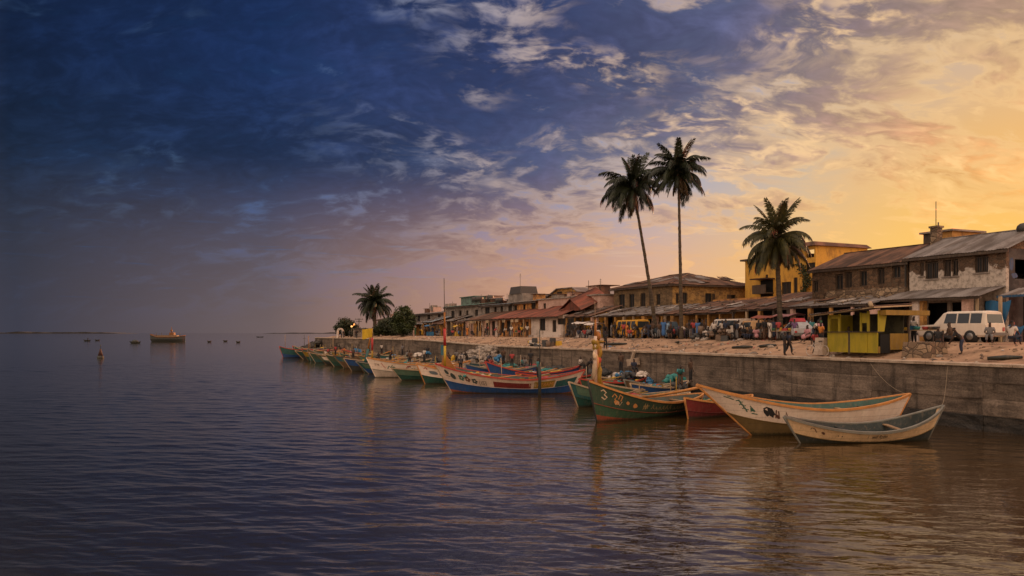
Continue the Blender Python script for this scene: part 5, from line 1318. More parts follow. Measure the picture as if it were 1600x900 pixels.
gb, gh = boat('dark green boat with a tall orange and yellow prow post and pale painted lettering', (917, 44.3), (1098, 51.0), ((2.4, 2.35, .95, 1.15), dict(rake_b=.09, rake_s=.08, draft=.4, ub=.62, us=.6, pb=1.8, ps=2, full=2.3)),
     BGREEN, paint('boat_mid_green', (0.0420, 0.0980, 0.0525), 0.60), RAILO, .52, anti=BANTI, va=.27, marks=marks_green, heel=3, thw=5, trim=BANTI, stemm=BDARK)
p0 = gh.pt(.03, 1, 1); z0 = p0.z
b = MB(); b.tube([(p0.x + .22, 0, z0 - .2), (p0.x + .16, 0, z0 + 1.4), (p0.x + .10, 0, z0 + 2.6)], [.13, .12, .10], 7); b.build('prow_post', paint('post_pale', (.62, .46, .36), .4), gb)
b = MB(); b.tube([(p0.x + .75, 0, z0 - .45), (p0.x + .5, 0, z0 + .3), (p0.x + .42, 0, z0 + 1.5), (p0.x + .34, 0, z0 + 2.2)], [.14, .10, .12, .10], 7); b.build('prow_post', BYEL, gb)
b = MB(); b.tube([(p0.x + .10, 0, z0 + 2.4), (p0.x + .05, 0, z0 + 3.5)], [.09, .05], 6); b.build('post_head', BORNG, gb)
b = MB(); b.tube([(p0.x + .05, 0, z0 + 3.4), (p0.x - .05, 0, z0 + 4.5)], .013, 5); b.build('rod', RAILW, gb)
for x, z, w2, h2, m in ((.22, 2.0, .34, .5, BYEL), (.14, 1.5, .3, .4, MKPALE), (.48, 1.7, .26, .5, BYEL), (.3, 2.6, .26, .4, BORNG), (.12, .6, .26, .8, RAILW), (.5, .5, .26, .9, BYEL), (.16, 2.25, .42, .32, BYEL), (.5, 2.28, .5, .12, BYEL), (.32, 1.75, .30, .55, BORNG), (.40, 1.25, .30, .42, paint('ribbon_red', (.45, .06, .03), .2)), (.28, 1.1, .22, .7, MKORNG)):
    b = MB(); b.ball((p0.x + x, 0, z0 + z), (w2 * .66, .14, h2 * .62), 9, 0, .28); b.build('ribbon', m, gb)
b = MB(); b.add([(p0.x - .02, -.05, z0 - .3), (p0.x + 1.0, -.05, z0 - .42), (p0.x + .55, -.04, z0 + .5), (p0.x + .1, -.04, z0 + .5), (p0.x - .02, .05, z0 - .3), (p0.x + 1.0, .05, z0 - .42), (p0.x + .55, .04, z0 + .5), (p0.x + .1, .04, z0 + .5)],
           [(0, 1, 2, 3), (7, 6, 5, 4), (0, 4, 5, 1), (1, 5, 6, 2), (2, 6, 7, 3), (3, 7, 4, 0)]); b.build('prow_bracket', BORNG, gb)
boat('dark red boat wedged between the green boat and the raked white bow', (1070, 46.2), (1175, 50.5), ((2.0, 1.25, .85, 1.1), dict(rake_b=.06, rake_s=.12, draft=.35)), BRED, paint('boat_dark_red', (.14, .02, .02), .4), RAILO, .5, thw=3, clutter=3)
b = MB(); A = Vector(((1004 - 800) / 1250 * 46.6, 46.6, 1.25)); B2 = Vector(((1097 - 800) / 1250 * 41.5, 41.5, 2.2)); m = (A + B2) / 2
o = MB(); o.tube([A, A * .66 + B2 * .34 - Vector((0, 0, .05)), A * .33 + B2 * .67 - Vector((0, 0, .05)), B2], .075, 7); tag(o.build('boat_pole', RAILO), 'long orange pole slanting up from the green boat to the tip of the white bow', 'pole')
# --- small boats packed behind the green one
GRP = 'fishing boats moored along the sea wall'
HS = lambda zb=1.5, h0=.8, zs=1.1, B=2.0, **k: ((B, zb, h0, zs), dict(dict(rake_b=.12, rake_s=.1, draft=.35), **k))
boat('teal boat with a patterned bow just left of the dark green boat', (889, 53.0), (1018, 58.5), HS(1.75, .85, 1.2), BTEAL, BGREEN2, RAILW, .5, thw=4, clutter=4, group=GRP, band=[(.04, .16, .62, .95, BPALEG)], stemm=RAILW)
boat('pale green boat with yellow panel showing over the rail of the dark green boat', (938, 55.5), (1062, 60.0), HS(1.55, .95, 1.3), BPALEG, BGREEN2, RAILW, .45, thw=4, clutter=4, group=GRP, band=[(.62, .84, .55, .92, BYEL)])
boat('teal green boat second behind the dark green boat', (950, 51.8), (1070, 56.0), HS(1.2, .8, 1.0), BGREEN2, BGREEN, RAILW, .4, thw=4, clutter=4, group=GRP)
boat('mid green boat with a straw rail deepest in the cluster behind the dark green boat', (958, 49.2), (1078, 53.8), HS(1.1, .7, 1.0), BTEAL, BGREEN2, RAILW, .4, thw=4, clutter=4, group=GRP)
boat('brown and blue boat nearest the wall behind the dark green boat', (975, 60.), (1082, 64.0), HS(1.5, .95, 1.2), BBROWN, BBLUE, RAILG, .45, thw=3, clutter=5, group=GRP)
# --- the blue, white and red boat with the mast
def marks_blue(r, h):
    random.seed(6); b = MB()
    patch(h, -1, .065, .82, .018, .09, b); patch(h, -1, .105, .73, .022, .12, b); ribbon(r, h, -1, [(.05, .70), (.08, .68)], .06, None, b); b.build('painted_fish', MKDARK, r)
    for u, v, m in ((.17, .74, MKGREEN), (.215, .73, MKBROWN), (.265, .70, MKDARK)):
        b = MB()
        for i in range(5): a = i * 1.257; patch(h, -1, u + .013 * math.cos(a), v + .07 * math.sin(a), .011, .05, b, 7)
        b.build('painted_flower', m, r)
    lettering(r, h, -1, '(1S3', .295, .58, .55, MKBLACK, du=.40)
    lettering(r, h, -1, 'AZ8AMI', .70, .62, .42, MKORNG, du=.42)
    lettering(r, h, -1, 'NOB', .645, .63, .4, MKPALE, du=.3)
bb, bh = boat('blue hulled boat with a red rail and a tall painted mast at its bow', (680, 67.), (914, 65.5), ((2.5, 2.45, 1.25, 2.0), dict(rake_b=.13, rake_s=.10, draft=.4, ub=.66, us=.6, pb=1.9, ps=2.0, full=2.5)),
     paint('boat_pale_pink', (.68, .52, .42), .3), BBLUE, RAILR, .50, anti=BANTI, va=.22, marks=marks_blue, heel=3, thw=6, clutter=8, trim=BBLUE, band=[(.40, .66, .54, .80, BRED), (.68, .82, .54, .86, BYEL), (.83, .97, .52, .8, BTEAL)], stemm=RAILW)
p0 = bh.pt(.065, 1, 1); z0 = p0.z
MAST = [((0, 1.7), .11, paint('mast_yellow', (.50, .33, .03), .3)), ((1.7, 3.1), .12, paint('mast_red', (.40, .03, .03), .3)), ((3.1, 4.5), .075, BORNG), ((4.5, 7.3), .03, IRON)]
for (a, c), rr, m in MAST:
    b = MB(); b.tube([(p0.x + .05, 0, z0 + a), (p0.x + .05, 0, z0 + c)], rr, 8); b.build('mast_section', m, bb)
b = MB(); b.box(p0.x - .28, p0.x - .04, -.04, .04, z0 + .9, z0 + 1.75); b.build('ribbon', BSKY, bb)
b = MB(); b.add([(p0.x - .35, -.06, z0 - .1), (p0.x + 1.1, -.06, z0 - .45), (p0.x + .16, -.05, z0 + .9), (p0.x - .03, -.05, z0 + .9), (p0.x - .35, .06, z0 - .1), (p0.x + 1.1, .06, z0 - .45), (p0.x + .16, .05, z0 + .9), (p0.x - .03, .05, z0 + .9)],
           [(0, 1, 2, 3), (7, 6, 5, 4), (0, 4, 5, 1), (1, 5, 6, 2), (2, 6, 7, 3), (3, 7, 4, 0)]); b.build('prow_bracket', BORNG, bb)
# --- white boat with the big lettering and its neighbours
def marks_text(r, h):
    random.seed(8)
    lettering(r, h, -1, 'JOB', .05, .72, .34, MKBROWN, du=.34)
    b = MB(); ribbon(r, h, -1, [(.17, .62), (.19, .78), (.205, .70), (.225, .84)], .10, None, b); patch(h, -1, .235, .70, .02, .09, b); b.build('painted_fish', MKGREEN, r)
    b = MB(); patch(h, -1, .26, .67, .014, .06, b); ribbon(r, h, -1, [(.12, .86), (.135, .72), (.15, .64)], .06, None, b); b.build('painted_sign', MKRED, r)
    b = MB(); ribbon(r, h, -1, [(.40, .88), (.37, .86), (.355, .72), (.37, .60), (.40, .60)], .10, None, b); b.build('lettering', MKRED, r)
    lettering(r, h, -1, 'Gandel Items', .365, .60, .78, MKDARK, du=.62)
wb, wh = boat('white boat with large dark lettering along its side and a red and yellow mast', (573, 89.), (735, 92.), ((2.6, 2.25, 1.35, 1.8), dict(rake_b=.10, rake_s=.10, draft=.4, ub=.7, us=.6, pb=1.7, ps=2, full=2.6)),
     BWHITE, paint('boat_bone', (.52, .42, .34), .35), RAILO, .50, marks=marks_text, heel=3, thw=5, clutter=6, trim=BGREEN2, stemm=BWHITE)
p0 = wh.pt(.05, 1, 1); z0 = p0.z
for (a, c), rr, m in (((-.2, .9), .10, BYEL), ((.9, 2.3), .11, paint('mast_red', (.40, .03, .03), .3)), ((2.3, 3.4), .05, BYEL)):
    b = MB(); b.tube([(p0.x, 0, z0 + a), (p0.x, 0, z0 + c)], rr, 8); b.build('mast_section', m, wb)
b = MB()
vs = [(p0.x - 1.1 * i / 6, .04 * math.sin(i * 1.9), z0 + 2.35 + j * .95 - .18 * i / 6 * (1 - j) + .06 * math.sin(i)) for i in range(7) for j in (0, 1)]
vs += [(x, y + .015, z) for x, y, z in vs]
b.add(vs, [(2 * i, 2 * i + 1, 2 * i + 3, 2 * i + 2) for i in range(6)] + [(14 + 2 * i, 14 + 2 * i + 2, 14 + 2 * i + 3, 14 + 2 * i + 1) for i in range(6)], 0, True); b.build('flag', paint('flag_yellow', (.60, .38, .02), .1), wb)
def marks_pic(r, h):
    random.seed(9); b = MB(); patch(h, -1, .14, .74, .055, .11, b); patch(h, -1, .215, .72, .018, .08, b); b.build('painted_fish', plain('mark_slate', (.14, .17, .19), .7), r)
    b = MB(); ribbon(r, h, -1, [(.05, .84), (.07, .92), (.085, .84)], .09, None, b); patch(h, -1, .28, .64, .03, .06, b); ribbon(r, h, -1, [(.33, .6), (.36, .66), (.4, .62), (.44, .66)], .1, None, b); b.build('painted_sign', MKRED, r)
boat('green hulled boat with a white band and a grey painted fish', (651, 78.), (800, 81.), ((2.4, 2.0, 1.1, 1.6), dict(rake_b=.10, rake_s=.10, draft=.4, ub=.65, us=.6, full=2.5)),
     BWHITE, BGREEN2, RAILO, .54, marks=marks_pic, heel=2, thw=5, clutter=6, trim=BWHITE)
boat('dark green boat squeezed between the lettered white boat and the fish painted boat', (612, 84.), (760, 87.5), HS(1.3, 1.0, 1.4, 2.4), BPALEG, BGREEN2, RAILW, .55, thw=4, clutter=5, group=GRP)
# second row against the wall
boat('white and teal boat nested behind the mast of the blue boat', (708, 75.), (850, 80.), HS(1.75, 1.1, 1.5, 2.2), BWHITE, BTEAL, RAILW, .5, thw=4, clutter=8, group=GRP)
boat('green boat with a red rail under the grey rubble ramp', (806, 70.5), (940, 72.), HS(1.5, 1.05, 1.5, 2.2), BGREEN, BGREEN2, RAILR, .5, thw=4, clutter=5, group=GRP)
boat('long pale boat with a straw rail further back behind the blue boat', (742, 84.), (888, 86.), HS(1.5, 1.2, 1.6, 2.2), BWHITE, BBROWN, RAILW, .5, thw=4, clutter=7, group=GRP)
boat('small blue boat heaped with teal nets near the wall behind the blue boat', (730, 92.), (835, 96.), HS(1.6, 1.2, 1.6, 2.0), BSKY, BBLUE, RAILG, .5, thw=3, clutter=7, group=GRP)
boat('teal boat close under the wall behind the lettered white boat', (618, 96.), (740, 101.), HS(1.7, 1.2, 1.6, 2.2), BTEAL, BGREEN2, RAILW, .5, thw=3, clutter=7, group=GRP)
boat('narrow pale boat with red stripes behind the lettered white boat', (640, 91.), (770, 95.5), HS(1.6, 1.2, 1.5, 2.0), BWHITE, BRED, RAILW, .55, thw=3, clutter=6, group=GRP)
boat('brown boat half hidden at the foot of the rubble ramp', (840, 66.5), (935, 67.), HS(1.3, .95, 1.3, 2.0), BBROWN, BTEAL, RAILW, .5, thw=3, clutter=4, group=GRP)
# the receding row: bows along a line, sterns to the wall
row = [(556, 97, BTEAL, BBLUE, RAILG, 'teal and blue boat with a leaning orange post next left of the lettered white boat'), (537, 104, BBLUE, BDARK, RAILW, 'dark blue boat second left of the lettered white boat'), (521, 111, BSKY, BBROWN, RAILB, 'sky blue and brown boat third left of the lettered white boat'),
       (507, 118, BGREEN, BGREEN2, RAILW, 'deep green boat fourth left of the lettered white boat'), (495, 125, BPALEG, BDARK, RAILB, 'pale green boat with a brown rail fifth left of the lettered white boat'), (483, 132.5, BGREEN, BTEAL, RAILW, 'green and teal boat sixth left of the lettered white boat'),
       (472, 141, BYEL, BGREEN2, RAILB, 'yellow and green boat third from the far end of the row'), (461, 150, BGREEN2, BDARK, RAILW, 'dark green boat with a pale rail second from the far end of the row'), (437, 172, BBROWN, BGREEN2, RAILB, 'brown and green boat with a high bow at the far end of the row')]
for i, (px, Y, tp, bt, rl, lab) in enumerate(row):
    X0 = (px - 800) / 1250 * Y; q_ = random.uniform(.22, .48); l_ = random.uniform(9.5, 12.5); X1, Y1 = X0 + l_ * math.cos(q_), Y + l_ * math.sin(q_)
    r_, h_ = boat(lab, (px, Y), (800 + 1250 * X1 / Y1, Y1), HS(random.uniform(1.45, 2.0), random.uniform(.95, 1.25), 1.5, 2.3, ub=.6, rake_b=random.uniform(.1, .2)), tp, bt, rl, random.uniform(.4, .62), thw=4, clutter=9, group=GRP, detail=False, stemm=rl, band=[(.05, .3, .6, .9, random.choice((BWHITE, BYEL, BPALEG)))] if i % 2 == 0 else None)
    p = h_.pt(.06, 1, 1)
    if i == 0:
        b = MB(); b.tube([(p.x + .5, 0, p.z - .3), (p.x + .9, 0, p.z + 1.6)], [.22, .16], 7); b.build('prow_post', BTEAL, r_)
        b = MB(); b.tube([(p.x + .9, 0, p.z + 1.6), (p.x + 1.3, 0, p.z + 4.0)], [.13, .07], 7); b.build('post_head', BORNG, r_)
    elif i in (3, 6, 8):
        b = MB(); b.tube([(p.x + .5, 0, p.z - .2), (p.x + .5, 0, p.z + random.uniform(2.2, 3.4))], .05, 6); b.build('mast', random.choice((BYEL, BORNG, WOODP)), r_)
inner = [(575, 103, BGREEN, RAILW, 'green boat near the wall inside the leaning orange post'), (560, 110, BPALEG, RAILB, 'pale green boat near the wall inside the dark blue boat'), (546, 118, BBROWN, RAILW, 'brown boat near the wall inside the sky blue boat'), (530, 126, BTEAL, RAILW, 'teal boat near the wall inside the deep green boat'),
         (517, 134, BYEL, RAILG, 'yellow boat near the wall inside the pale green boat'), (505, 142, BWHITE, RAILB, 'white boat near the wall inside the green and teal boat'), (490, 152, BGREEN, RAILW, 'green boat near the wall close to the dark rocks')]
for px, Y, tp, rl, lab in inner:
    X0 = (px - 800) / 1250 * Y; X1, Y1 = X0 + 8.5 * .93, Y + 8.5 * .36
    boat(lab, (px, Y), (800 + 1250 * X1 / Y1, Y1), HS(1.9, 1.2, 1.6, 2.0), tp, random.choice((BDARK, BGREEN2)), rl, .5, thw=3, clutter=7, group=GRP, detail=False)

more = [(548, 100.5, BWHITE, BTEAL, RAILB, 'white and teal boat between the leaning orange post and the dark blue boat'), (529, 107.5, BGREEN, BDARK, RAILW, 'green boat between the dark blue and the sky blue boats'), (514, 114.5, BORNG, BGREEN2, RAILW, 'orange and green boat between the sky blue and the deep green boats'), (501, 121.5, BTEAL, BDARK, RAILB, 'teal boat with a brown rail between the deep green and the pale green boats'),
        (489, 128.5, BBROWN, BGREEN2, RAILW, 'brown topped boat between the pale green and the green and teal boats'), (477, 136.5, BPALEG, BGREEN, RAILB, 'pale green boat just right of the yellow and green boat'), (466, 146, BRED, BGREEN2, RAILW, 'red topped boat just left of the yellow and green boat'), (452, 158, BGREEN, BDARK, RAILB, 'green boat with a brown rail second from the far end bow')]
for px, Y, tp, bt, rl, lab in more:
    X0 = (px + 9 - 800) / 1250 * Y; q_ = random.uniform(.2, .5); l_ = random.uniform(8, 11); X1, Y1 = X0 + l_ * math.cos(q_), Y + l_ * math.sin(q_)
    boat(lab, (px + 9, Y), (800 + 1250 * X1 / Y1, Y1), HS(random.uniform(1.3, 1.8), random.uniform(.9, 1.2), 1.5, 2.2, ub=.6, rake_b=.15), tp, bt, rl, random.uniform(.4, .6), thw=3, clutter=8, group=GRP, detail=False, stemm=rl)
for bx, by, sx, sy, tp, bt, rl, lab in ((690, 80, 840, 83.5, BPALEG, BGREEN2, RAILO, 'pale green boat with an orange rail close behind the bow of the blue boat'), (770, 77, 905, 78.5, BYEL, BBROWN, RAILW, 'yellow and brown boat in the middle of the pack behind the blue boat'), (800, 88, 900, 90, BGREEN, BDARK, RAILG, 'dark green boat at the far wall behind the blue boat'), (690, 88, 800, 91, BBROWN, BDARK, RAILW, 'brown boat with a pale rail between the fish painted boat and the wall'),
                                        (668, 86, 790, 89, BWHITE, BGREEN2, RAILR, 'white boat with a red rail behind the fish painted boat'), (905, 62, 1010, 65, BGREEN, BBLUE, RAILR, 'green and blue boat with a red rail right of the mooring post'), (590, 92.5, 720, 98, BYEL, BGREEN2, RAILO, 'yellow topped boat just behind the lettered white boat'), (985, 56.5, 1075, 59.5, BBLUE, BDARK, RAILW, 'small blue boat close under the wall in the right hand cluster'), (925, 67, 1010, 69, BBROWN, BGREEN2, RAILW, 'brown boat between the rubble ramp and the orange prow post')):
    boat(lab, (bx, by), (sx, sy), HS(1.45, 1.1, 1.45, 2.1), tp, bt, rl, .5, thw=3, clutter=7, group=GRP, detail=False)
# the inner row, packed wherever there is room between the outer boats and the wall
NTH = 'first second third fourth fifth sixth seventh eighth ninth tenth eleventh twelfth thirteenth fourteenth fifteenth sixteenth seventeenth eighteenth nineteenth twentieth twenty-first twenty-second twenty-third twenty-fourth twenty-fifth twenty-sixth twenty-seventh twenty-eighth twenty-ninth thirtieth thirty-first thirty-second thirty-third thirty-fourth thirty-fifth thirty-sixth thirty-seventh thirty-eighth thirty-ninth fortieth'.split()
def segd(a, b, c, d):
    m = 1e9
    for i in range(9):
        p = a.lerp(b, i / 8)
        for j in range(9): m = min(m, (p - c.lerp(d, j / 8)).length)
    return m
rf = random.Random(77); cand = []; t = 19.0; TOPS = [(BGREEN, 'green'), (BTEAL, 'teal'), (BBROWN, 'brown'), (BPALEG, 'pale green'), (BWHITE, 'white'), (BBLUE, 'blue'), (BYEL, 'yellow'), (BRED, 'red'), (BSKY, 'sky blue')]; RLS = [(RAILW, 'straw'), (RAILO, 'orange'), (RAILR, 'red'), (RAILG, 'grey')]
for tier, (t, tend, step, sa, sb, place) in enumerate(((19., 152., 1.9, .9, 2.2, 'along the wall'), (30., 152., 2.2, 3.6, 8.0, 'of the middle tier'))):
  k = 0
  while t < tend and k < 40:
    for tr in range(14):
        tt = t + rf.uniform(-.8, .8); s0 = wedge(tt) - rf.uniform(sa, sb); l_ = rf.uniform(5.5, 9.5); an = rf.uniform(-.5, .5)
        st_ = P(tt, s0); dr = Vector((-NX, -NY, 0)); dr.rotate(Matrix.Rotation(an, 3, 'Z')); bw_ = st_ + dr * l_
        B2 = rf.uniform(1.5, 2.0)
        if 60 < tt < 80 and s0 > -5.5: st_ = st_ + Vector((-NX, -NY, 0)) * 4.5; bw_ = bw_ + Vector((-NX, -NY, 0)) * 4.5
        if all(segd(bw_, st_, a, b) > (B2 + c) / 2 * .86 for a, b, c in PLACED):
            (m1, n1_), (m2, n2_) = rf.choice(TOPS), rf.choice(RLS)
            boat('%s boat with %s rail, %s from the right %s' % (n1_, n2_, NTH[k], place), (800 + 1250 * bw_.x / bw_.y, bw_.y), (800 + 1250 * st_.x / st_.y, st_.y), HS(rf.uniform(1.6, 2.5), rf.uniform(1.05, 1.7), rf.uniform(1.5, 2.1), B2), m1, rf.choice((BDARK, BGREEN2, BBLUE, BBROWN)), m2, rf.uniform(.4, .6), thw=3, clutter=7, group='boats of the inner row by the wall', detail=False)
            k += 1; break
    t += step
# mooring post beside the blue boat
o = thing('mooring_post', 'dark wooden mooring post with a thin pole beside the stern of the blue boat', 'post', ((843 - 800) / 1250 * 63.6, 63.6, 0))
b = MB(); b.tube([(0, 0, -1), (.02, 0, 1.6), (-.02, 0, 2.5)], [.13, .12, .10], 8); b.build('post', BDARK, o)
b = MB(); b.tube([(0, 0, 2.4), (.03, 0, 5.3)], .04, 6); b.build('pole', BDARK, o)
# netting and sheets heaped at the foot of the wall
def heap(name, label, cat, c, rx, ry, rz, mat, n=14, jit=.14):
    b = MB(); rx, ry, rz = rx * .8, ry * .8, rz * .62
    for i in range(16):
        x, y = random.gauss(0, .42) * rx, random.gauss(0, .42) * ry; f = max(0, 1 - (x / rx) ** 2 * .8 - (y / ry) ** 2 * .8)
        b.ball((x, y, -.1 + rz * f * random.uniform(.2, .8)), (rx * random.uniform(.16, .36), ry * random.uniform(.16, .36), rz * random.uniform(.2, .42)), 8, 0, .22)
    for i in range(4): b.tube([(random.uniform(-1, 1) * rx, random.uniform(-.6, .6) * ry, rz * .1), (random.uniform(-.5, .5) * rx, 0, rz * .8), (random.uniform(-1, 1) * rx, random.uniform(-.6, .6) * ry, 0)], .03, 5)
    o = b.build(name, mat, None, c); return tag(o, label, cat)
for px, Y, z, a, bq, c, m, lab in ((1010, 66, 1.0, 1.0, .8, .7, CLUT[2], 'blue netting heap by the wall right of the pale bundle'), (1003, 64.5, 1.6, .9, .7, .6, CLUT[3], 'pale cloth bundle lying on the boats by the wall'), (1060, 57.5, 1.1, .8, .7, .9, CLUT[0], 'dark net heap against the wall right of the boat cluster'),
                                   (1110, 52.5, .45, 1.6, .9, .9, CLUT[0], 'low dark wreckage heap at the wall foot behind the white bow'), (1140, 50, .35, 1.1, .8, .75, CLUT[4], 'brown wreckage heap at the wall foot above the white boat'), (855, 77, 1.3, 1.5, .9, .6, CLUT[1], 'teal net heap in front of the rubble ramp'),
                                   (780, 92, 1.9, 1.0, .9, 1.0, CLUT[2], 'blue tarpaulin heap by the wall behind the blue boat'), (745, 98, 1.7, 1.5, 1.0, .9, CLUT[0], 'black net heap by the wall behind the blue boat'), (655, 101, 2.1, 1.2, .9, .8, CLUT[3], 'white covered load on a boat behind the lettered boat'), (668, 100, 2.4, .7, .6, .6, CLUT[2], 'small sky blue cover beside the white covered load')):
    heap('net_heap', lab, 'net heap', ((px - 800) / 1250 * Y, Y, z), a, bq, c, m)
b = MB(); b.beam((0, 0, 0), (1.4, .2, .2), .25, .6); b.beam((.5, .1, .3), (.9, .1, 1.1), .2); o = b.build('planks', CONCP, None, P(34.8, -.5, 2.35)); o.rotation_euler = (0, 0, RZ); tag(o, 'pale broken concrete step sticking out of the sea wall above the boats', 'step')

# mooring ropes from bows and sterns to the wall
ROPE = plain('rope', (.22, .16, .10), .9)
def rope(label, a, c, sag):
    a, c = Vector(a), Vector(c); pts = [a.lerp(c, i / 12) - Vector((0, 0, sag * 4 * (i / 12) * (1 - i / 12))) for i in range(13)]
    b = MB(); b.tube(pts, .013, 5); tag(b.build('mooring_rope', ROPE), label, 'rope')
def px3(px, Y, z): return Vector(((px - 800) / 1250 * Y, Y, z))
rope('mooring rope from the stern of the big white boat up to the sea wall', px3(1421, 40.2, 1.9), P(9.0, -.2, 3.2), .35)
rope('mooring rope from the stern of the small cream boat up to the sea wall', px3(1471, 37.4, 1.6), P(4.0, -.2, 3.2), .5)
# ---------------------------------------------------------------- palms
TRUNK = M('palm_trunk', (.10, .075, .05), (.05, .038, .028), 2., .9, .8, streak=(.4, .4, 5), bd=.03)
FRND = M('palm_leaf', (.022, .028, .010), (.013, .017, .008), 2., .55, 0, rnd=.35)
FRNDY = M('palm_leaf_olive', (.060, .052, .012), (.028, .028, .009), 2., .55, 0, rnd=.35)
DEADF = M('dead_palm_leaf', (.10, .065, .03), (.05, .035, .018), 2., .8, 0, rnd=.3)
def frond_mesh(name, L, rise, droop, wdt, mat, seed, hang=.5, n=44):
    rd = random.Random(seed); b = MB(); pts = []
    for i in range(13):
        q = i / 12; a = rise - droop * q ** 1.6
        if i == 0: p = Vector((0, 0, 0))
        else: p = pts[-1] + Vector((math.cos(a), rd.uniform(-.02, .02), math.sin(a))) * L / 12
        pts.append(p)
    b.tube(pts, [.045 * (1 - i / 12.6) + .006 for i in range(13)], 4)
    for i in range(n):
        q = .10 + .90 * (i + .5) / n; x = q * 12; k = min(11, int(x)); p = pts[k].lerp(pts[k + 1], x - k); d = (pts[k + 1] - pts[k]).normalized()
        up = Vector((0, 1, 0)).cross(d).normalized() * -1
        ln = wdt * (math.sin(math.pi * (.13 + .80 * q)) ** .75)
        for sd in (-1, 1):
            if rd.random() < .06: continue
            dr = (Vector((0, sd, 0)) * 1.0 + d * (.55 + .5 * q) + Vector((0, 0, -1)) * (hang + rd.uniform(-.12, .2))).normalized()
            l = ln * rd.uniform(.8, 1.1); w2 = .034 + .024 * ln
            e = d * w2; mid = p + dr * l * .5 + Vector((0, 0, .04 * l)); tip = p + dr * l + Vector((0, 0, -.22 * l))
            b.add([p - e * .6, p + e * .6, mid + e, tip, mid - e], [(0, 1, 2, 4), (4, 2, 3)])
    return b.mesh(name, mat)
FM = {}
def fronds(mat, tagk):
    if tagk not in FM:
        FM[tagk] = [frond_mesh('frond', 3.3, 1.32, .55, .70, mat, 1, .2), frond_mesh('frond', 3.6, 1.02, 1.30, .85, mat, 2, .5), frond_mesh('frond', 3.8, .60, 1.75, .95, mat, 3, .8), frond_mesh('frond', 3.7, .12, 1.65, .95, mat, 4, 1.0),
                    frond_mesh('frond', 3.5, -.45, 1.0, .85, mat, 5, 1.0), frond_mesh('frond', 2.6, -1.05, .45, .5, DEADF, 6, .7)]
    return FM[tagk]
def palm(label, base, crown, sc, mat, key, counts=(6, 7, 8, 8, 6, 3), seed=0, bend=.5, r0=.26, r1=.12, group=None, squash=1.):
    rd = random.Random(seed); base = Vector(base); crown = Vector(crown); r = thing('palm_tree', label, 'palm tree', base, 0, group); d = crown - base
    pts = []; rad = []
    for i in range(57):
        q = i / 56; side = Vector((d.x, d.y, 0)); p = side * (q ** (1 + bend)) + Vector((0, 0, d.z * q)); pts.append(p + Vector((rd.uniform(-.012, .012), rd.uniform(-.012, .012), 0)))
        rad.append((r0 - (r0 - r1) * q ** .6) * (1.35 if i == 0 else 1) * (1.05 if i % 2 else .95) * rd.uniform(.96, 1.04))
    b = MB(); b.tube(pts, rad, 9); b.build('trunk', TRUNK, r)
    top = pts[-1]; fm = fronds(mat, key); a0 = rd.uniform(0, 6.28)
    for cls, cnt in enumerate(counts):
        for i in range(cnt):
            a = a0 + cls * 1.1 + 6.283 * i / max(1, cnt) + rd.uniform(-.22, .22); s2 = sc * rd.uniform(.78, 1.12)
            o = link('frond', fm[cls], r, top + Vector((.05 * math.cos(a), .05 * math.sin(a), .1 - .05 * cls)), (rd.uniform(-.3, .3), rd.uniform(-.22, .22), a), (s2, s2, s2 * squash))
    b = MB(); b.ball(top, (.22 * sc, .22 * sc, .4 * sc), 8, 0, .1)
    b.build('crown_heart', TRUNK, r)
    for i in range(7):
        a = i * .9; b = MB(); b.ball(top + Vector((.26 * sc * math.cos(a), .26 * sc * math.sin(a), -.22 - .14 * (i % 3))), .13, 8); b.build('coconut', plain('coconut', (.06, .055, .025), .6), r)
    return r
def pxat(px, Y, z): return Vector(((px - 800) / 1250 * Y, Y, z))
palm('left of the two tall palms, its thin trunk leaning left', pxat(1026, 81.5, ZS), pxat(989, 80.5, 5 + (520 - 293) / 1250 * 81), 1.05, FRND, 'a', (8, 8, 9, 10, 10, 5), 3, .15, .24, .12, 'tall coconut palms on the street')
palm('right of the two tall palms, taller and with a straight upright trunk', pxat(1065, 75.8, ZS), pxat(1060, 75.8, 5 + (520 - 268) / 1250 * 75.8), .96, FRND, 'a', (8, 8, 10, 10, 9, 6), 8, .1, .23, .105, 'tall coconut palms on the street')
palm('short palm with a full drooping crown in front of the yellow house', pxat(1220, 65.3, ZS), pxat(1213, 65.3, 5 + (520 - 372) / 1250 * 65.3), .98, FRNDY, 'b', (9, 7, 8, 11, 18, 6), 5, .1, .25, .17)
palm('lone dark palm far left beside the rounded trees', pxat(586, 165, 3.9), pxat(585, 165, 5 + (520 - 474) / 1250 * 165), 1.28, FRND, 'a', (9, 9, 10, 10, 8, 3), 6, .1, .42, .34)

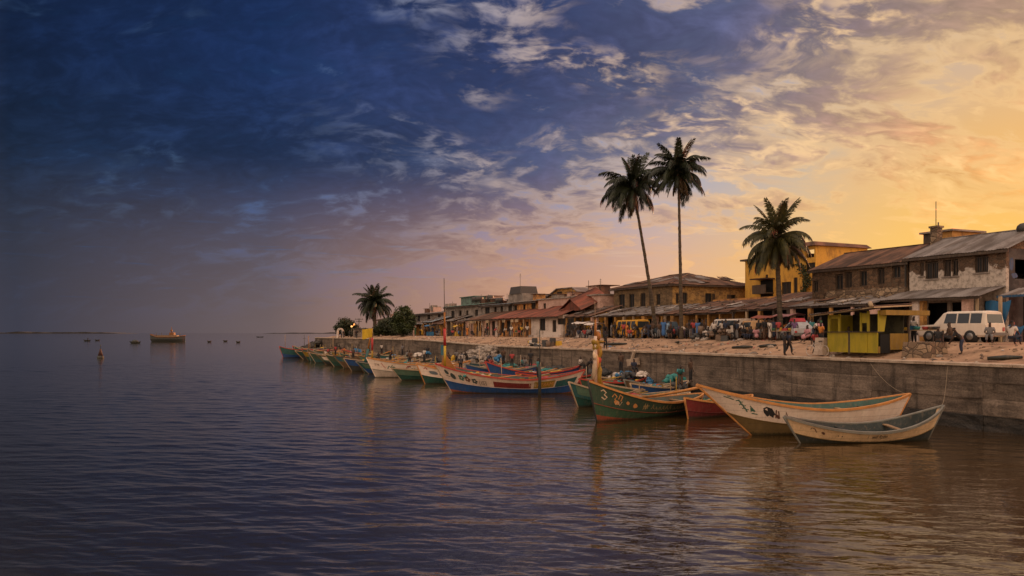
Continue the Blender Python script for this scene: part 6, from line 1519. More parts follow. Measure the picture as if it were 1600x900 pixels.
# ---------------------------------------------------------------- broadleaf trees
def leafy(name, label, base, lobes, mat, trunk_h, n, ls, seed=0):
    rd = random.Random(seed); r = thing(name, label, 'tree', base); b = MB()
    tr = lobes[0][3] * .12 + .12
    b.tube([(0, 0, -.3), (.05, 0, trunk_h * .5), (0, 0, trunk_h)], [tr * 1.3, tr, tr * .8], 8)
    for x, y, z, rr, rz in lobes: b.tube([(0, 0, trunk_h * .8), (x * .5, y * .5, (trunk_h + z) * .5), (x, y, z)], [tr * .55, tr * .35, tr * .12], 6)
    b.build('trunk', TRUNK, r)
    b = MB(); tot = sum(l[3] ** 2 for l in lobes)
    for x, y, z, rr, rz in lobes:
        k = int(n * rr * rr / tot)
        clumps = []
        for i in range(max(6, k // 26)):
            v = Vector((rd.gauss(0, 1), rd.gauss(0, 1), rd.gauss(0, 1))).normalized() * rd.uniform(.55, 1.08); clumps.append(Vector((x + v.x * rr, y + v.y * rr, z + v.z * rz)))
        for c0 in clumps:
            cr = rr * .30
            for i in range(26):
                c = c0 + Vector((rd.gauss(0, cr * .5), rd.gauss(0, cr * .5), rd.gauss(0, cr * .4)))
                u = Vector((rd.gauss(0, 1), rd.gauss(0, 1), rd.gauss(0, .6))).normalized() * ls; v2 = u.orthogonal().normalized() * ls * .5
                b.add([c - u, c + v2, c + u, c - v2], [(0, 1, 2, 3)])
    b.build('crown', mat, r); return r
LEAFG = M('leaf_green', (.045, .058, .015), (.02, .028, .010), .8, .6, 0); LEAFD = M('leaf_dim', (.035, .042, .014), (.018, .023, .009), .8, .6, 0)
Yt = 158
leafy('leafy_tree', 'tall leafy green tree in front of the farthest grey house', pxat(629, 150, 4.2), [(0, 0, 4.0, 1.7, 1.6), (-1.2, 0, 2.8, 1.3, 1.3), (1.1, .3, 3.0, 1.4, 1.3), (.3, -.3, 1.9, 1.8, 1.2), (.4, 0, 5.0, .9, .8)], LEAFG, 2.0, 9500, .20, 1)
leafy('broad_tree', 'broad dome shaped tree at the far left tip of the waterfront', pxat(541, 180, 4.0), [(0, 0, 2.6, 2.0, 1.4), (-1.4, 0, 2.0, 1.3, 1.1), (1.3, .2, 2.1, 1.4, 1.1), (.2, -.2, 1.5, 1.8, .8)], LEAFD, 1.2, 8500, .22, 2)
leafy('bush', 'low dark bush between the left palm and the leafy tree', pxat(603, 160, 4.1), [(0, 0, 2.2, 1.7, 1.5), (-1.4, 0, 1.4, 1.2, 1.0), (1.2, 0, 1.5, 1.3, 1.1)], LEAFD, .8, 5000, .2, 3)
leafy('bush', 'low ragged hedge right of the broad dome shaped tree', pxat(568, 176, 4.0), [(0, 0, .9, 1.5, .9), (-1.8, 0, .8, 1.2, .8), (1.6, 0, .6, 1.2, .7)], LEAFD, .4, 3500, .2, 4)
leafy('bush', 'small dark treetop showing over the roof right of the tan building', P(47.2, 29.5, ZS), [(0, 0, 7.9, 1.2, .7), (1.0, .4, 7.6, .9, .6)], LEAFD, 7.0, 900, .14, 5)
# pole with cross arms, lamp, small white arch
o = thing('utility_pole', 'thin wooden utility pole with two cross arms near the broad tree', 'utility pole', pxat(561, 178, 4.0))
b = MB(); b.tube([(0, 0, 0), (0, 0, 4.2)], [.12, .09], 6); b.build('pole', IRON, o)
for z, l in ((4.0, 1.5), (3.5, .9)):
    b = MB(); b.beam((-l / 2 - .2, 0, z), (l / 2 + .2, 0, z), .09, .1)
    for i in range(4): b.tube([(-l / 2 + l * i / 3, 0, z), (-l / 2 + l * i / 3, 0, z + .22)], .05, 5)
    b.build('cross_arm', IRON, o)
o = thing('street_lamp', 'lit orange lamp glowing on a post in front of the broad tree', 'lamp', pxat(549.5, 171, 3.9))
b = MB(); b.tube([(0, 0, 0), (0, 0, 2.3)], .07, 6); b.build('post', IRON, o)
b = MB(); b.ball((0, -.1, 2.45), (.22, .2, .2), 10); b.build('bulb', plain('lamp_glow', (1, .6, .25), .5, 0, (1, .50, .16), 1.3), o)
b = MB(); b.ball((.5, .2, 2.9), (.18, .2, .2), 10); b.beam((0, 0, 2.3), (.5, .2, 2.85), .06); b.build('side_bulb', plain('lamp_dim_glow', (1, .5, .2), .5, 0, (1, .36, .08), 1.2), o)
o = thing('stone_arch', 'small pale arch monument under the broad tree', 'monument', pxat(531.5, 172, 3.9)); b = MB()
for sd in (-1, 1): b.box(sd * .55 - .2, sd * .55 + .2, -.2, .2, 0, 1.4)
for i in range(7):
    a, c = math.pi * i / 7, math.pi * (i + 1) / 7
    b.beam((.55 * math.cos(a), 0, 1.4 + .55 * math.sin(a)), (.55 * math.cos(c), 0, 1.4 + .55 * math.sin(c)), .4, .38)
b.build('arch', WHIT, o)
for px, Y, h, lab in ((475.5, 168, 4.6, 'taller bare pole standing off the dark rocks'), (460, 165, 2.4, 'shorter bare pole near the far end of the boat row')):
    b = MB(); b.tube([(0, 0, -1), (0, 0, h)], [.09, .05], 6); b.beam((-.35, 0, h * .82), (.35, 0, h * .82), .06); tag(b.build('channel_pole', IRON, None, pxat(px, Y, 0)), lab, 'pole')
# low flat roofed store at the tip
o = thing('store', 'low flat roofed store between the hedge and the left palm', 'house', pxat(571, 168, 3.9)); b = MB()
b.wall(-2.6, 2.2, 0, 1.9, 0, .2, [(-2, -1, 0, 1.5), (.2, .9, .6, 1.4)]); b.box(-2.6, 2.2, .4, 3, 0, 1.85); b.build('wall', GREY, o)
b = MB(); b.box(-2.9, 2.5, -.4, 3.2, 1.9, 2.05); b.build('roof_slab', IRON, o)

# ---------------------------------------------------------------- people
SKIN = M('dark_skin', (.050, .028, .018), (.038, .02, .014), 8, .55, 0)
HAIR = plain('black_hair', (.008, .007, .007), .8)
CLO = {k: plain('cloth_' + k, c, .85) for k, c in dict(black=(.014, .013, .015), navy=(.018, .025, .05), white=(.56, .50, .45), red=(.34, .035, .03), teal=(.04, .18, .19), blue=(.04, .12, .30), yellow=(.52, .30, .03), brown=(.09, .05, .03), grey=(.16, .15, .15), pink=(.42, .20, .22), orange=(.50, .17, .03), green=(.04, .12, .05), sky=(.28, .38, .48), purple=(.12, .06, .14)).items()}
def skin_mesh(name, chains, mat, sub=1):
    """one continuous surface grown round connected joints; chains = [[(pos, radius), ...]] the first point of each later chain repeats an earlier joint"""
    vs = []; es = []; rs = []; key = {}
    for ch in chains:
        prev = None
        for p, rr in ch:
            kk = tuple(round(c, 4) for c in p)
            if kk not in key: key[kk] = len(vs); vs.append(p); rs.append(rr)
            i = key[kk]
            if prev is not None and prev != i: es.append((prev, i))
            prev = i
    me = bpy.data.meshes.new(name); me.from_pydata(vs, es, []); o = bpy.data.objects.new(name, me); COL.objects.link(o)
    md = o.modifiers.new('skin', 'SKIN'); md.use_smooth_shade = True
    if not me.skin_vertices: 
        raise RuntimeError('no skin layer')
    for i, sv in enumerate(me.skin_vertices[0].data):
        rr = rs[i]; sv.radius = rr if isinstance(rr, tuple) else (rr, rr); sv.use_root = (i == 0)
    if sub: o.modifiers.new('sub', 'SUBSURF').levels = sub
    dg = bpy.context.evaluated_depsgraph_get(); me2 = bpy.data.meshes.new_from_object(o.evaluated_get(dg)); me2.name = name
    bpy.data.objects.remove(o); me2.materials.clear(); me2.materials.append(mat)
    return me2
def pose(pel, che, head_off, sho, elb, wri, hip, kne, ank):
    """joint positions; facing -y; left and right given as pairs"""
    V = Vector; pel, che = V(pel), V(che); nk = che + V((0, -.01, .14)); hd = nk + V(head_off)
    body = [[(tuple(pel), (.15, .11)), (tuple(pel.lerp(che, .5)), (.135, .10)), (tuple(che), (.165, .115)), (tuple(nk), .055), (tuple(hd), (.078, .092)), (tuple(hd + V((0, .0, .09))), (.075, .09)), (tuple(hd + V((0, .01, .15))), .045)]]
    body.append([(tuple(hd), (.078, .092)), (tuple(hd + V((0, -.105, .03))), .018)])
    shirt = [[(tuple(pel + V((0, 0, -.02))), (.175, .135)), (tuple(pel.lerp(che, .5)), (.165, .13)), (tuple(che), (.19, .14)), (tuple(che + V((0, -.005, .09))), .09)]]
    trs = [[(tuple(pel + V((0, 0, .04))), (.16, .125)), (tuple(pel), (.17, .13))]]
    for i in (0, 1):
        s, e, w2, h, k, a = V(sho[i]), V(elb[i]), V(wri[i]), V(hip[i]), V(kne[i]), V(ank[i]); d = (w2 - e).normalized(); sg = 1 if i else -1
        palm_ = w2 + d * .07; side = d.cross(V((sg, 0, .2))).normalized()
        body.append([(tuple(che), (.165, .115)), (tuple(s), .062), (tuple(e), .043), (tuple(w2), .029), (tuple(palm_), (.036, .02))])
        for f, (off, ln) in enumerate(((-.028, .075), (-.010, .09), (.010, .085), (.026, .065))):
            body.append([(tuple(palm_), (.036, .02)), (tuple(palm_ + side * off + d * .035), .011), (tuple(palm_ + side * off + d * (.035 + ln * .6) + V((0, 0, -.012))), .009)])
        body.append([(tuple(w2), .029), (tuple(w2 + side * -.035 + d * .045), .012), (tuple(w2 + side * -.05 + d * .085), .010)])
        body.append([(tuple(pel), (.15, .11)), (tuple(h), .088), (tuple(k), .058), (tuple(a), .038), (tuple(a + V((0, -.09, -.045))), (.042, .03)), (tuple(a + V((0, -.17, -.055))), (.036, .022))])
        shirt.append([(tuple(che), (.19, .14)), (tuple(s), .085), (tuple(s.lerp(e, .75)), .065)])
        trs.append([(tuple(pel), (.17, .13)), (tuple(h), .108), (tuple(k), .082), (tuple(k.lerp(a, .85)), .068)])
    kn = (V(kne[0]) + V(kne[1])) / 2; an = (V(ank[0]) + V(ank[1])) / 2
    robe = [[(tuple(che + V((0, 0, .08))), (.10, .08)), (tuple(che), (.20, .15)), (tuple(pel), (.20, .16)), (tuple(kn), (.22, .18)), (tuple(kn.lerp(an, .8)), (.24, .20))]]
    for i in (0, 1): robe.append([(tuple(che), (.20, .15)), (tuple(V(sho[i])), .09), (tuple(V(sho[i]).lerp(V(elb[i]), .9)), .075)])
    hair = [[(tuple(hd + V((0, .02, .06))), (.086, .098)), (tuple(hd + V((0, .015, .13))), (.08, .092)), (tuple(hd + V((0, .01, .17))), .05)]]
    return dict(body=skin_mesh('body', body, SKIN), shirt=skin_mesh('shirt', shirt, CLO['white']), trousers=skin_mesh('trousers', trs, CLO['black']), robe=skin_mesh('robe', robe, CLO['blue']), hair=skin_mesh('hair', hair, HAIR))
HIP = ((-.09, 0, .9), (.09, 0, .9))
POSES = dict(
    stand=pose((0, 0, .95), (0, .01, 1.34), (0, -.015, .11), ((-.19, 0, 1.42), (.19, 0, 1.42)), ((-.25, .03, 1.14), (.25, .03, 1.14)), ((-.26, -.05, .9), (.26, -.05, .9)), HIP, ((-.1, -.02, .5), (.1, -.01, .5)), ((-.11, .02, .09), (.12, .02, .09))),
    walk=pose((0, 0, .94), (0, -.03, 1.33), (0, -.03, .11), ((-.19, -.03, 1.41), (.19, -.03, 1.41)), ((-.24, .12, 1.16), (.24, -.12, 1.15)), ((-.24, .08, .91), (.22, -.28, .98)), HIP, ((-.1, -.16, .52), (.1, .06, .5)), ((-.1, -.2, .09), (.1, .34, .14))),
    sit=pose((0, 0, .42), (0, -.05, .80), (0, -.03, .11), ((-.19, -.05, .88), (.19, -.05, .88)), ((-.27, -.12, .62), (.27, -.12, .62)), ((-.15, -.36, .55), (.16, -.34, .55)), ((-.1, -.05, .42), (.1, -.05, .42)), ((-.14, -.46, .47), (.14, -.46, .47)), ((-.13, -.46, .09), (.14, -.44, .09))),
    bend=pose((0, .08, .9), (0, -.24, 1.15), (0, -.09, .07), ((-.19, -.28, 1.2), (.19, -.28, 1.2)), ((-.22, -.40, .95), (.22, -.40, .95)), ((-.15, -.52, .72), (.15, -.52, .72)), ((-.09, .08, .86), (.09, .08, .86)), ((-.1, .0, .48), (.1, .02, .48)), ((-.11, .06, .09), (.12, .06, .09))),
    carry=pose((0, 0, .95), (0, .0, 1.34), (0, -.01, .11), ((-.19, 0, 1.43), (.19, 0, 1.42)), ((-.34, -.04, 1.55), (.26, -.08, 1.16)), ((-.17, -.06, 1.76), (.16, -.30, 1.12)), HIP, ((-.1, -.05, .5), (.1, .02, .5)), ((-.11, -.06, .09), (.12, .06, .09))))
def person(label, loc, face, pz='stand', top='white', low='black', robe=None, group=None, sc=1.0, hat=None):
    r = thing('person', label, 'person', loc, face, group); r.scale = (sc, sc, sc); p = POSES[pz]
    link('body', p['body'], r); link('hair', p['hair'], r)
    def cl(nm, me, c):
        o = link(nm, me, r); o.material_slots[0].link = 'OBJECT'; o.material_slots[0].material = CLO[c]
    if robe: cl('robe', p['robe'], robe)
    else: cl('shirt', p['shirt'], top); cl('trousers', p['trousers'], low)
    return r
def on(px, s): t = T(px, s); return P(t, s, gz(t, s) if s < 7 else ZS)
FR = RZ  # facing the sea
# named figures
person('dark clothed person at the wall edge below the short palm, left of two', on(1226, .9), FR + 2.6, 'stand', 'black', 'black', sc=.92)
person('dark clothed person at the wall edge below the short palm, right of two', on(1232.5, 1.2), FR + 2.9, 'walk', 'navy', 'black', sc=.92)
person('person in dark clothes walking beside a leaning bicycle left of the kiosk', on(1273, 2.0), FR + 1.5, 'walk', 'red', 'black', sc=.92)
person('person with a red headed dark silhouette sitting on the plinth right of the kiosk', on(1466, 2.9), FR + .6, 'stand', 'black', 'black', sc=.95)
person('person sitting in front of the white off-roader, facing left', on(1486, 5.2), FR - .6, 'sit', 'brown', 'black', sc=1.15)
person('person in dark clothes crouched on the slope right of the plinth', on(1501, 3.2), FR - .9, 'bend', 'black', 'navy', sc=1.0)
person('person in a white shirt seated at the far right edge', on(1580, 5.6), FR + 3.1, 'sit', 'white', 'navy', sc=1.15)
person('small seated person in pale clothes behind the off-roader rear corner', on(1547, 6.6), FR + .5, 'sit', 'grey', 'grey', sc=1.0)
person('person in teal shirt standing on the blue boat beside the mooring post', pxat(841, 65.6, 1.18), RZ, 'stand', 'teal', 'black', sc=1.0)
person('dark figure with raised arm standing at the wall edge right of the orange prow post', on(946, .9), FR + .8, 'carry', 'black', 'black', sc=1.0)
person('person in a blue robe standing by the blue pickup between the tall palms', on(1037, 6.6), FR + .4, 'stand', robe='blue', sc=1.05)
person('person in orange shirt standing left of the kiosk by the red load', on(1283, 4.0), FR, 'stand', 'orange', 'black', sc=1.0)
person('person in a pink robe seated by the grey car', on(1263, 5.6), FR, 'sit', robe='pink', sc=1.05)
person('person in a sky blue robe standing behind the grey car', on(1264, 8.6), FR + .4, 'stand', robe='sky', sc=1.05)
person('dark figure inside the yellow kiosk behind its left counter', P(13.2, 2.6, 3.66), FR, 'stand', 'black', 'black', sc=1.0)
person('person in white shirt standing behind the goods table right of the kiosk', on(1428, 5.6), FR, 'stand', 'white', 'black', sc=1.0)
person('person climbing among the boats against the wall right of the boat cluster', pxat(1079, 56.5, 1.5), FR + 2, 'stand', 'brown', 'black', sc=1.0)
person('person in teal cap bending over the nets right of the boat cluster', pxat(1063, 55.5, 1.25), FR + 1, 'bend', 'teal', 'brown', sc=1.0)
# the crowd along the street and on the boats
rc = random.Random(21); keys = list(CLO)
LBL = {'black': 'black', 'navy': 'navy'}
ORD = 'leftmost second third fourth fifth sixth seventh eighth ninth tenth eleventh twelfth thirteenth fourteenth fifteenth sixteenth seventeenth eighteenth'.split()
DO = dict(stand='standing', walk='walking', sit='sitting', bend='bending down', carry='carrying a load')
def who(pz, c, lo, rb, i, n, place):
    wear = 'a %s robe' % rb if rb else ('dark clothes' if c in ('black', 'navy') else 'a %s shirt' % c)
    rank = 'leftmost' if i == 0 else 'rightmost' if i == n - 1 else ORD[i] + ' from left'
    return 'person in %s %s, %s %s' % (wear, DO[pz], rank, place)
def crowd(n, pa, pb, sa, sb, group, label, weights=None, poses=('stand', 'stand', 'walk', 'sit', 'sit', 'bend')):
    for i in range(n):
        px = pa + (pb - pa) * (i + rc.random()) / n; s = rc.uniform(sa, sb); pz = rc.choice(poses)
        c = rc.choice(weights or keys); lo = rc.choice(('black', 'black', 'navy', 'brown', 'grey')); rb = rc.choice(keys) if rc.random() < .14 else None
        person(who(pz, c, lo, rb, i, n, label), on(px, s), FR + rc.uniform(-3.1, 3.1), pz, c, lo, rb, group, rc.uniform(.92, 1.05))
DK = ['black', 'black', 'black', 'navy', 'brown', 'white', 'grey', 'black', 'red', 'white', 'brown']
crowd(17, 886, 938, 6.8, 9.0, 'people sitting by the low white house', 'beside the whitewashed house', DK, ('sit', 'sit', 'stand', 'stand'))
crowd(18, 944, 1022, 6.6, 7.6, 'people around the yellow minibus', 'by the yellow minibus', DK)
crowd(16, 1028, 1108, 6.6, 7.6, 'people around the blue pickup', 'near the blue pickup', DK)
crowd(17, 1108, 1192, 6.4, 7.0, 'people in front of the white vans', 'before the vans', DK, ('sit', 'sit', 'sit', 'stand', 'bend'))
crowd(18, 1192, 1288, 6.0, 8.6, 'people in the market left of the kiosk', 'left of the kiosk', None)
crowd(12, 740, 828, 7.2, 9.4, 'people before the orange house fronts', 'before the orange fronts', DK + ['yellow', 'orange'])
crowd(17, 648, 738, 7.4, 9.6, 'people before the dim shop fronts', 'before the dim shops', DK + ['blue', 'white'])
for i in range(12):
    px = 528 + (612 - 528) * (i + rc.random()) / 12; Y = 166 + rc.uniform(-4, 8)
    pz, c = rc.choice(('stand', 'walk')), rc.choice(DK)
    person(who(pz, c, 'black', None, i, 12, 'on the far tip'), pxat(px, Y, 3.88), rc.uniform(0, 6), pz, c, 'black', None, 'people on the far tip of the quay', 1.0)
for i, (px, Y, z) in enumerate(sorted(((640, 93, 1.2), (663, 96, 1.4), (700, 97, 1.5), (720, 79, 1.2), (762, 86, 1.3), (800, 84, 1.3), (552, 112, 1.2), (538, 120, 1.2), (524, 128, 1.3), (592, 105, 1.3), (512, 136, 1.3), (610, 100, 1.3)))):
    pz, c = rc.choice(('bend', 'stand', 'sit')), rc.choice(DK + ['teal', 'red', 'orange'])
    person(who(pz, c, 'black', None, i, 12, 'on the packed boats'), pxat(px, Y, z), rc.uniform(0, 6), pz, c, 'black', None, 'fishermen on the packed boats', 1.0)

NT2 = ORD[:]
for i in range(18):
    px = 500 + (1010 - 500) * (i + rc.random()) / 18; t = T(px, -2.2 + (wedge(150) if px < 640 else 0)); q = P(t, -2.2 + wedge(t) - rc.uniform(0, 3), rc.uniform(1.1, 1.7))
    pz, c = rc.choice(('bend', 'stand', 'stand', 'sit')), rc.choice(['black', 'black', 'navy', 'brown', 'white', 'teal', 'grey'])
    person(who(pz, c, 'black', None, i, 18, 'along the foot of the wall'), q, rc.uniform(0, 6), pz, c, 'black', None, 'people working along the foot of the wall', 1.0)
for i in range(18):
    px = 505 + (1080 - 505) * (i + rc.random()) / 18; t = T(px, -1.5 + (wedge(150) if px < 640 else 0)); m = rc.choice(CLUT)
    q = P(t, -1.3 + wedge(t) - rc.uniform(0, 4), rc.uniform(1.0, 1.6))
    heap('net_heap', '%s heap of nets and sheets, %s along the wall foot' % (m.name.split('_')[-1], 'leftmost' if i == 0 else 'rightmost' if i == 17 else ORD[i] + ' from left'), 'net heap', q, rc.uniform(.8, 1.6), rc.uniform(.6, 1.0), rc.uniform(.7, 1.5), m)
# ---------------------------------------------------------------- street things
def table(label, t, s, L, w2, h, goods, rz=0.):
    short = label.replace('rough ', '').replace('low ', '').replace(' loaded with goods on the slope', '')
    r = thing('market_table', label, 'table', P(t, s, gz(t, s) if s < 7 else ZS), RZ + rz, 'market tables'); b = MB(); b.box(-L / 2, L / 2, -w2 / 2, w2 / 2, h - .05, h); b.build('table_top', POST, r)
    for x in (-1, 1):
        for y in (-1, 1): b = MB(); b.box(x * (L / 2 - .1) - .04, x * (L / 2 - .1) + .04, y * (w2 / 2 - .1) - .04, y * (w2 / 2 - .1) + .04, -.05, h - .053); b.build('leg', FRAME, r)
    for i in range(goods):
        x, y = -L / 2 + L * (i + .5) / goods, random.uniform(-.2, .2) * w2; m = random.choice(CLUT); b = MB()
        c = P(t, s, (gz(t, s) if s < 7 else ZS) + h) + Vector((-DX * x + NX * y, -DY * x + NY * y, .003))
        bowl = random.random() < .5
        if bowl: b.tube([(0, 0, 0), (0, 0, .16), (0, 0, .2)], [.16, .22, .2], 10)
        else: b.box(-.2, .2, -.15, .15, 0, random.uniform(.15, .35), top=(.03, .03))
        o = b.build('goods', m, None, c); o.rotation_euler = (0, 0, RZ); tag(o, '%s %s of goods, %s on the %s' % (m.name.split('_')[-1], 'bowl' if bowl else 'box', 'leftmost' if i == 0 else ORD[i] + ' from left', short), 'goods', 'goods on market tables')
table('rough market table loaded with goods on the slope right of the kiosk', T(1440, 5.0), 5.0, 2.6, .8, .95, 6, .1)
table('low market table by the vans', T(1110, 6.9), 6.9, 2.0, .8, .6, 4)
table('market table by the grey car', T(1224, 6.4), 6.4, 2.2, .8, .75, 5)
table('market table by the orange house fronts', T(806, 8.0), 8.0, 2.4, .9, .7, 4)
def awning(label, px, s, L, w2, h, mat, tilt=.25):
    t = T(px, s); r = thing('market_stall', label, 'stall', P(t, s, ZS), RZ); vs = []; n = 8
    for j, y in enumerate((-w2 / 2, 0, w2 / 2)):
        for i in range(n + 1): vs.append((-L / 2 + L * i / n, y, h + (.0, .22, .1)[j] - .08 * math.sin(math.pi * i / n) - (.05 * (i % 2) if j != 1 else 0)))
    vs += [(x, y, z - .02) for x, y, z in vs]; k = 3 * (n + 1); fs = []
    for j in range(2):
        for i in range(n): a = j * (n + 1) + i; fs += [(a, a + 1, a + n + 2, a + n + 1), (k + a, k + a + n + 1, k + a + n + 2, k + a + 1)]
    b = MB(); b.add(vs, fs); b.build('canopy', mat, r)
    for x in (-1, 1):
        for y in (-1, 1): b = MB(); b.tube([(x * (L / 2 - .08), y * (w2 / 2 - .08), -.05), (x * (L / 2 - .08), y * (w2 / 2 - .08), h)], .035, 6); b.build('post', FRAME, r)
    b = MB(); b.box(-L / 2 + .2, L / 2 - .2, -.35, .35, .05, .8, top=(.04, .04)); b.build('counter', mat, r)
WCL = paint('stall_white', (.60, .52, .46), .2)
awning('white cloth covered stall right of the whitewashed house', 912, 8.4, 3.4, 1.6, 1.75, WCL)
awning('long white sheeted stall beside the white house stall', 928, 8.0, 2.4, 1.4, 1.6, WCL)
awning('red brown cloth stall left of the short palm', 1202, 8.6, 2.8, 1.6, 1.9, paint('stall_red', (.28, .07, .035), .3))
awning('pale grey and red stall right of the short palm', 1232, 9.0, 2.2, 1.6, 2.0, paint('stall_pink', (.42, .2, .2), .2))
awning('blue shaded stall before the dim shop fronts', 672, 8.6, 3.0, 1.6, 1.9, CLUT[2])
awning('yellow stall before the dim shop fronts', 716, 9.0, 1.8, 1.4, 1.7, CLUT[5])
# pile of engines and nets at the wall
def pile(label, pxs, s, seed, mats, n=22):
    rd = random.Random(seed)
    for i in range(n):
        px = pxs[0] + (pxs[1] - pxs[0]) * (i + rd.random()) / n; t = T(px, s + rd.uniform(-.8, .8)); ss = s + rd.uniform(-.6, .6); c = P(t, ss, gz(t, ss) + rd.choice((.15, .15, .5, .8)) * (1 - abs(px - sum(pxs) / 2) / (pxs[1] - pxs[0])))
        b = MB(); m = rd.choice(mats); k = rd.random()
        if k < .6:
            for j in range(5): b.ball((rd.gauss(0, .22), rd.gauss(0, .18), rd.uniform(-.08, .22)), (rd.uniform(.15, .34), rd.uniform(.14, .28), rd.uniform(.10, .2)), 7, 0, .22)
            nm = 'net_bundle'
        elif k < .8: b.box(-.3, .3, -.25, .25, -.1, .4, top=(.04, .04)); nm = 'crate'
        else: b.tube([(0, 0, -.1), (0, 0, .55)], [.25, .25], 10); nm = 'drum'
        o = b.build(nm, m, None, c); o.rotation_euler = (0, 0, rd.uniform(0, 3)); tag(o, label % (m.name.split('_')[-1] + ' ' + nm.replace('_', ' '), 'leftmost' if i == 0 else 'rightmost' if i == n - 1 else ORD[i] + ' from left'), nm.replace('_', ' '), 'gear piled on the wall edge')
pile('%s, %s in the pile below the whitewashed house', (830, 866), 1.6, 4, [CLUT[0], CLUT[0], CLUT[4], CLUT[5], CLUT[0], CLUT[3]], 17)
pile('%s, %s in the loose heap beside the white van', (1090, 1128), 6.3, 5, [CLUT[0], CLUT[4], CLUT[0], CLUT[3]], 10)
# bicycle left of the kiosk
o = thing('bicycle', 'pale bicycle leaning near the wall edge left of the kiosk', 'bicycle', on(1277, 1.3), RZ + .1)
BK = plain('bike_paint', (.45, .38, .33), .4)
for x in (-.55, .55):
    b = MB(); b.tube([(x + .34 * math.cos(6.283 * i / 20), 0, .35 + .34 * math.sin(6.283 * i / 20)) for i in range(21)], .028, 5, cap=False); b.build('wheel', BK, o)
b = MB()
for p, q in (((-.55, 0, .35), (-.3, 0, .85)), ((-.3, 0, .85), (.25, 0, .8)), ((.25, 0, .8), (.05, 0, .35)), ((.05, 0, .35), (.55, 0, .35)), ((.25, 0, .8), (.55, 0, .35)), ((-.28, 0, .8), (.05, 0, .35)), ((.25, 0, .8), (.28, 0, .95))): b.tube([p, q], .025, 5)
b.build('bike_frame', BK, o)
b = MB(); b.box(.15, .42, -.07, .07, .95, 1.0); b.build('saddle', TYRE, o); b = MB(); b.tube([(-.3, -.28, 1.0), (-.28, 0, .95), (-.3, .28, 1.0)], .022, 5); b.build('handlebar', TYRE, o)
# stranded plank boats / dark logs on the slope
for px, s, L, lab in ((1160, 3.0, 2.2, 'dark timber lying on the slope in front of the vans'), (1200, 3.6, 1.4, 'short dark timber lying on the slope below the red brown stall'), (1058, 4.2, 1.8, 'dark plank on the slope below the tall palms'), (962, 3.0, 3.2, 'long dark branch on the slope right of the orange prow post'), (1570, 2.0, 1.6, 'black sack lying on the slope at the far right')):
    t = T(px, s); b = MB(); b.tube([(-L / 2, 0, .05), (0, .1, .12), (L / 2, -.05, .16)], [.10, .13, .07], 6); o = b.build('timber', BDARK, None, P(t, s, gz(t, s) + .02)); o.rotation_euler = (0, 0, RZ + random.uniform(-.5, .5)); tag(o, lab, 'timber')

# ---------------------------------------------------------------- out at sea
o = thing('channel_buoy', 'dark red conical buoy on the open water at the left', 'buoy', pxat(157, 157, 0))
b = MB(); b.tube([(0, 0, -.4), (0, 0, .35), (0, 0, .5)], [.62, .62, .5], 12); b.build('float', BDARK, o)
b = MB(); b.tube([(0, 0, .5), (0, 0, 1.5), (0, 0, 1.9)], [.48, .20, .14], 10); b.build('cone', plain('buoy_paint', (.045, .014, .010), .7), o); b = MB(); b.tube([(0, 0, 1.9), (0, 0, 2.7)], .05, 6); b.ball((0, 0, 2.45), .13, 8); b.build('topmark', BDARK, o)
Ys = 440.; SHIPO = paint('ship_orange', (.17, .065, .018), .4)
o = thing('wooden_ship', 'long dark wooden cargo boat with orange sides and one mast out at sea', 'ship', pxat(262, Ys, 0), -.08); k = Ys / 1250; b = MB(); n = 20; vs = []; fs = []; Lh = 57 * k / 2
prof = lambda u: 2.6 + 1.6 * max(0, .25 - u) / .25 + .9 * max(0, u - .8) / .2
for i in range(n + 1):
    u = i / n; x = -Lh + 2 * Lh * u; w2 = 2.6 * (1 - abs(2 * u - 1) ** 3.0) ** .6 + .05
    vs += [(x + (1 - .0) * (1.2 * (1 - u) ** 4), -w2 * .5, -.8), (x, -w2, 1.5), (x, -w2, prof(u)), (x, w2, prof(u)), (x, w2, 1.5), (x + 1.2 * (1 - u) ** 4, w2 * .5, -.8)]
for i in range(n): fs += [(i * 6 + j, i * 6 + (j + 1) % 6, i * 6 + 6 + (j + 1) % 6, i * 6 + 6 + j) for j in range(6)]
fs += [(5, 4, 3, 2, 1, 0), tuple(range(n * 6, n * 6 + 6))]; b.add(vs, fs); b.build('hull', BDARK, o)
b = MB()
for sd in (-1, 1): b.tube([(-Lh + 2 * Lh * u / 12, sd * (2.65 * (1 - abs(u / 6 - 1) ** 3.0) ** .6 + .08), prof(u / 12) + .05) for u in range(13)], .22, 5)
b.build('bulwark', SHIPO, o)
b = MB(); b.box(-Lh + 4, Lh - 4, -1.4, 1.4, 2.3, 3.7, top=(.3, .2)); b.build('cargo_cover', BBROWN, o)
b = MB(); b.box(1.2, 4.2, -1.2, 1.2, 2.5, 5.2, top=(.3, .2)); b.build('deckhouse', SHIPO, o)
b = MB(); b.tube([(2.2, 0, 5), (2.2, 0, 8.2)], [.28, .14], 6); b.box(1.7, 2.7, -.4, .4, 5.8, 6.6); b.build('mast', SHIPO, o)
for x in (-6.5, -3.5, 7): b = MB(); b.tube([(x, 0, 3), (x, 0, 5.2)], .14, 5); b.build('derrick', BDARK, o)
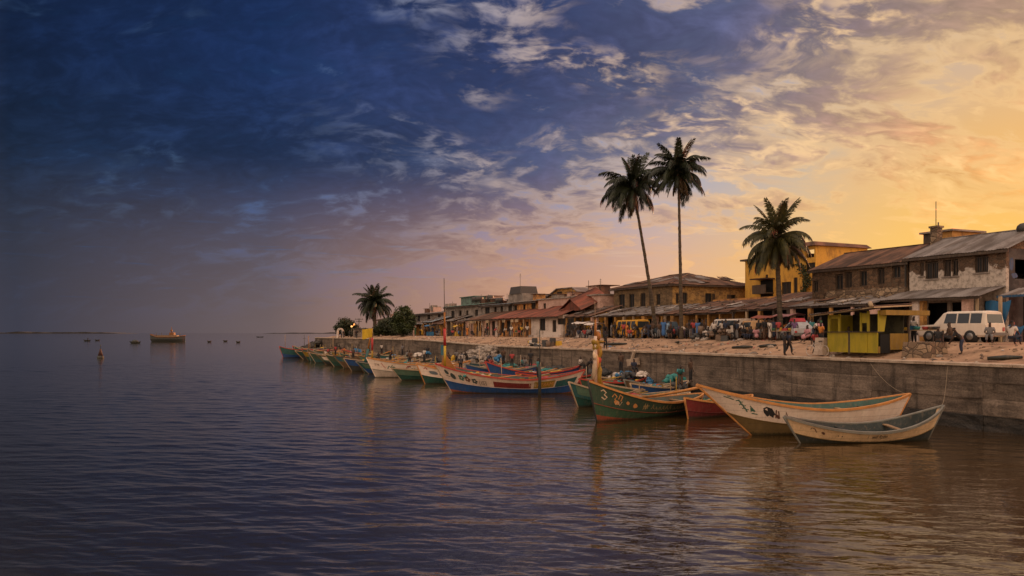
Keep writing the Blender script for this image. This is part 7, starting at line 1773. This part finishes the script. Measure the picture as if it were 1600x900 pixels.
def skiff(label, px, Y, L, man=True, rz=0.):
    r = thing('rowing_boat', label, 'rowing boat', pxat(px, Y, 0), rz); h = Hull(L, 1.6, 1.1, .65, 1.0); b = MB(); n = 12
    for sd in (-1, 1):
        vs = [h.pt(i / n, j / 3, sd) for i in range(n + 1) for j in range(4)]; b.add(vs, [(i * 4 + j, i * 4 + j + 1, i * 4 + j + 5, i * 4 + j + 4) for i in range(n) for j in range(3)])
    b.build('hull', BDARK, r)
    b = MB()
    for u in (.3, .55, .75): p = h.pt(u, .8, 1); b.box(p.x - .1, p.x + .1, -p.y, p.y, p.z - .03, p.z + .03)
    b.build('thwart', WOODP, r)
    return r
skiff('tiny dark rowing boat left of the buoy, with one person aboard', 136, 480, 4.6)
person('person standing in the tiny rowing boat left of the buoy', pxat(137, 480, .3), 1, 'bend', 'black', 'black', sc=1.2)
skiff('tiny low rowing boat just right above the buoy', 152, 500, 3.2, rz=.2)
skiff('dark covered small boat close behind the stern of the cargo boat', 211, 380, 5.5, rz=.1)
b = MB(); b.ball((0, 0, 0), (1.7, .7, .9), 10, 0, .08); tag(b.build('tarpaulin_cover', BDARK, None, pxat(211, 380, .8)), 'dark rounded cover on the small boat behind the cargo boat', 'cover')
skiff('tiny rowing boat right of the cargo boat, nearest to it', 327, 420, 2.4)
skiff('second tiny rowing boat right of the cargo boat', 352, 450, 2.6)
skiff('third tiny rowing boat right of the cargo boat, lowest in view', 372, 400, 2.4)
skiff('faint far dark boat on the horizon left of the boat row', 406, 900, 9)
# far low coast
def coast(x0, x1, Y, h, seed):
    b = MB(); n = 60; vs = []; fs = []
    for i in range(n + 1):
        u = i / n; z = h * (.35 + .65 * abs(mnoise.noise(Vector((u * 9, seed, 0))) + .35)) * min(1, u * 7, (1 - u) * 7)
        x = x0 + (x1 - x0) * u; vs += [(x, Y, -1), (x, Y, z), (x, Y + 300, z * .7), (x, Y + 320, -1)]
    for i in range(n): fs += [(i * 4 + j, i * 4 + 4 + j, i * 4 + 5 + j, i * 4 + j + 1) for j in range(3)]
    b.add(vs, fs); tag(b.build('far_shore', M('far_shore_scrub', (.05, .045, .045), None, .01, .95, 0)), kind='structure')
coast(-3600, -2650, 5400, 16, 1.); coast(-1750, -950, 5600, 9, 4.)
